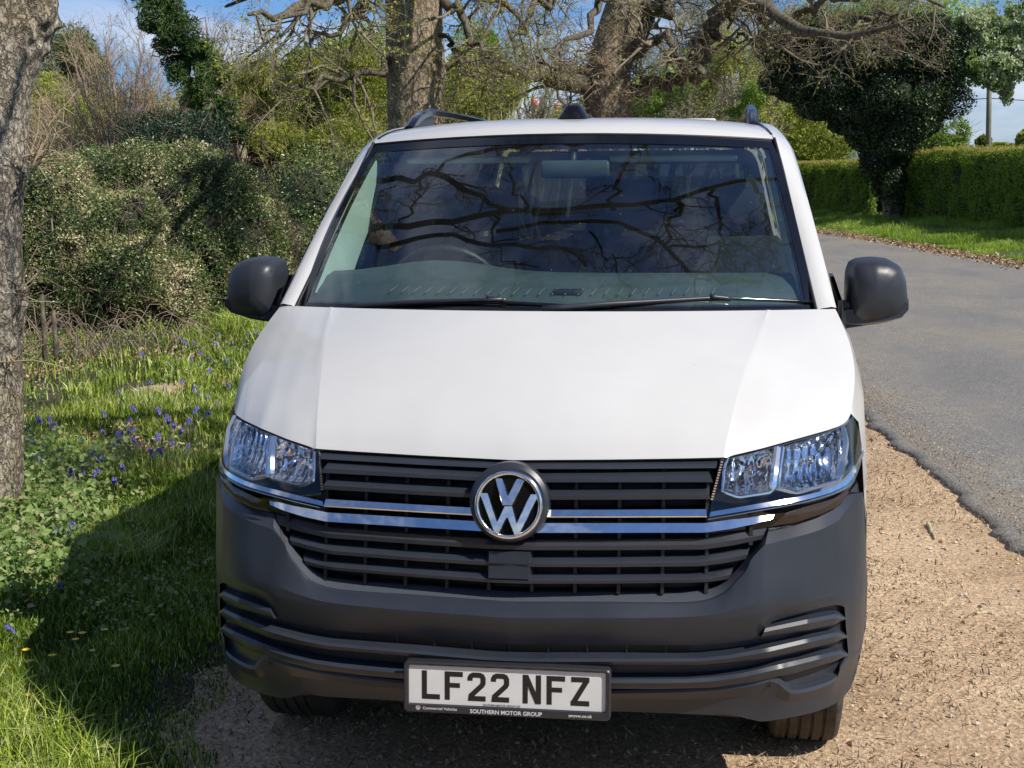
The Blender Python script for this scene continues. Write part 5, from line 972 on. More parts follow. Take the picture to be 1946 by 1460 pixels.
# ------------------------------------------------------------------ grass and litter
def blades(name, X, Y, h, w, mat, rnd, lean=.45):
    N = len(X); Z = height(X, Y)+.003; B0 = np.stack([X, Y, Z], 1)
    a = rng.uniform(0, 2*math.pi, N); s = np.stack([np.cos(a), np.sin(a), 0*a], 1)
    ld = rng.uniform(0, 2*math.pi, N); L = lean*rng.random(N)**.7
    d = np.stack([np.cos(ld), np.sin(ld), 0*a], 1)
    mid = B0+d*(h*L*.35)[:, None]+np.array([0, 0, 1.])*(h*.55)[:, None]
    tip = B0+d*(h*L*1.25)[:, None]+np.array([0, 0, 1.])*(h*(1-.35*L))[:, None]
    V = np.stack([B0-s*w[:, None]/2, B0+s*w[:, None]/2, mid+s*w[:, None]*.38, mid-s*w[:, None]*.38, tip], 1).reshape(-1, 3)
    i = np.arange(N)*5; F = np.concatenate([np.stack([i, i+1, i+2], 1), np.stack([i, i+2, i+3], 1), np.stack([i+3, i+2, i+4], 1)])
    return mesh(name, V, F, mat, None, smooth=False, rnd=np.repeat(rnd, 5))
def left_x(y): return CAM_LOC[0]+(y-CAM_LOC[1])*-.58-.9
def scatter(N, y0, y1, xr=None):
    y = rng.uniform(y0, y1, N); lo = left_x(y); hi = turf_edge(y)+.12 if xr is None else xr
    x = lo+(hi-lo)*rng.random(N); return x, y
bx, by, bh, bw, br_ = [], [], [], [], []
for N, y0_, y1_, hh, ww in ((170000, -1.2, 2.2, .085, .0046), (170000, 2.2, 6, .10, .006), (150000, 6, 15, .12, .010)):
    x, y = scatter(N, y0_, y1_)
    P = np.stack([x, y, 0*x], 1); dens = .55*vnoise(P, 2.2)+.45*vnoise(P, .7)
    edge = smoothstep(0, .5, turf_edge(y)-x)
    bare = smoothstep(.16, .34, dens)*(.25+.75*edge)
    # brown leaf-litter belt near the hedge
    belt = smoothstep(-1.0, .7, x-(-3.3-.16*(y-4)))*1.0
    keep = rng.random(N) < bare*(.14+.86*np.where(y > 3.5, belt, 1))*smoothstep(.22, .55, .6*vnoise(P, 1.3)+.4*vnoise(P, 6)+.12*(x > -2.2))
    x, y = x[keep], y[keep]; P = P[keep]; tuft = vnoise(P, 3.1)
    h = hh*(.45+1.1*tuft**1.6)*(.6+.7*rng.random(len(x)))*(.35+.65*edge[keep]); bx.append(x); by.append(y); bh.append(h); bw.append(ww*(.6+.8*rng.random(len(x)))); br_.append(np.clip(.12+.55*tuft+.30*rng.normal(size=len(x)), 0, 1))
o = blades('grass', *map(np.concatenate, (bx, by, bh, bw)), M['grassblade'], np.concatenate(br_)); o['kind'] = 'stuff'
# long tufts in the near corner
tx, ty, th_, tw, tr = [], [], [], [], []
for cx, cy, n_, hh in ((-1.55, .42, 260, .20), (-1.30, .28, 260, .17), (-1.75, .62, 200, .18), (-1.95, .15, 300, .20), (-2.1, 2.35, 420, .22), (-2.5, 1.2, 300, .18), (-2.3, .7, 250, .2), (-1.5, .1, 300, .17), (-2.9, 2.4, 300, .2), (-2.0, 5.4, 300, .26), (-2.6, 6.6, 300, .28), (-3.2, 4.2, 200, .2), (-3.6, 9.5, 700, .4), (-4.3, 10.2, 700, .42), (-2.4, 8.6, 400, .3), (-3.3, 11.5, 700, .45)):
    tx.append(cx+rng.normal(size=n_)*.07*(1+hh)); ty.append(cy+rng.normal(size=n_)*.07*(1+hh)); th_.append(hh*rng.uniform(.5, 1.1, n_)); tw.append(np.full(n_, .004+.004*(cy > 4))); tr.append(rng.uniform(.35, 1, n_))
o = blades('grass_tufts', *map(np.concatenate, (tx, ty, th_, tw)), M['grassblade'], np.concatenate(tr), lean=1.0); o['kind'] = 'stuff'
# verge grass across the road
N = 150000; y = rng.uniform(17, 56, N); d_ = .35+9.5*rng.random(N)**1.15; kk = rng.random(N) < smoothstep(.2, .6, vnoise(np.stack([y, d_*2, 0*y], 1), 1.1)); y, d_ = y[kk], d_[kk]; N = len(y); x = edge_x(FAR_EDGE, y)+d_+.35*(vnoise(np.stack([y, 0*y+20, 0*y], 1), .9)-.5)
o = blades('verge_grass', x, y, .07+.12*rng.random(N)*2*vnoise(np.stack([x, y, 0*x], 1), 1.2)**1.5, np.full(N, .016), M['vergeblade'], np.clip(vnoise(np.stack([x, y, 0*x], 1), .9)*.7+.4*rng.random(N)-.05, 0, 1), lean=.8); o['kind'] = 'stuff'
# broad-leaved ground cover and dead leaves among it
N = 42000; x, y = scatter(N, -1, 14.5); P = np.stack([x, y, 0*x], 1); k = (vnoise(P, 1.1)*.6+vnoise(P, 4)*.4+.28*smoothstep(.5, -2.2, x-(-2.3-.16*y)) > .60) & (x < turf_edge(y)-.35); x, y = x[k], y[k]
z = height(x, y)+.02+.13*rng.random(len(x))*vnoise(np.stack([x, y, 0*x], 1), 1.7)+.02
o = leaves('ground_cover', np.stack([x, y, z], 1), .021, M['weed'], None, aspect=.7, nrm=np.array([0, -.3, 1.]), rnd=np.clip(.45+.22*rng.normal(size=len(x)), 0, 1)); o['kind'] = 'stuff'
N = 50000; x, y = scatter(N, 2.0, 14.5); P = np.stack([x, y, 0*x], 1); k = (vnoise(P, .9)*.6+vnoise(P, 3)*.4+.35*smoothstep(.3, -1.5, x-(-3.3-.18*y)) > .52); x, y = x[k], y[k]
o = leaves('leaf_litter', np.stack([x, y, height(x, y)+.012+.03*rng.random(len(x))], 1), .035, M['litter'], None, aspect=.6, nrm=np.array([0, 0, 1.6])); o['kind'] = 'stuff'
# chips, straw and small stones on the gravel
def flat_bits(name, N, region, size, mat, aspect, lift=.004, sv=.5):
    x0, x1, y0_, y1_ = region; x = rng.uniform(x0, x1, N); y = y0_+(y1_-y0_)*rng.random(N)**1.3
    k = (x < edge_x(NEAR_EDGE, y)+.05) & (x > turf_edge(y)-.2); x, y = x[k], y[k]
    dens = vnoise(np.stack([x, y, 0*x], 1), 2.2)*.6+vnoise(np.stack([x, y, 0*x], 1), .6)*.4; k = rng.random(len(x)) < smoothstep(.25, .7, dens)+.15; x, y = x[k], y[k]
    o = leaves(name, np.stack([x, y, np.full(len(x), lift)+.004*rng.random(len(x))], 1), size, mat, None, aspect=aspect, nrm=np.array([0, 0, 2.2]), sv=sv); o['kind'] = 'stuff'; return o
flat_bits('bark_chips', 90000, (-1.3, 3.2, -1.0, 9), .014, M['litter'], .34, .007)
flat_bits('dark_pit_bits', 7000, (-1.2, 3.2, -1.0, 9), .036, plain('pit_shade_brown', (.05, .032, .02), .9), .10, .010)  # dark slivers that paint in the shade of elongated pits in the gravel
flat_bits('straw_bits', 14000, (-1.2, 3.2, -1.0, 9), .042, M['litter'], .08, .009)
N = 12000; x = rng.uniform(-1.2, 3.2, N); y = -1+9*rng.random(N)**1.3; k = x < edge_x(NEAR_EDGE, y)+.02; x, y = x[k], y[k]; N = len(x)
oct_ = np.array([(1, 0, 0), (0, 1, 0), (-1, 0, 0), (0, -1, 0), (0, 0, .7), (0, 0, -.6)]); of = np.array([(0, 1, 4), (1, 2, 4), (2, 3, 4), (3, 0, 4), (1, 0, 5), (2, 1, 5), (3, 2, 5), (0, 3, 5)])
s_ = .004*(rng.random(N)**3*3.0+.7); V = np.stack([x, y, s_*.3], 1)[:, None, :]+oct_[None]*(s_[:, None, None]*rng.uniform(.6, 1.3, (N, 6, 1)))
o = mesh('pebbles', V.reshape(-1, 3), (of[None]+6*np.arange(N)[:, None, None]).reshape(-1, 3), leafmat('pebble', [(.20, .14, .09), (.40, .29, .18), (.55, .43, .28), (.33, .29, .26), (.60, .52, .42)], 0, .9, .2), None, smooth=False, rnd=np.repeat(rng.random(N), 6)); o['kind'] = 'stuff'
N = 9000; y = rng.uniform(-1, 12, N); x = edge_x(NEAR_EDGE, y)+.02+np.abs(rng.normal(size=N))*.22
o = leaves('road_grit', np.stack([x, y, .034+.004*rng.random(N)], 1), .011, M['litter'], None, aspect=.6, nrm=np.array([0, 0, 2.2])); o['kind'] = 'stuff'
# dead leaves along the far edge of the road
N = 9000; y = rng.uniform(18, 50, N); x = edge_x(FAR_EDGE, y)+rng.normal(size=N)*.22+.12
o = leaves('roadside_leaves', np.stack([x, y, height(x, y)+.035], 1), .07, M['litter'], None, nrm=np.array([0, 0, 1.5])); o['kind'] = 'stuff'
# ------------------------------------------------------------------ trees and shrubs
def trunk_mesh(name, pts, rad, parent, mat, k=90, amp=.10, n=160, fz=5., fr=11., burr=()):
    P = resample(np.array(pts, float), n); R = np.interp(np.linspace(0, 1, n), np.linspace(0, 1, len(rad)), rad)
    an = np.arange(k)*2*math.pi/k
    T = np.gradient(P, axis=0); T = unit(T); A = unit(np.cross(T, np.array([0, 1., 0.1]))); B_ = np.cross(T, A)
    D = np.cos(an)[None, :, None]*A[:, None]+np.sin(an)[None, :, None]*B_[:, None]
    Q = P[:, None]+D*R[:, None, None]; q = Q.reshape(-1, 3)*np.array([fr, fr, fz])/fr
    ridg = 1-np.abs(2*vnoise(q, fr)-1); lump = vnoise(q*np.array([1, 1, 2.]), 1.8)-.5
    d = (ridg-.5).reshape(n, k)*amp*.5+lump.reshape(n, k)*amp*1.6
    for (bp_, br, ba) in burr:
        w = np.exp(-(np.linalg.norm(Q-np.array(bp_), axis=-1)/br)**2); d += w*ba/R[:, None]*(1+.6*(vnoise(Q.reshape(-1, 3), 22).reshape(n, k)-.5)*2)
    V = P[:, None]+D*(R[:, None]*(1+d))[..., None]
    i = np.arange(n*k).reshape(n, k); a = i[:-1]; b_ = np.roll(a, -1, 1); c = i[1:]; e = np.roll(c, -1, 1)
    return mesh(name, V.reshape(-1, 3), np.stack([a, b_, e, c], -1).reshape(-1, 4), mat, parent)
def tubes_obj(name, P, R, k, mat, parent, smooth=True):
    V, F = multitube(P, R, k); return mesh(name, V, F, mat, parent, smooth=smooth)
def wiggle(p, a=.03, n=14):
    P = resample(np.array(p, float), n); w = rng.normal(size=P.shape)*a; w[0] = 0; return P+w
def bare_tree(root, limbs, radii, lv, mat_l, mat_t, n=14, wig=.03, lk=7, name='limbs'):
    """limbs: polylines; lv: list of (children per parent, length, kwargs)"""
    P = np.array([wiggle(p, wig, n) for p in limbs]); R = np.array([np.interp(np.linspace(0, 1, n), np.linspace(0, 1, len(r)), r) for r in radii])
    tubes_obj(name, np.concatenate([P, P[:, -1:]+(P[:, -1:]-P[:, -2:-1])*.12], 1), np.concatenate([R, R[:, -1:]*.05], 1), lk, mat_l, root)
    ps, rs = P, R; acc = []
    for q, (nc, L, kw) in enumerate(lv):
        kw = dict(kw); cp, cr = grow(ps, rs, nc, L, **kw); acc.append((cp, cr)); ps, rs = cp, cr
    big = MB2()
    for q, (cp, cr) in enumerate(acc): big.add(*multitube(cp, cr, 5 if q == 0 else 3))
    big.build('twigs', mat_t, root)
    return acc
class MB2:
    def __init__(s): s.V = []; s.F = []; s.n = 0
    def add(s, V, F): s.V.append(V); s.F.append(F+s.n); s.n += len(V)
    def build(s, name, mat, parent): return mesh(name, np.vstack(s.V), np.vstack(s.F), mat, parent)

# 1. near tree on the left whose boughs reach over the van
D1 = 7.3
t1 = [at(-95, 985, D1), at(-80, 900, D1), at(-62, 600, D1), at(-50, 300, D1), at(-32, 130, D1), at(-8, 0, D1)]
dirn = unit(t1[-1]-t1[-2]); t1 += [t1[-1]+dirn*.8, t1[-1]+dirn*1.4+np.array([-.2, 0, .1]), t1[-1]+np.array([-.6, -.1, 2.6]), t1[-1]+np.array([-1.4, -.3, 4.6])]
near_tree = thing('roadside_tree', tuple(t1[0]), 'rugged grey-barked tree trunk standing at the left edge in front of the hedge', 'tree')
burrs = [(at(88, 40, D1-.05), .16, .075), (at(28, 565, D1-.15), .13, .05), (at(50, 320, D1-.1), .10, .035), (at(20, 640, D1-.2), .12, .03), (at(70, 120, D1), .1, .02)]
trunk_mesh('trunk', t1, [.32, .265, .235, .225, .235, .245, .24, .22, .20, .15], near_tree, M['bark'], k=260, n=700, amp=.06, fz=14, fr=34, burr=burrs)
# boughs overhead (they show mirrored in the windscreen)
top = t1[7]
tubes = []
for pts, r in BOUGHS:
    tubes.append((np.array(pts), r))
conn0 = [t1[6], (t1[6]*.5+np.array(BOUGHS[0][0][0])*.5)+np.array([0, 0, .25]), BOUGHS[0][0][0]]
conn1 = [t1[7], (t1[7]*.5+np.array(BOUGHS[1][0][0])*.5)+np.array([0, 0, .35]), BOUGHS[1][0][0]]
conn2 = [t1[6], (t1[6]*.55+np.array(BOUGHS[2][0][0])*.45)+np.array([0, 0, .1]), BOUGHS[2][0][0]]
limbs = [b_[0] for b_ in tubes]+[np.array(conn0), np.array(conn1), np.array(conn2)]
radii = [[b_[1], b_[1]*.55] for b_ in tubes]+[[.16, tubes[0][1]], [.17, tubes[1][1]], [.13, tubes[2][1]]]
bare_tree(near_tree, limbs, radii, [(10, 1.0, dict(ang=(35, 80), wob=.28, n=7, rf=.5, rmin=.009)), (7, .5, dict(ang=(30, 75), wob=.3, n=5, rmin=.0035)), (5, .26, dict(ang=(30, 70), wob=.3, n=4, rmin=.0025))], M['bough'], M['twig_dark'], wig=.05)
# sprouts from the burrs
sp = []
for bx_, by_, n_ in ((62, 310, 20), (30, 560, 9), (10, 690, 5)):
    c = at(bx_, by_, D1-.2)
    for _ in range(n_):
        d = unit(np.array([rng.uniform(-.1, 1.1), rng.uniform(-.6, .1), rng.uniform(-.5, .9)])); L = rng.uniform(.10, .32)
        sp.append([c+rng.normal(size=3)*.02, c+d*L*.5+rng.normal(size=3)*.015, c+d*L+rng.normal(size=3)*.03])
for px_ in ([(62, 315), (95, 235), (120, 205), (150, 170)], [(70, 300), (85, 270), (100, 240), (112, 262)], [(66, 305), (95, 275), (120, 305), (140, 300), (150, 290)], [(110, 310), (98, 330), (100, 350), (120, 353)], [(62, 320), (90, 290), (108, 250), (130, 240)], [(120, 205), (143, 219)], [(110, 230), (135, 241)]):
    sp.append([at(a, c, D1-.28) for a, c in px_])
Psp = padded(sp, 5); Rsp = np.linspace(.0042, .0018, 5)[None]*np.ones((len(sp), 1)); tubes_obj('sprouts', Psp, Rsp, 5, plain('pale_sprout', (.42, .33, .20), .7, noise_scale=20, var=.3), near_tree)

# 2. leafy hedge on the left: separate bushes grown together
def bush(name, label, cat, E, N, size, mat, group=None, shell=.30, core=.70, stems=0, stem_mat=None, rnd=None, twigs=0, tw_len=.3, aspect=.55, **kw):
    E = np.array(E, float); base = (E[:, 0].mean(), E[:, 1].mean(), 0)
    r = thing(name, base, label, cat, group)
    P, nr = ell_points(E, N, shell=shell, **kw)
    cl = vnoise(P, 1.7)*.5+vnoise(P, 5.5)*.5
    rn = np.clip(.41+(cl-.5)*2.2+.2*rng.normal(size=len(P)), 0, 1) if rnd is None else rnd(P, cl)
    leaves('foliage', P, size, mat, r, rnd=rn, nrm=nr*.9, aspect=aspect)
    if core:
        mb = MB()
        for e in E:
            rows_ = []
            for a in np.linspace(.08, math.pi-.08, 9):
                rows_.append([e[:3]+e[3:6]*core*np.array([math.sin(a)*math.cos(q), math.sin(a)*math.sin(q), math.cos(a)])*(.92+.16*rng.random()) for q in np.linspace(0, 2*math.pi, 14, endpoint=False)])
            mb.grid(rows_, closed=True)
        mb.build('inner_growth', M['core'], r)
    if twigs:
        Pt, nt = ell_points(E, twigs, shell=.4, namp=kw.get('namp', .35), nscale=kw.get('nscale', 1.2), flat=True)
        d = unit(nt+rng.normal(size=nt.shape)*.6+np.array([0, 0, .35])); L = tw_len*rng.uniform(.4, 1.3, len(Pt))[:, None]
        PP = np.stack([Pt-d*L*.6, Pt+rng.normal(size=Pt.shape)*.02, Pt+d*L*.5+rng.normal(size=Pt.shape)*.04], 1)
        tubes_obj('twigs', PP, np.full((len(PP), 3), .004*max(1, size/.04))*np.array([1, .8, .4]), 3, stem_mat or M['twig_red'], r)
    if stems:
        S_ = []
        for _ in range(stems):
            e = E[rng.integers(len(E))]; a = rng.uniform(0, 2*math.pi); rr = rng.random()**.5*.8
            b0 = np.array([e[0]+e[3]*rr*math.cos(a), e[1]+e[4]*rr*math.sin(a), 0.]); tp = e[:3]+np.array([e[3]*rr*1.1*math.cos(a), e[4]*rr*math.sin(a), rng.uniform(-.2, .6)*e[5]])
            S_.append([b0, (b0+tp)/2+rng.normal(size=3)*.08, tp])
        PS = padded(S_, 6); tubes_obj('stems', PS, np.linspace(.018, .007, 6)[None]*rng.uniform(.5, 1.4, (len(S_), 1)), 5, M['twig_grey'], r)
    return r
def E_(px, py, D, rx, rz, ry=None):
    """ellipsoid round a surveyed point, radii in survey pixels"""
    c = at(px, py, D); s = D/2662.
    return (c[0], c[1], c[2], rx*s, (ry or rx)*s, rz*s)
HG = 'bushes of the overgrown hedge on the left'
hb = dict(group=HG, shell=.32, nscale=2.3, namp=.30, twigs=2600, tw_len=.26, gap=.31, gscale=5)
bush('hedge_bush', 'tallest rounded bush of the left hedge, sunlit top just under the dark domed bush', 'hedge bush', [E_(330, 440, 17.2, 165, 155), E_(400, 460, 17.0, 130, 150), E_(460, 480, 17, 90, 130), E_(330, 560, 17, 130, 80), E_(210, 380, 17.4, 120, 98), E_(290, 370, 17.2, 110, 92), E_(390, 372, 17.2, 105, 90), E_(250, 470, 16.6, 110, 110)], 90000, .030, M['hollyleaf'], **hb)
bush('hedge_bush', 'lower bush of the leafy left hedge bulging forward beside the grey trunk', 'hedge bush', [E_(150, 470, 16.0, 110, 110), E_(215, 520, 15.8, 110, 100), E_(110, 420, 16.4, 90, 125), E_(120, 540, 15.9, 85, 70), E_(300, 560, 16.0, 85, 85), E_(230, 430, 16.2, 100, 80)], 64000, .028, M['hollyleaf'], stems=30, **hb)
bush('hedge_bush', 'bush of the left hedge ending next to the black door mirror, with pale dry leaves', 'hedge bush', [E_(505, 470, 17.5, 62, 110), E_(520, 520, 17.4, 50, 80), E_(440, 400, 17.8, 90, 105)], 26000, .028, M['hollyleaf'], rnd=lambda P, c: np.clip(.62+(c-.5)*1.2+.2*rng.normal(size=len(P)), 0, 1), **hb)
bush('hedge_bush', 'shaded dark bush filling the hedge gap beside the white windscreen pillar', 'hedge bush', [E_(590, 400, 21.5, 85, 110), E_(640, 380, 22.5, 90, 110), E_(700, 400, 23, 80, 110), E_(560, 480, 21, 70, 90)], 34000, .034, M['hollyleaf'], rnd=lambda P, c: np.clip(.32+(c-.5)*1.2+.15*rng.normal(size=len(P)), 0, 1), **{**hb, 'twigs': 400})
bush('hedge_bush', 'bush of the left hedge standing behind the grey trunk', 'hedge bush', [E_(30, 470, 17, 110, 150), E_(-90, 470, 16.5, 120, 160), E_(-230, 480, 16, 130, 160)], 22000, .034, M['hollyleaf'], **{**hb, 'twigs': 300})
bush('hedge_bush', 'bush of the left hedge hidden past the grey trunk, outside the picture', 'hedge bush', [(-9.5, 9.8, 1.0, 1.3, 1.0, 1.1), (-11.3, 9.2, 1.0, 1.4, 1.1, 1.2), (-13.4, 8.5, 1.0, 1.4, 1.1, 1.1)], 16000, .05, M['hollyleaf'], **{**hb, 'twigs': 200})
# bare stems and fence posts at the foot of the hedge
for x_, y0_, y1_, lb in ((82, 655, 560, 'weathered grey stake with wire at the foot of the hedge beside the trunk'), (104, 668, 590, 'thin rotten stake leaning at the hedge foot right of the wired stake')):
    D_ = 12.8; p0 = at(x_, y0_, D_); p1 = at(x_-3, y1_, D_); p0[2] = 0
    f = thing('fence_stake', tuple(p0), lb, 'fence post'); MB().tube([p0, p0*.5+p1*.5+[.01, 0, 0], p1], [.024, .021, .018], 9).build('post', M['limb'], f)
w_ = MB().tube([at(-200, 575, 13), at(60, 573, 12.8), at(82, 573, 12.75), at(118, 575, 13)], .0025, 4).build('fence_wire', plain('wire', (.35, .35, .35), .5)); tagp(w_, 'thin grey wire strung along the foot of the hedge past the stakes', 'wire')

# 3. background shrubs, from left to right
bush('domed_bush', 'dark green domed evergreen bush rising just above the left hedge', 'bush', [E_(335, 262, 24.5, 92, 48), E_(280, 275, 24, 50, 35), E_(395, 280, 24, 45, 35)], 26000, .040, M['boxleaf'], shell=.5, nscale=2, namp=.35, gap=.2, core=.6, twigs=300, tw_len=.4)
def fan(name, label, px, py, D, top, spread, nst, mat, kids, rleaf=None, lean=0, cat='shrub', r0=.022):
    b0 = at(px, py, D); b0[2] = 0; H_ = at(px, top, D)[2]; r = thing(name, tuple(b0), label, cat)
    s = D/2662.; P = []
    right = unit(np.cross(_fw, np.array([0, 0, 1.])))
    for _ in range(nst):
        a = rng.normal()*.55; a = max(-1.25, min(1.25, a)); dpt = rng.normal()*.4
        L = H_*(.50+.50*rng.random())*math.cos(a*.75)
        tip = b0+right*(spread*s*math.sin(a)*1.6+lean)+np.array([0, 1, 0])*dpt+np.array([0, 0, L])
        mid = b0+right*(spread*s*math.sin(a)*.55+lean*.3)+np.array([0, 1, 0])*dpt*.5+np.array([0, 0, L*.5])
        P.append(wiggle([b0+rng.normal(size=3)*[.25, .25, 0], mid, tip], .035*H_/4, 9))
    P = np.array(P); R = np.linspace(1, .22, 9)[None]*r0*rng.uniform(.5, 1.2, (nst, 1))
    tubes_obj('stems', P, R, 5, mat, r)
    c1, q1 = grow(P, R, kids[0], H_*.24, ang=(15, 50), wob=.14, up=.12, n=5, t0=.3, rmin=.0045)
    c2, q2 = grow(c1, q1, kids[1], H_*.11, ang=(15, 55), wob=.18, up=.1, n=4, rmin=.003)
    mb = MB2(); mb.add(*multitube(c1, q1, 3)); mb.add(*multitube(c2, q2, 3)); mb.build('twigs', mat, r)
    if rleaf:
        mat_l, n_l, size = rleaf; i = rng.integers(len(c2), size=n_l); t = rng.random(n_l)[:, None]
        leaves('foliage', c2[i, 1]*(1-t)+c2[i, 3]*t+rng.normal(size=(n_l, 3))*.05, size, mat_l, r)
    return r
M['twig_moss'] = plain('twig_moss', (.36, .34, .13), .8, noise_scale=2, var=.4)
M['twig_pink'] = plain('twig_pink', (.40, .29, .21), .8, noise_scale=2, var=.35)
M['twig_pale'] = plain('twig_pale', (.42, .37, .25), .8, noise_scale=2, var=.35)
fan('bare_shrub', 'big fan of bare pinkish-brown stems above the left hedge', 228, 285, 27, 55, 230, 170, M['twig_pink'], (9, 6), (M['olive'], 5000, .03))
fan('bare_shrub', 'bare greenish shrub between the grey trunk and the brown fan of stems', 110, 285, 30, 150, 200, 60, M['twig_pale'], (6, 4), (M['olive'], 9000, .04))
def crown_tree(name, label, base, trunk_r, E, N, size, mat, bark=None, gap=.42, gscale=1.2, cat='tree', twigs=600, tw_len=.6, group=None, rnd=None, shell=.75, limbs=8, namp=.4, nscale=.8, droop=0, aspect=.55, via=None):
    E = np.array(E, float); r = thing(name, tuple(base), label, cat, group); base = np.array(base, float); bark = bark or M['limb']
    ctr = E[:, :3].mean(0); top_ = np.array([ctr[0], ctr[1], ctr[2]])
    tr = wiggle([base, base*.6+top_*.4 if via is None else via, top_], .05, 10); MB().tube(tr, np.linspace(trunk_r, trunk_r*.45, 10), 10).build('trunk', bark, r)
    L = []
    for _ in range(limbs):
        e = E[rng.integers(len(E))]; d = unit(rng.normal(size=3)+np.array([0, 0, .4])); L.append([tr[rng.integers(4, 9)], e[:3]-(e[:3]-top_)*.3, e[:3]+d*e[3:6]*.8])
    PL = padded(L, 8); RL = np.linspace(trunk_r*.4, .008, 8)[None]*np.ones((len(L), 1))
    mb = MB2(); mb.add(*multitube(PL, RL, 5)); c1, q1 = grow(PL, RL, max(2, twigs//limbs//4), tw_len*1.6, wob=.2, n=5, rmin=.006); c2, q2 = grow(c1, q1, 4, tw_len, wob=.22, n=4, rmin=.004); mb.add(*multitube(c1, q1, 3)); mb.add(*multitube(c2, q2, 3)); mb.build('branches', M['twig_grey'], r)
    P, nr = ell_points(E, N, shell=shell, gap=gap, gscale=gscale, namp=namp, nscale=nscale); cl = vnoise(P, .8)*.5+vnoise(P, 3)*.5
    rn = np.clip(.5+(cl-.5)*1.3+.2*rng.normal(size=len(P)), 0, 1) if rnd is None else rnd(P, cl)
    leaves('foliage', P, size, mat, r, rnd=rn, droop=droop, aspect=aspect)
    return r
def gp(px, D): p = at(px, 330, D); return np.array([p[0], p[1], 0.])
crown_tree('birch_tree', 'pale green young birch crown behind the brown bare shrub at far left', gp(140, 48), .12, [E_(135, 100, 48, 42, 55), E_(165, 150, 48, 40, 60), E_(100, 190, 48, 35, 70)], 14000, .09, M['birch'], droop=1, gap=.4)
crown_tree('thicket_tree', 'yellow-green thicket tree low behind the far-left bare shrubs', gp(110, 40), .12, [E_(95, 190, 40, 60, 60), E_(170, 230, 40, 90, 60), E_(60, 240, 40, 60, 50)], 16000, .07, M['olive'])
# leaning conifer
cb = gp(480, 25.3); con = thing('leaning_conifer', tuple(cb), 'dark green ragged conifer leaning left against the sky', 'conifer')
axis_ = resample([cb, at(455, 260, 25.3), at(410, 170, 25.3), at(360, 100, 25.3), at(325, 40, 25.3), at(305, -15, 25.3), at(300, -60, 25.3)], 12)
MB().tube(axis_, np.linspace(.16, .04, 12), 8).build('trunk', M['bark_oak'], con)
Ec = [E_(300, -30, 25.3, 25, 35), E_(305, 10, 25.3, 36, 30), E_(285, 45, 25.3, 24, 20), E_(335, 55, 25.3, 42, 32), E_(325, 90, 25.3, 30, 30), E_(375, 105, 25.3, 38, 30), E_(350, 130, 25.3, 36, 28), E_(400, 145, 25.3, 36, 30), E_(385, 175, 25.3, 40, 34), E_(420, 200, 25.3, 32, 30), E_(400, 230, 25.3, 36, 30), E_(435, 250, 25.3, 40, 30)]
P, nr = ell_points(Ec, 42000, shell=.95, nscale=4.0, namp=.65, gap=.34, gscale=4.0); cl = vnoise(P, 1.6)
leaves('foliage', P, .08, M['conifer'], con, rnd=np.clip(.0+1.0*(cl-.3)+.2*rng.normal(size=len(P)), 0, 1), aspect=.22)
c1 = np.array([wiggle([axis_[i], axis_[i]+d*.5+np.array([0, 0, .05]), axis_[i]+d*1.0]) for i in rng.integers(2, 11, 60) for d in [unit(rng.normal(size=3)*[1, 1, .3])*.7]]); tubes_obj('branches', c1, np.linspace(.02, .006, 14)[None]*np.ones((60, 1)), 4, M['limb'], con)
# thin bare trees against the sky
def sapling(label, px, D, top, width, lv=(10, 7, 5), leaf=None, r0=.07, name='bare_tree', mat=None, group=None, wob=.16):
    b0 = gp(px, D); H_ = at(px, top, D)[2]; r = thing(name, tuple(b0), label, 'tree', group); right = unit(np.cross(_fw, np.array([0, 0, 1.])))
    lm = []; s = D/2662.
    for q in range(4):
        o_ = right*rng.normal()*width*s*.45+np.array([0, rng.normal()*.4, 0]); lm.append([b0, b0+o_*.35+[0, 0, H_*.45], b0+o_+[0, 0, H_*rng.uniform(.8, 1.05)]])
    acc = bare_tree(r, lm, [[r0, r0*.2]]*4, [(lv[0], H_*.28, dict(ang=(20, 50), wob=wob, up=.25, n=6, t0=.2, rmin=.008)), (lv[1], H_*.13, dict(ang=(20, 55), wob=wob*1.2, up=.15, n=4, rmin=.006)), (lv[2], H_*.07, dict(ang=(20, 60), wob=wob*1.2, n=3, rmin=.0045))], mat or M['twig_grey'], mat or M['twig_grey'], wig=.04)
    if leaf:
        c2 = acc[-1][0]; m_, n_, sz = leaf; i = rng.integers(len(c2), size=n_); t = rng.random(n_)[:, None]
        leaves('foliage', c2[i, 0]*(1-t)+c2[i, 2]*t+rng.normal(size=(n_, 3))*.06, sz, m_, r)
    return r
sapling('thin leafless tree on the skyline right of the leaning conifer', 425, 46, 15, 95, mat=M['twig_red'])
sapling('low leafless tree on the skyline between leaning conifer and thicket', 480, 50, 95, 60, mat=M['twig_grey'], leaf=(M['olive'], 1500, .06))
sapling('wispy leafless tree on the skyline above the brown fan shrub', 245, 50, 60, 100, mat=M['twig_red'])
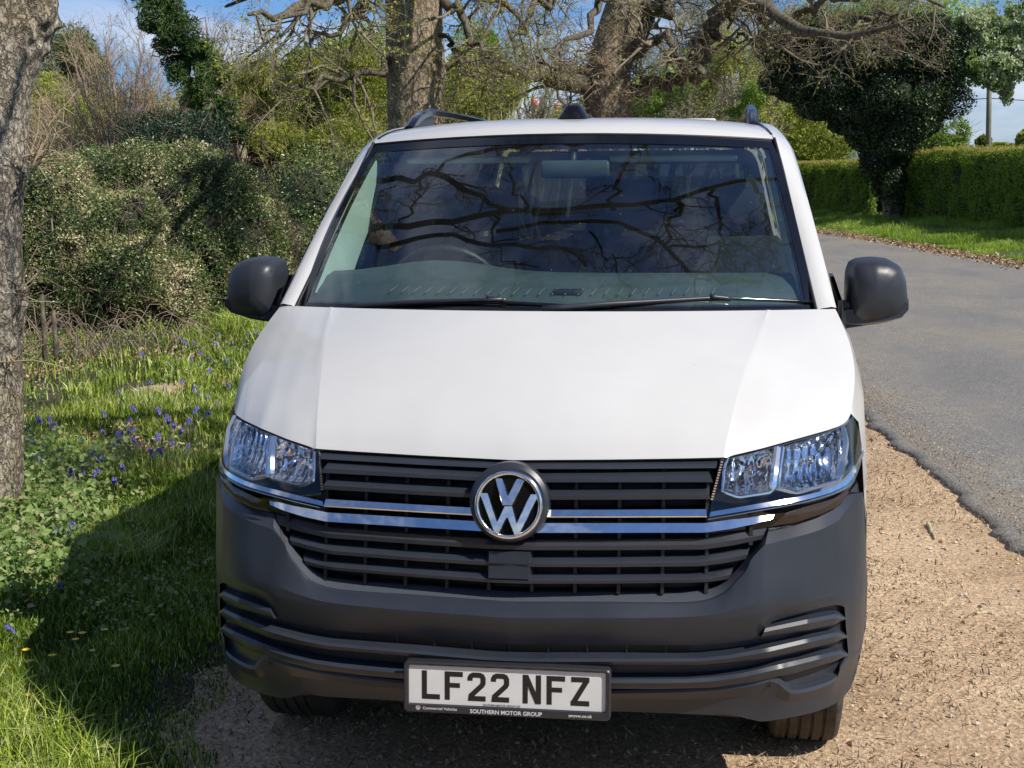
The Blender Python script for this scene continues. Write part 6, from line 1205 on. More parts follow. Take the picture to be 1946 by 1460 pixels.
# yellow-green thicket between conifer and oak
TG = 'mossy willow bushes behind the left hedge'
for k, (lb, px, D, E2, n_) in enumerate((
    ('olive twiggy willow bush right of the leaning conifer', 470, 27, [E_(470, 215, 27, 70, 75), E_(500, 160, 27, 60, 40), E_(440, 260, 26.5, 60, 40)], 16000),
    ('olive twiggy willow bush in the middle of the thicket left of the oak trunk', 570, 26, [E_(570, 210, 26, 75, 80), E_(590, 150, 26, 70, 60), E_(560, 270, 25.5, 80, 40)], 20000),
    ('olive twiggy willow bush touching the left side of the straight oak trunk', 680, 25, [E_(680, 200, 25, 75, 85), E_(690, 130, 25, 60, 60), E_(660, 270, 24.5, 80, 40)], 20000),
    ('olive twiggy willow bush between the two oak trunks', 910, 28, [E_(900, 190, 28, 85, 60), E_(950, 170, 28, 50, 50), E_(880, 140, 28, 40, 45)], 15000))):
    b0 = gp(px, D); r = thing('willow_bush', tuple(b0), lb, 'bush', TG)
    P, nr = ell_points(E2, int(n_*2.6), shell=.85, gap=.33, gscale=3.2, nscale=1.6, namp=.45); cl = vnoise(P, 1.4)*.6+vnoise(P, 5)*.4
    leaves('foliage', P, .045, M['olive'], r, rnd=np.clip(.45+(cl-.5)*1.6+.2*rng.normal(size=len(P)), 0, 1), aspect=.45)
    st = []
    for _ in range(90):
        e = np.array(E2[rng.integers(len(E2))]); d = unit(rng.normal(size=3)+np.array([0, 0, .5])); tip = e[:3]+d*e[3:6]*rng.uniform(.6, 1.15); st.append(wiggle([b0+rng.normal(size=3)*[.5, .4, 0], (b0+tip)*.5+rng.normal(size=3)*.15, tip], .03, 8))
    st = np.array(st); R = np.linspace(.022, .006, 8)[None]*rng.uniform(.5, 1.3, (90, 1)); mb = MB2(); mb.add(*multitube(st, R, 4))
    c1, q1 = grow(st, R, 8, .8, ang=(20, 60), wob=.2, up=.1, n=5, t0=.35, rmin=.005); c2, q2 = grow(c1, q1, 5, .35, ang=(20, 60), wob=.2, n=3, rmin=.0035); mb.add(*multitube(c1, q1, 3)); mb.add(*multitube(c2, q2, 3)); mb.build('twigs', M['twig_moss'], r)
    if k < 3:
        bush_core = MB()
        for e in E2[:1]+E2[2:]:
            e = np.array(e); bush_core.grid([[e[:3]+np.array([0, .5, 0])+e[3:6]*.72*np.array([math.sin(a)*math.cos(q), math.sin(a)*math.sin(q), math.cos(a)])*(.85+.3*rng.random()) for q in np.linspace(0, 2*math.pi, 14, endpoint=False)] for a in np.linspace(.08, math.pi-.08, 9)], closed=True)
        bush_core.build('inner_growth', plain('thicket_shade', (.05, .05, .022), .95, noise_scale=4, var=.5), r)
M['blossom'] = leafmat('hawthorn_leaf', [(.12, .20, .04), (.24, .34, .10), (.45, .52, .28), (.70, .72, .55)], .45, .5, .3)
# ------------------------------------------------------------------ the two oaks
D2 = 17.0
b0 = gp(792, D2)
oak1 = thing('oak_tree', tuple(b0), 'straight thick oak trunk rising behind the left half of the van roof', 'tree')
tp = [b0, at(792, 240, D2), at(790, 150, D2), at(788, 60, D2), at(786, 0, D2), at(784, -90, D2), at(780, -200, D2)]
trunk_mesh('trunk', tp, [.46, .33, .33, .345, .345, .33, .29], oak1, M['bark_oak'], k=150, n=420, amp=.05, fz=3, fr=18, burr=[(at(815, 110, D2-.3), .25, .03), (at(830, 130, D2-.2), .2, .03)])
def px_limb(pts, D, dd=0): return [at(x, y, D+dd*i/max(1, len(pts)-1)) for i, (x, y) in enumerate(pts)]
L1 = [([(770, 135), (730, 130), (690, 145), (640, 150), (590, 152), (545, 165)], -1.5, .06, .015), ([(770, -40), (700, -30), (620, 0), (540, 20), (480, 30)], -2.5, .12, .02), ([(780, -80), (700, -90), (600, -70), (500, -30), (440, 5)], 1.5, .12, .02),
      ([(800, -20), (850, 0), (880, 40), (900, 90), (930, 110)], -1.0, .08, .015), ([(790, -90), (860, -60), (930, -20), (980, 30), (1000, 70)], 1.0, .1, .02), ([(760, -60), (720, -30), (680, 20), (640, 60), (590, 80)], -1.0, .09, .015), ([(790, -150), (850, -110), (960, -90), (1060, -60)], -2, .12, .02), ([(780, -100), (690, -60), (640, -10), (570, 20), (500, 60)], -4, .08, .012), ([(820, 60), (845, 75), (870, 110), (890, 140)], -.8, .04, .01)]
oak1_tw = bare_tree(oak1, [px_limb(p, D2, dd) for p, dd, a, c in L1], [[a, c] for p, dd, a, c in L1],
          [(8, 1.15, dict(ang=(30, 80), wob=.25, up=-.12, n=7, t0=.15, rmin=.006)), (8, .55, dict(ang=(25, 75), wob=.28, up=-.08, n=5, rmin=.0032)), (5, .28, dict(ang=(25, 70), wob=.3, n=4, rmin=.0021))], M['limb'], M['twig'], wig=.04)
c = [at(768, 0, D2-.45), at(772, 40, D2-.45), at(768, 90, D2-.45), at(771, 120, D2-.4)]
tubes_obj('hanging_twigs', padded([c, [at(768, 90, D2-.45), at(752, 97, D2-.4), at(735, 102, D2-.35)]], 8), np.full((2, 8), .008), 5, M['twig_pale'], oak1)
q_ = oak1_tw[-1][0]; i_ = rng.integers(len(q_), size=9000); leaves('young_leaves', q_[i_, rng.integers(1, 4, 9000)]+rng.normal(size=(9000, 3))*.02, .030, M['olive'], oak1)
D3 = 20.0
b0 = gp(1158, D3); oak2 = thing('old_oak_tree', tuple(b0), 'gnarled leaning oak with twiggy bole and crooked boughs behind the roof aerial', 'tree')
tp = [b0, at(1158, 225, D3), at(1152, 180, D3), at(1156, 120, D3), at(1178, 60, D3), at(1196, 10, D3), at(1215, -60, D3), at(1240, -150, D3)]
trunk_mesh('trunk', tp, [.42, .34, .33, .31, .31, .30, .27, .22], oak2, M['bark_oak'], k=130, n=360, amp=.16, fz=3, fr=9, burr=[(at(1160, 160, D3-.3), .35, .07), (at(1210, 20, D3-.1), .25, .06)])
L2 = [([(1140, 175), (1110, 158), (1070, 150), (1030, 142), (990, 138), (950, 122), (915, 118), (870, 120), (830, 135)], -1.5, .15, .04), ([(1130, 150), (1090, 135), (1040, 130), (1000, 125)], -.6, .08, .03),
      ([(1180, -60), (1150, -10), (1120, 25), (1095, 60), (1060, 85), (1020, 110)], -2, .08, .015), ([(1190, 180), (1235, 163), (1280, 148), (1300, 130), (1325, 122), (1329, 138)], -.8, .10, .07), ([(1322, 130), (1325, 122), (1338, 80), (1352, 45), (1375, 15), (1405, -15)], -1.0, .12, .11),
      ([(1215, -40), (1290, -70), (1360, -40), (1400, 5), (1440, 15), (1480, 28), (1505, 45), (1525, 58), (1560, 64), (1600, 62), (1650, 50), (1700, 55), (1745, 80)], -2.5, .16, .012), ([(1445, 20), (1450, 55), (1458, 85), (1450, 110)], -.3, .06, .02), ([(1190, 115), (1215, 100), (1235, 80), (1260, 75), (1280, 95), (1292, 118)], -.9, .055, .05),
      ([(1205, 10), (1240, 5), (1265, 12), (1272, 22)], -.5, .10, .09), ([(1235, 20), (1232, 50), (1222, 60), (1220, 75)], -.4, .07, .03), ([(1335, 72), (1370, 70), (1400, 72), (1395, 92), (1370, 97)], -.3, .035, .02), ([(1400, 72), (1450, 78), (1480, 90)], -.3, .03, .01),
      ([(1230, -120), (1130, -110), (1020, -60), (960, -10), (930, 60)], -2, .11, .015), ([(1220, -80), (1120, -60), (1040, -10), (990, 50), (970, 100)], -3.2, .09, .012), ([(1600, 62), (1650, 30), (1700, 25), (1760, 50)], -.8, .05, .012), ([(1560, 64), (1610, 80), (1680, 75), (1720, 100)], -.6, .04, .01),
      ([(1500, 40), (1540, 10), (1600, 0), (1700, -20)], -1.2, .06, .02), ([(1420, 0), (1500, -40), (1600, -50), (1700, -30), (1780, 10)], -1.5, .08, .02), ([(1350, -40), (1370, 20), (1420, 60)], -1.0, .04, .012)]
oak2_tw = bare_tree(oak2, [px_limb(p, D3, dd) for p, dd, a, c in L2], [[a, c] for p, dd, a, c in L2],
          [(7, 1.05, dict(ang=(30, 85), wob=.28, up=-.03, n=7, t0=.12, rmin=.007)), (7, .55, dict(ang=(25, 75), wob=.3, n=5, rmin=.0035)), (5, .28, dict(ang=(25, 70), wob=.3, n=4, rmin=.0022))], M['limb'], M['twig'], wig=.055, lk=9)
q_ = oak2_tw[-1][0]; i_ = rng.integers(len(q_), size=7000); leaves('young_leaves', q_[i_, rng.integers(1, 4, 7000)]+rng.normal(size=(7000, 3))*.02, .026, M['olive'], oak2)
# epicormic twigs round the bole
sh = []
for _ in range(260):
    t = rng.random(); c = at(1155+rng.normal()*22, 225-t*150, D3-.25+rng.random()*.3); d = unit(np.array([rng.normal(), -.4+rng.normal()*.5, rng.normal()*.7])); L = rng.uniform(.2, .65)
    sh.append([c, c+d*L*.5+rng.normal(size=3)*.06, c+d*L+rng.normal(size=3)*.12])
Ps = padded(sh, 5); c1, q1 = grow(Ps, np.linspace(.008, .003, 5)[None]*np.ones((len(sh), 1)), 3, .22, wob=.3, n=3, rmin=.003)
mb = MB2(); mb.add(*multitube(Ps, np.linspace(.009, .004, 5)[None]*np.ones((len(sh), 1)), 3)); mb.add(*multitube(c1, q1, 3)); mb.build('bole_shoots', M['twig_red'], oak2)

# pale leafless saplings to the right of the old oak
SG = 'slender pale saplings behind the boughs of the old oak'
for lb, px, D, top_, w_, lf in (('slender sapling nearest the right side of the leaning oak', 1245, 62, 20, 60, 1500), ('slender sapling second to the right of the leaning oak', 1305, 60, 0, 60, 1500), ('slender sapling between the crooked bough and the roof rib', 1365, 58, 20, 60, 1800), ('slender sapling left of the right-hand roof rail', 1400, 52, 10, 55, 1400), ('slender sapling with greening twigs just above the right roof rail', 1440, 54, 30, 60, 1800)):
    for _ in (0,): sapling(lb, px, D, top_, w_, lv=(13, 8, 5), leaf=(M['olive'], lf, .085), r0=.12, mat=M['twig_pale'], group=SG, name='sapling')
sapling('leafless tree filling the sky between the two oak trunks', 1010, 30, 20, 120, lv=(12, 8, 5), mat=M['twig_grey'], leaf=(M['spring'], 1200, .05))
crown_tree('leafy_tree', 'fresh green tree crown between the two oaks', gp(930, 45), .15, [E_(930, 90, 45, 60, 50), E_(890, 140, 45, 50, 50), E_(960, 150, 45, 40, 40)], 9000, .10, M['spring'], gap=.45)
crown_tree('leafy_tree', 'fresh green tree crown showing left of the straight oak trunk', gp(640, 40), .14, [E_(640, 120, 40, 70, 50), E_(700, 90, 40, 50, 45), E_(580, 150, 40, 50, 40)], 14000, .075, M['spring'], gap=.42)
crown_tree('leafy_tree', 'fresh green tree crown low between old oak and saplings', gp(1250, 46), .14, [E_(1240, 185, 46, 50, 40), E_(1300, 170, 46, 50, 45), E_(1400, 190, 46, 55, 35)], 12000, .085, M['spring'], gap=.45)
crown_tree('leafy_tree', 'olive-leaved tree behind the pale saplings', gp(1330, 50), .15, [E_(1290, 170, 50, 70, 70), E_(1380, 150, 50, 70, 80), E_(1450, 190, 50, 60, 60)], 16000, .085, M['olive'], gap=.46)
bush('rounded_bush', 'tall rounded olive-green bush right of the right-hand roof rail', 'bush', [E_(1500, 250, 66, 75, 75), E_(1550, 275, 66, 60, 55), E_(1450, 270, 66, 70, 60), E_(1590, 300, 66, 40, 45)], 42000, .085, M['olive'], shell=.7, nscale=1.4, namp=.4, gap=.34, gscale=1.6, core=.55, twigs=1400, tw_len=1.3, stem_mat=M['twig_moss'])

# house beyond the trees, only its chimneys clear the van roof
hb0 = gp(1040, 72); right_ = unit(np.cross(_fw, np.array([0, 0, 1.]))); right_[2] = 0; right_ = unit(right_); back_ = np.array([-right_[1], right_[0], 0])
house = thing('brick_house', tuple(hb0), 'distant brick house whose chimneys show above the van roof left of the leaning oak', 'house')
def hb_(mb, x0, x1, y0, y1, z0, z1):
    V = [hb0+right_*x+back_*y+np.array([0, 0, z]) for z in (z0, z1) for y in (y0, y1) for x in (x0, x1)]; return mb.add(V, [(0, 2, 3, 1), (4, 5, 7, 6), (0, 1, 5, 4), (2, 6, 7, 3), (0, 4, 6, 2), (1, 3, 7, 5)])
def brickmat():
    m, n, l, b = newmat('brick'); t = n.new('ShaderNodeTexCoord'); k = n.new('ShaderNodeTexBrick'); k.inputs['Scale'].default_value = 7
    k.inputs['Color1'].default_value = (.30, .12, .075, 1); k.inputs['Color2'].default_value = (.20, .085, .06, 1); k.inputs['Mortar'].default_value = (.35, .3, .26, 1)
    mpp = n.new('ShaderNodeMapping'); mpp.inputs['Rotation'].default_value = (math.pi/2, 0, 0); l.new(t.outputs['Object'], mpp.inputs['Vector']); l.new(mpp.outputs['Vector'], k.inputs['Vector']); l.new(k.outputs['Color'], b.inputs['Base Color']); b.inputs['Roughness'].default_value = .9; return m
M['brick'] = brickmat()
zr = at(1030, 224, 72)[2]
hb_(MB(), -4.2, 3.2, 0, 6, 0, zr-1.6).build('wall', plain('white_render', (.62, .62, .60), .8), house, smooth=False)
rf = MB(); V = [hb0+right_*x+back_*y+np.array([0, 0, z]) for x, y, z in ((-4.5, -.4, zr-1.7), (3.5, -.4, zr-1.7), (3.5, 3, zr), (-4.5, 3, zr), (-4.5, 6.4, zr-1.7), (3.5, 6.4, zr-1.7))]
rf.add(V, [(0, 1, 2, 3), (3, 2, 5, 4), (0, 3, 4), (1, 5, 2)]); rf = rf.build('roof', plain('roof_tile', (.16, .07, .05), .9, noise_scale=3, var=.3), house, smooth=False)
for x0, x1, y_, zt in ((-.80, .05, 2.6, at(1020, 195, 72)[2]), (.35, 1.25, 3.0, at(1055, 203, 72)[2])):
    mb = MB(); hb_(mb, x0+.06, x1-.06, y_+.06, y_+.8, zr-1, zt-.28); hb_(mb, x0, x1, y_, y_+.86, zt-.279, zt); ch = mb.build('chimney', M['brick'], rf, smooth=False)
    for q in (.25, .72):
        c = hb0+right_*(x0+(x1-x0)*q)+back_*(y_+.42); MB().tube([c+[0, 0, zt+.001], c+[0, 0, zt+.35]], [.15, .12], 10).build('chimney_pot', plain('terracotta', (.55, .16, .06), .8), ch)
mb = hb_(MB(), .2, 2.6, -.02, 0.02, zr-2.2, zr-1.62); mb.build('window', plain('pale_window', (.6, .65, .7), .2), house, smooth=False)

# telegraph pole and its wires
pb = at(1880, 300, 60); pb[2] = .5; pole = thing('telegraph_pole', tuple(pb), 'grey wooden telegraph pole against the blue sky at right', 'telegraph pole')
MB().tube([pb, at(1880, 160, 60), at(1880, 60, 60)], [.115, .10, .09], 12).build('post', M['twig_grey'], pole)
tpw = at(1880, 130, 60)
for k, (e, lb) in enumerate(((at(900, 178, 48), 'thin black telephone wire crossing behind the oaks'), (at(2300, 195, 62), 'thin black telephone wire running right from the pole'))):
    st_ = at(1880, 187, 60); t = np.linspace(0, 1, 16)[:, None]; Pw = st_*(1-t)+e*t; Pw[:, 2] -= .35*4*t[:, 0]*(1-t[:, 0])*(1 if k == 0 else .3)
    w_ = MB().tube(Pw, .016, 4).build('overhead_wire', M['black']); tagp(w_, lb, 'wire')

# hedges across the road, following the bend
def hedge_run(label, pts, hgt, thick, N, size):
    """pts: (px, py_base, py_top, dist)"""
    A = np.array([at(p[0], p[1], p[3]) for p in pts]); ztop = np.array([at(p[0], p[2], p[3])[2] for p in pts]); A[:, 2] = height(A[:, 0], A[:, 1])
    r = thing('clipped_hedge', tuple(A[0]), label, 'hedge'); L = np.r_[0, np.cumsum(np.linalg.norm(np.diff(A[:, :2], axis=0), axis=1))]
    s = rng.random(N)*L[-1]; x = np.interp(s, L, A[:, 0]); y = np.interp(s, L, A[:, 1]); z0 = np.interp(s, L, A[:, 2]); z1 = np.interp(s, L, ztop)
    tdir = unit(np.array([A[-1, 0]-A[0, 0], A[-1, 1]-A[0, 1], 0])); nrm = np.array([-tdir[1], tdir[0], 0])
    if nrm@(CAM_LOC-A[0]) < 0: nrm = -nrm
    topf = rng.random(N) < .30; hh = z1-z0
    u = np.where(topf, 1-.05*rng.random(N), rng.random(N)); v = np.where(topf, rng.uniform(-1, 1, N), 1-.35*rng.random(N)**1.5)
    P = np.stack([x, y, z0+u*hh], 1)+nrm*(v*thick)[:, None]; bulge = (vnoise(P, 1.3)-.5)*.35+(vnoise(P, 4)-.5)*.15
    P = P+nrm*bulge[:, None]+np.array([0, 0, 1.])*(bulge*.35*u)[:, None]
    leaves('foliage', P[~topf], size, M['hedge'], r, rnd=np.clip(.42+.25*rng.normal(size=(~topf).sum()), 0, 1), nrm=nrm)
    leaves('new_growth', P[topf]+np.array([0, 0, 1.])*(rng.random((topf.sum(), 1))**2*.12), size*.9, M['hedgetip'], r, nrm=np.array([0, 0, 1.]))
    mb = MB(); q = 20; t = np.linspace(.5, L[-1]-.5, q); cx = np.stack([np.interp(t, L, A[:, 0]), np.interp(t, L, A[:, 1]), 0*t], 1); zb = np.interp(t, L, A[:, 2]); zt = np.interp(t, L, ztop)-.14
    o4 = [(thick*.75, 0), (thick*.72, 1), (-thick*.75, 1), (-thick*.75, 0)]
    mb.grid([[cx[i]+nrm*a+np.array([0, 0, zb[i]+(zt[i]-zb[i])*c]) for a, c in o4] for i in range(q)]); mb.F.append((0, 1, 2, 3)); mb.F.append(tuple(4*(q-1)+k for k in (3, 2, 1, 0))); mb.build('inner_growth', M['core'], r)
hedge_run('long clipped green hedge right of the ivy-covered tree, its top tinged red', [(2350, 520, 262, 29), (2120, 470, 276, 33), (1946, 428, 284, 38), (1850, 418, 286, 41), (1760, 412, 292, 44), (1715, 408, 298, 45.5)], 1.7, .55, 95000, .058)
hedge_run('clipped hedge left of the ivy-covered tree, reaching to the van', [(1690, 404, 306, 46.5), (1600, 397, 310, 51), (1520, 392, 313, 56), (1440, 388, 316, 61)], 1.7, .55, 52000, .064)

# ivy-covered tree on the bank
D4 = 43.5; ib = at(1700, 400, D4); ib[2] = height(ib[0], ib[1]); ivy = thing('ivy_covered_tree', tuple(ib), 'dark ivy-covered tree leaning over the clipped hedge', 'tree')
axi = [ib, at(1690, 350, D4), at(1665, 300, D4), at(1640, 240, D4), at(1610, 180, D4)]; MB().tube(wiggle(axi, .04, 10), np.linspace(.28, .16, 10), 10).build('trunk', M['bark_oak'], ivy)
Ei = [E_(1540, 75, D4, 60, 40), E_(1640, 60, D4, 80, 35), E_(1740, 70, D4, 75, 40), E_(1470, 90, D4, 40, 30), E_(1560, 200, D4, 50, 32), E_(1520, 165, D4, 50, 30), E_(1640, 215, D4, 70, 45), E_(1800, 85, D4, 40, 40), E_(1600, 230, D4, 35, 30), E_(1698, 385, D4, 20, 30), E_(1690, 340, D4, 30, 45), E_(1672, 295, D4, 42, 50), E_(1700, 270, D4, 50, 50), E_(1650, 240, D4, 52, 50), E_(1730, 230, D4, 60, 45), E_(1690, 180, D4, 95, 60, 80), E_(1590, 160, D4, 75, 50, 70), E_(1540, 130, D4, 70, 40, 60), E_(1770, 180, D4, 65, 50), E_(1500, 110, D4, 55, 35), E_(1600, 100, D4, 90, 40, 70), E_(1700, 110, D4, 90, 45, 70), E_(1790, 120, D4, 55, 50), E_(1480, 150, D4, 35, 30), E_(1615, 205, D4, 40, 40)]
P, nr = ell_points(Ei, 190000, shell=.42, nscale=1.6, namp=.30, gap=.24, gscale=2.2); cl = vnoise(P, 2.5)
leaves('ivy', P, .06, M['ivyleaf'], ivy, rnd=np.clip(.4+(cl-.5)*.9+.2*rng.normal(size=len(P)), 0, 1), nrm=nr, aspect=.8)
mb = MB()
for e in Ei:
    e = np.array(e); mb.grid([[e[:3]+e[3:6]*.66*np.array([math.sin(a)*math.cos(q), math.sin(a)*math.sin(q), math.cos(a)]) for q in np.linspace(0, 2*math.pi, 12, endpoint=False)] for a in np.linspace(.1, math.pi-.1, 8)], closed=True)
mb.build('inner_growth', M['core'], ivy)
st = [wiggle([at(1640, 200, D4), at(1640+dx*.5, 120, D4), at(1640+dx, 30+abs(dx)*.12, D4)], .08, 10) for dx in rng.uniform(-150, 170, 14)]
st += [wiggle([at(1600, 120, D4-.5), at(1600+dx*.5, 60, D4-.8), at(1600+dx, 40+rng.uniform(-30, 60), D4-1)], .08, 10) for dx in rng.uniform(-150, 200, 12)]
st = np.array(st); R = np.linspace(.05, .012, 10)[None]*np.ones((len(st), 1)); c1, q1 = grow(st, R, 7, 1.6, ang=(20, 65), wob=.2, n=6, t0=.25, rmin=.010); c2, q2 = grow(c1, q1, 6, .8, ang=(20, 70), wob=.25, n=4, rmin=.007); c3, q3 = grow(c2[::2], q2[::2], 3, .4, wob=.25, n=3, rmin=.005)
mb = MB2(); mb.add(*multitube(st, R, 5)); mb.add(*multitube(c1, q1, 3)); mb.add(*multitube(c2, q2, 3)); mb.add(*multitube(c3, q3, 3)); mb.build('branches', M['twig_red'], ivy)
crown_tree('hawthorn_tree', 'bright spring-green tree hanging into the sky at the right edge', at(1715, 330, 47)*np.array([1, 1, 0])+np.array([0, 0, .4]), .08, [E_(1870, 125, 44, 75, 35), E_(1830, 90, 44, 40, 40), E_(1920, 70, 44, 60, 30), E_(1860, 35, 44, 55, 30), E_(1950, 120, 44, 50, 30), E_(1905, 150, 44, 35, 22), E_(1915, 175, 44, 14, 18), E_(1960, 20, 44, 50, 25), E_(1800, 110, 44, 40, 40)], 27000, .095, M['blossom'], gap=.44, gscale=3.2, namp=.5, nscale=2.2, shell=.9, limbs=10, twigs=400, tw_len=.4, aspect=.7, via=at(1735, 120, 46))
crown_tree('hawthorn_tree', 'pale-leaved tree top behind the bare boughs at upper right', gp(1700, 47), .12, [E_(1600, 40, 44, 110, 40), E_(1700, 20, 44, 110, 40), E_(1500, 70, 44, 60, 40), E_(1790, 40, 44, 60, 40)], 12000, .085, M['spring'], gap=.45, gscale=2, twigs=500)
bush('bright_bush', 'bright green bush in the sun under the right side of the ivy-covered tree', 'bush', [E_(1790, 270, 49, 45, 30), E_(1745, 285, 49, 45, 28), E_(1825, 255, 49, 18, 24), E_(1760, 245, 49, 25, 20)], 13000, .085, M['spring'], shell=.8, nscale=2.2, namp=.6, gap=.36, gscale=3, core=.4, twigs=200, tw_len=.8, rnd=lambda P, c: np.clip(.2+(c-.4)*1.2+.15*rng.normal(size=len(P)), 0, 1))
for k, (px, py, rx_, rz_, D) in enumerate(((1905, 282, 30, 10, 150), (1958, 268, 26, 26, 120), (1868, 270, 14, 12, 110))):
    bush('far_tree', ['low round tree on the far horizon right of the telegraph pole', 'distant twiggy tree on the horizon at the right edge', 'small distant tree just left of the telegraph pole foot'][k], 'tree', [E_(px, py, D, rx_, rz_)], 2500, .30, M['olive'], shell=.5, core=.7)
# wooded backdrop
wx = []
for px, py, rx_, rz_ in ((-560, 240, 170, 110), (-330, 230, 150, 110), (-120, 230, 140, 100), (60, 230, 120, 90), (230, 230, 130, 80), (420, 220, 130, 80), (560, 180, 120, 70), (700, 200, 120, 90), (860, 230, 110, 70), (1130, 240, 120, 60), (1270, 230, 110, 80), (1420, 230, 110, 80), (1560, 250, 90, 70)): wx.append(E_(px, py, 62, rx_, rz_, 60))
P, nr = ell_points(wx, 60000, shell=.5, nscale=.5, namp=.35, gap=.3, gscale=1.5); o = leaves('far_woodland', P, .16, M['olive'], None, rnd=np.clip(.35+.25*rng.normal(size=len(P)), 0, 1)); o['kind'] = 'stuff'

# plants mirrored in the headlights and chrome, behind and beside the photographer
for x, y, rx_, rz_, lb in ((-7.5, -6, 2.2, 2.0, 'bushy hedge plant behind the photographer to the left'), (-3.5, -13, 3.0, 3.2, 'round leafy tree behind the photographer'), (12, -6, 2.5, 2.0, 'bushy hedge plant across the road behind the photographer')):
    bush('leafy_bush', lb, 'bush', [(x, y, rz_*.9, rx_, rx_, rz_), (x+2.2, y-1, rz_*.7, rx_*.8, rx_*.8, rz_*.8)], 5000, .16, M['hedge'], shell=.3, core=.85)

# ------------------------------------------------------------------ flowers, weeds, twigs on the verge
def flower_mesh(kind):
    mb = MB()
    if kind == 'bluebell':
        stem = [np.array([0, 0, 0]), np.array([.005, 0, .09]), np.array([.012, 0, .16]), np.array([.035, 0, .20])]
        return stem
def ground_pt(px, py):
    d = _fw+(px-973)/2662.19*_r2-(py-730)/2662.19*_u2; p = CAM_LOC-d*CAM_LOC[2]/d[2]
    for _ in range(4): h = float(height(np.array([p[0]]), np.array([p[1]]))[0]); p = CAM_LOC-d*(CAM_LOC[2]-h)/d[2]
    return p
M['bell'] = leafmat('bluebell_petal', [(.10, .09, .42), (.17, .14, .58), (.26, .22, .68)], .4, .5, .3)
M['stemgreen'] = plain('green_stem', (.10, .16, .04), .6)
M['celandine'] = plain('yellow_petal', (.80, .55, .02), .4)
M['whitepetal'] = plain('white_petal', (.80, .80, .76), .5)
def proto_bluebell():
    r = thing('bluebell', (0, 0, -5), 'violet-blue bluebell flowering in the grass left of the van', 'flower', 'bluebells in the grass left of the van')
    st = MB().tube([(0, 0, -5), (.004, 0, -4.92), (.010, 0, -4.86), (.028, 0, -4.825), (.045, 0, -4.825)], [.0022, .002, .002, .0015, .001], 5).build('stem', M['stemgreen'], r)
    P, rn = MB(), []
    for k in range(8):
        c = np.array([.008+.0055*k, (-1)**k*.008, -5+.142+.035*math.sin(k/7*1.7)-.012]); a = np.linspace(0, 2*math.pi, 6, endpoint=False)
        rows_ = [[c+np.array([rr*math.cos(q), rr*math.sin(q), zz]) for q in a] for rr, zz in ((.0015, 0), (.0055, -.004), (.0055, -.015), (.0095, -.020))]
        P.grid(rows_, closed=True); rn += [rng.random()]*24
    mesh('bells', P.V, P.F, M['bell'], r, rnd=rn)
    lf = MB()
    for k in range(5):
        a = k*1.26; d = np.array([math.cos(a), math.sin(a), 0]); s = np.array([-d[1], d[0], 0])*.005
        b_ = np.array([0, 0, -5.]); lf.grid([[b_-s*.6, b_+s*.6], [b_+d*.04+np.array([0, 0, .07])-s, b_+d*.04+np.array([0, 0, .07])+s], [b_+d*.11+np.array([0, 0, .07])-s*.1, b_+d*.11+np.array([0, 0, .07])+s*.1]])
    lf.build('leaves', M['stemgreen'], r); return r
def proto_star(name, label, group, mat, rad, h):
    r = thing(name, (0, 0, -5), label, 'flower', group); MB().tube([(0, 0, -5), (.003, 0, -5+h*.6), (0, 0, -5+h)], .0014, 4).build('stem', M['stemgreen'], r)
    P = MB()
    for k in range(8):
        a = k*math.pi/4; d = np.array([math.cos(a), math.sin(a), .15]); s = np.array([-d[1], d[0], 0])*rad*.26; c = np.array([0, 0, -5+h]); P.add([c, c+d*rad*.6-s, c+d*rad, c+d*rad*.6+s], [(0, 1, 2, 3)])
    P.build('petals', mat, r, smooth=False); return r
def place(proto, first, loc, rz, sc):
    if first: o = proto; ch = None
    else:
        o = proto.copy(); COL.objects.link(o)
        for c in proto.children: q = c.copy(); COL.objects.link(q); q.parent = o
    o.location = loc; o.rotation_euler = (0, 0, rz); o.scale = (sc,)*3
BB_PX = [(108, 678), (190, 662), (276, 686), (345, 646), (356, 660), (372, 654), (335, 690), (365, 695), (387, 682), (395, 690), (417, 668), (440, 663), (470, 640), (465, 658), (488, 642), (428, 698), (396, 718), (345, 738), (325, 700), (280, 738), (270, 748), (228, 762), (235, 775), (310, 750), (368, 752), (372, 760), (390, 757), (440, 742), (391, 776), (408, 778), (397, 795), (392, 800), (370, 803), (307, 802), (318, 815), (320, 822), (332, 828), (355, 826), (342, 840), (240, 822), (246, 828), (222, 840), (230, 845), (236, 842), (248, 838), (200, 835), (305, 845), (297, 848), (165, 860), (162, 870), (97, 820), (97, 830), (52, 828), (80, 822), (72, 866), (60, 862), (88, 870), (58, 858), (170, 886), (185, 900), (155, 910), (234, 912), (298, 885), (310, 883), (292, 882), (330, 865), (222, 858), (260, 860), (142, 925), (150, 928), (135, 930), (176, 928), (78, 895), (110, 925), (218, 940), (100, 1040), (108, 1042), (154, 1035), (70, 1082), (30, 1222), (5, 1030), (20, 1032), (128, 1040), (120, 1140), (152, 968), (28, 890), (48, 905), (355, 870), (260, 800), (205, 800), (415, 640), (500, 650)]
pr = proto_bluebell()
for k, (px, py) in enumerate(BB_PX):
    p = ground_pt(px, py+10+rng.uniform(0, 6)); place(pr, k == 0, p, rng.uniform(0, 6.28), rng.uniform(.62, .9))
YC = [(190, 1166), (289, 1187), (135, 1225), (158, 1227), (200, 1222), (230, 1215), (242, 1215), (202, 1232), (216, 1242), (178, 1257), (101, 1270), (145, 1236), (222, 1290), (52, 1261), (60, 1278), (60, 1350), (80, 1348), (50, 1372), (155, 1445), (120, 695), (14, 1032), (115, 705)]
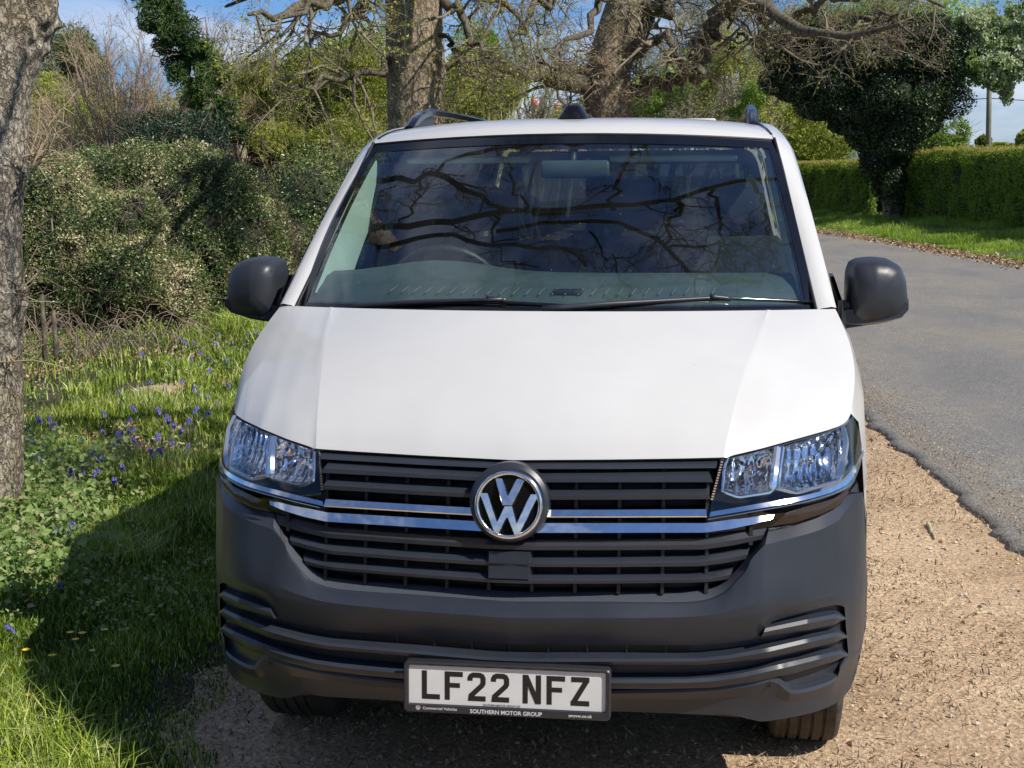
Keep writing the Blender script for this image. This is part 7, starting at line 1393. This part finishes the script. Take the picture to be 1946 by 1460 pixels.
pr = proto_star('celandine', 'small yellow celandine flower in the grass left of the van', 'celandines in the grass left of the van', M['celandine'], .016, .06)
for k, (px, py) in enumerate(YC): place(pr, k == 0, ground_pt(px, py+8), rng.uniform(0, 6), rng.uniform(.8, 1.15))
WF = [(85, 882), (50, 912), (115, 905), (67, 919), (58, 948), (80, 950), (28, 958), (93, 942), (122, 922), (68, 896), (35, 800), (128, 640), (430, 560)]
pr = proto_star('stitchwort', 'small white star flower among the weeds beside the grey trunk', 'white flowers beside the grey trunk', M['whitepetal'], .013, .10)
for k, (px, py) in enumerate(WF[:11]): place(pr, k == 0, ground_pt(px, py+12), rng.uniform(0, 6), rng.uniform(.8, 1.2))
# fallen branches and twigs
for lb, pts, r_, nm in (('rotten log lying in the grass close to the left headlight', [(335, 795), (365, 800), (395, 806), (428, 812)], .035, 'log'), ('curved dark fallen branch beside the grey trunk', [(30, 800), (70, 795), (110, 775), (150, 765), (190, 755), (230, 760)], .012, 'fallen_branch'), ('thin brown stick on the grass below the log', [(160, 905), (185, 893), (205, 882)], .006, 'stick'), ('pale stick on the grass in the shadow of the van', [(70, 1225), (110, 1224), (160, 1220)], .008, 'stick'), ('short curved twig lying on the gravel between van and road', [(1764, 998), (1768, 1008), (1773, 1018), (1778, 1026)], .010, 'stick'), ('long thin stem lying on the gravel beside the bumper', [(1646, 966), (1700, 966), (1740, 957), (1785, 949)], .003, 'stick'), ('dark twig lying on the gravel at lower right', [(1855, 1168), (1870, 1166), (1885, 1165)], .006, 'stick')):
    P = [ground_pt(a, c)+np.array([0, 0, r_*.8]) for a, c in pts]; o = MB().tube(resample(P, 10)+rng.normal(size=(10, 3))*r_*.25, r_*np.linspace(1.1, .6, 10), 8).build(nm, M['limb'] if nm != 'stick' else M['twig_pale']); tagp(o, lb, {'log': 'log', 'fallen_branch': 'branch', 'stick': 'stick'}[nm])
# bramble canes at the hedge foot
br = []
for _ in range(80):
    c = ground_pt(rng.uniform(60, 330), rng.uniform(640, 700)); a = rng.uniform(0, 6.28); L = rng.uniform(.3, .9); d = np.array([math.cos(a), math.sin(a)*.6, 0]); br.append([c, c+d*L*.4+np.array([0, 0, L*.5]), c+d*L+np.array([0, 0, L*.25*rng.random()])])
Pb = padded(br, 8); V, F = multitube(Pb, np.linspace(.005, .002, 8)[None]*np.ones((len(br), 1)), 4); o = mesh('bramble_canes', V, F, M['twig_red']); o['kind'] = 'stuff'
# ranker weeds along the left edge
N = 9000; i = rng.integers(0, 70, N); cen_ = np.array([ground_pt(rng.uniform(-10, 130)*(1 if q % 3 else 1.6), rng.uniform(850, 1150)) for q in range(70)]); P = cen_[i]+rng.normal(size=(N, 3))*np.array([.10, .10, .05])+np.array([0, 0, .09])
o = leaves('tall_weeds', P, .033, M['weed'], None, aspect=.65, nrm=np.array([.2, -.5, 1.]), rnd=np.clip(.5+.2*rng.normal(size=N), 0, 1)); o['kind'] = 'stuff'
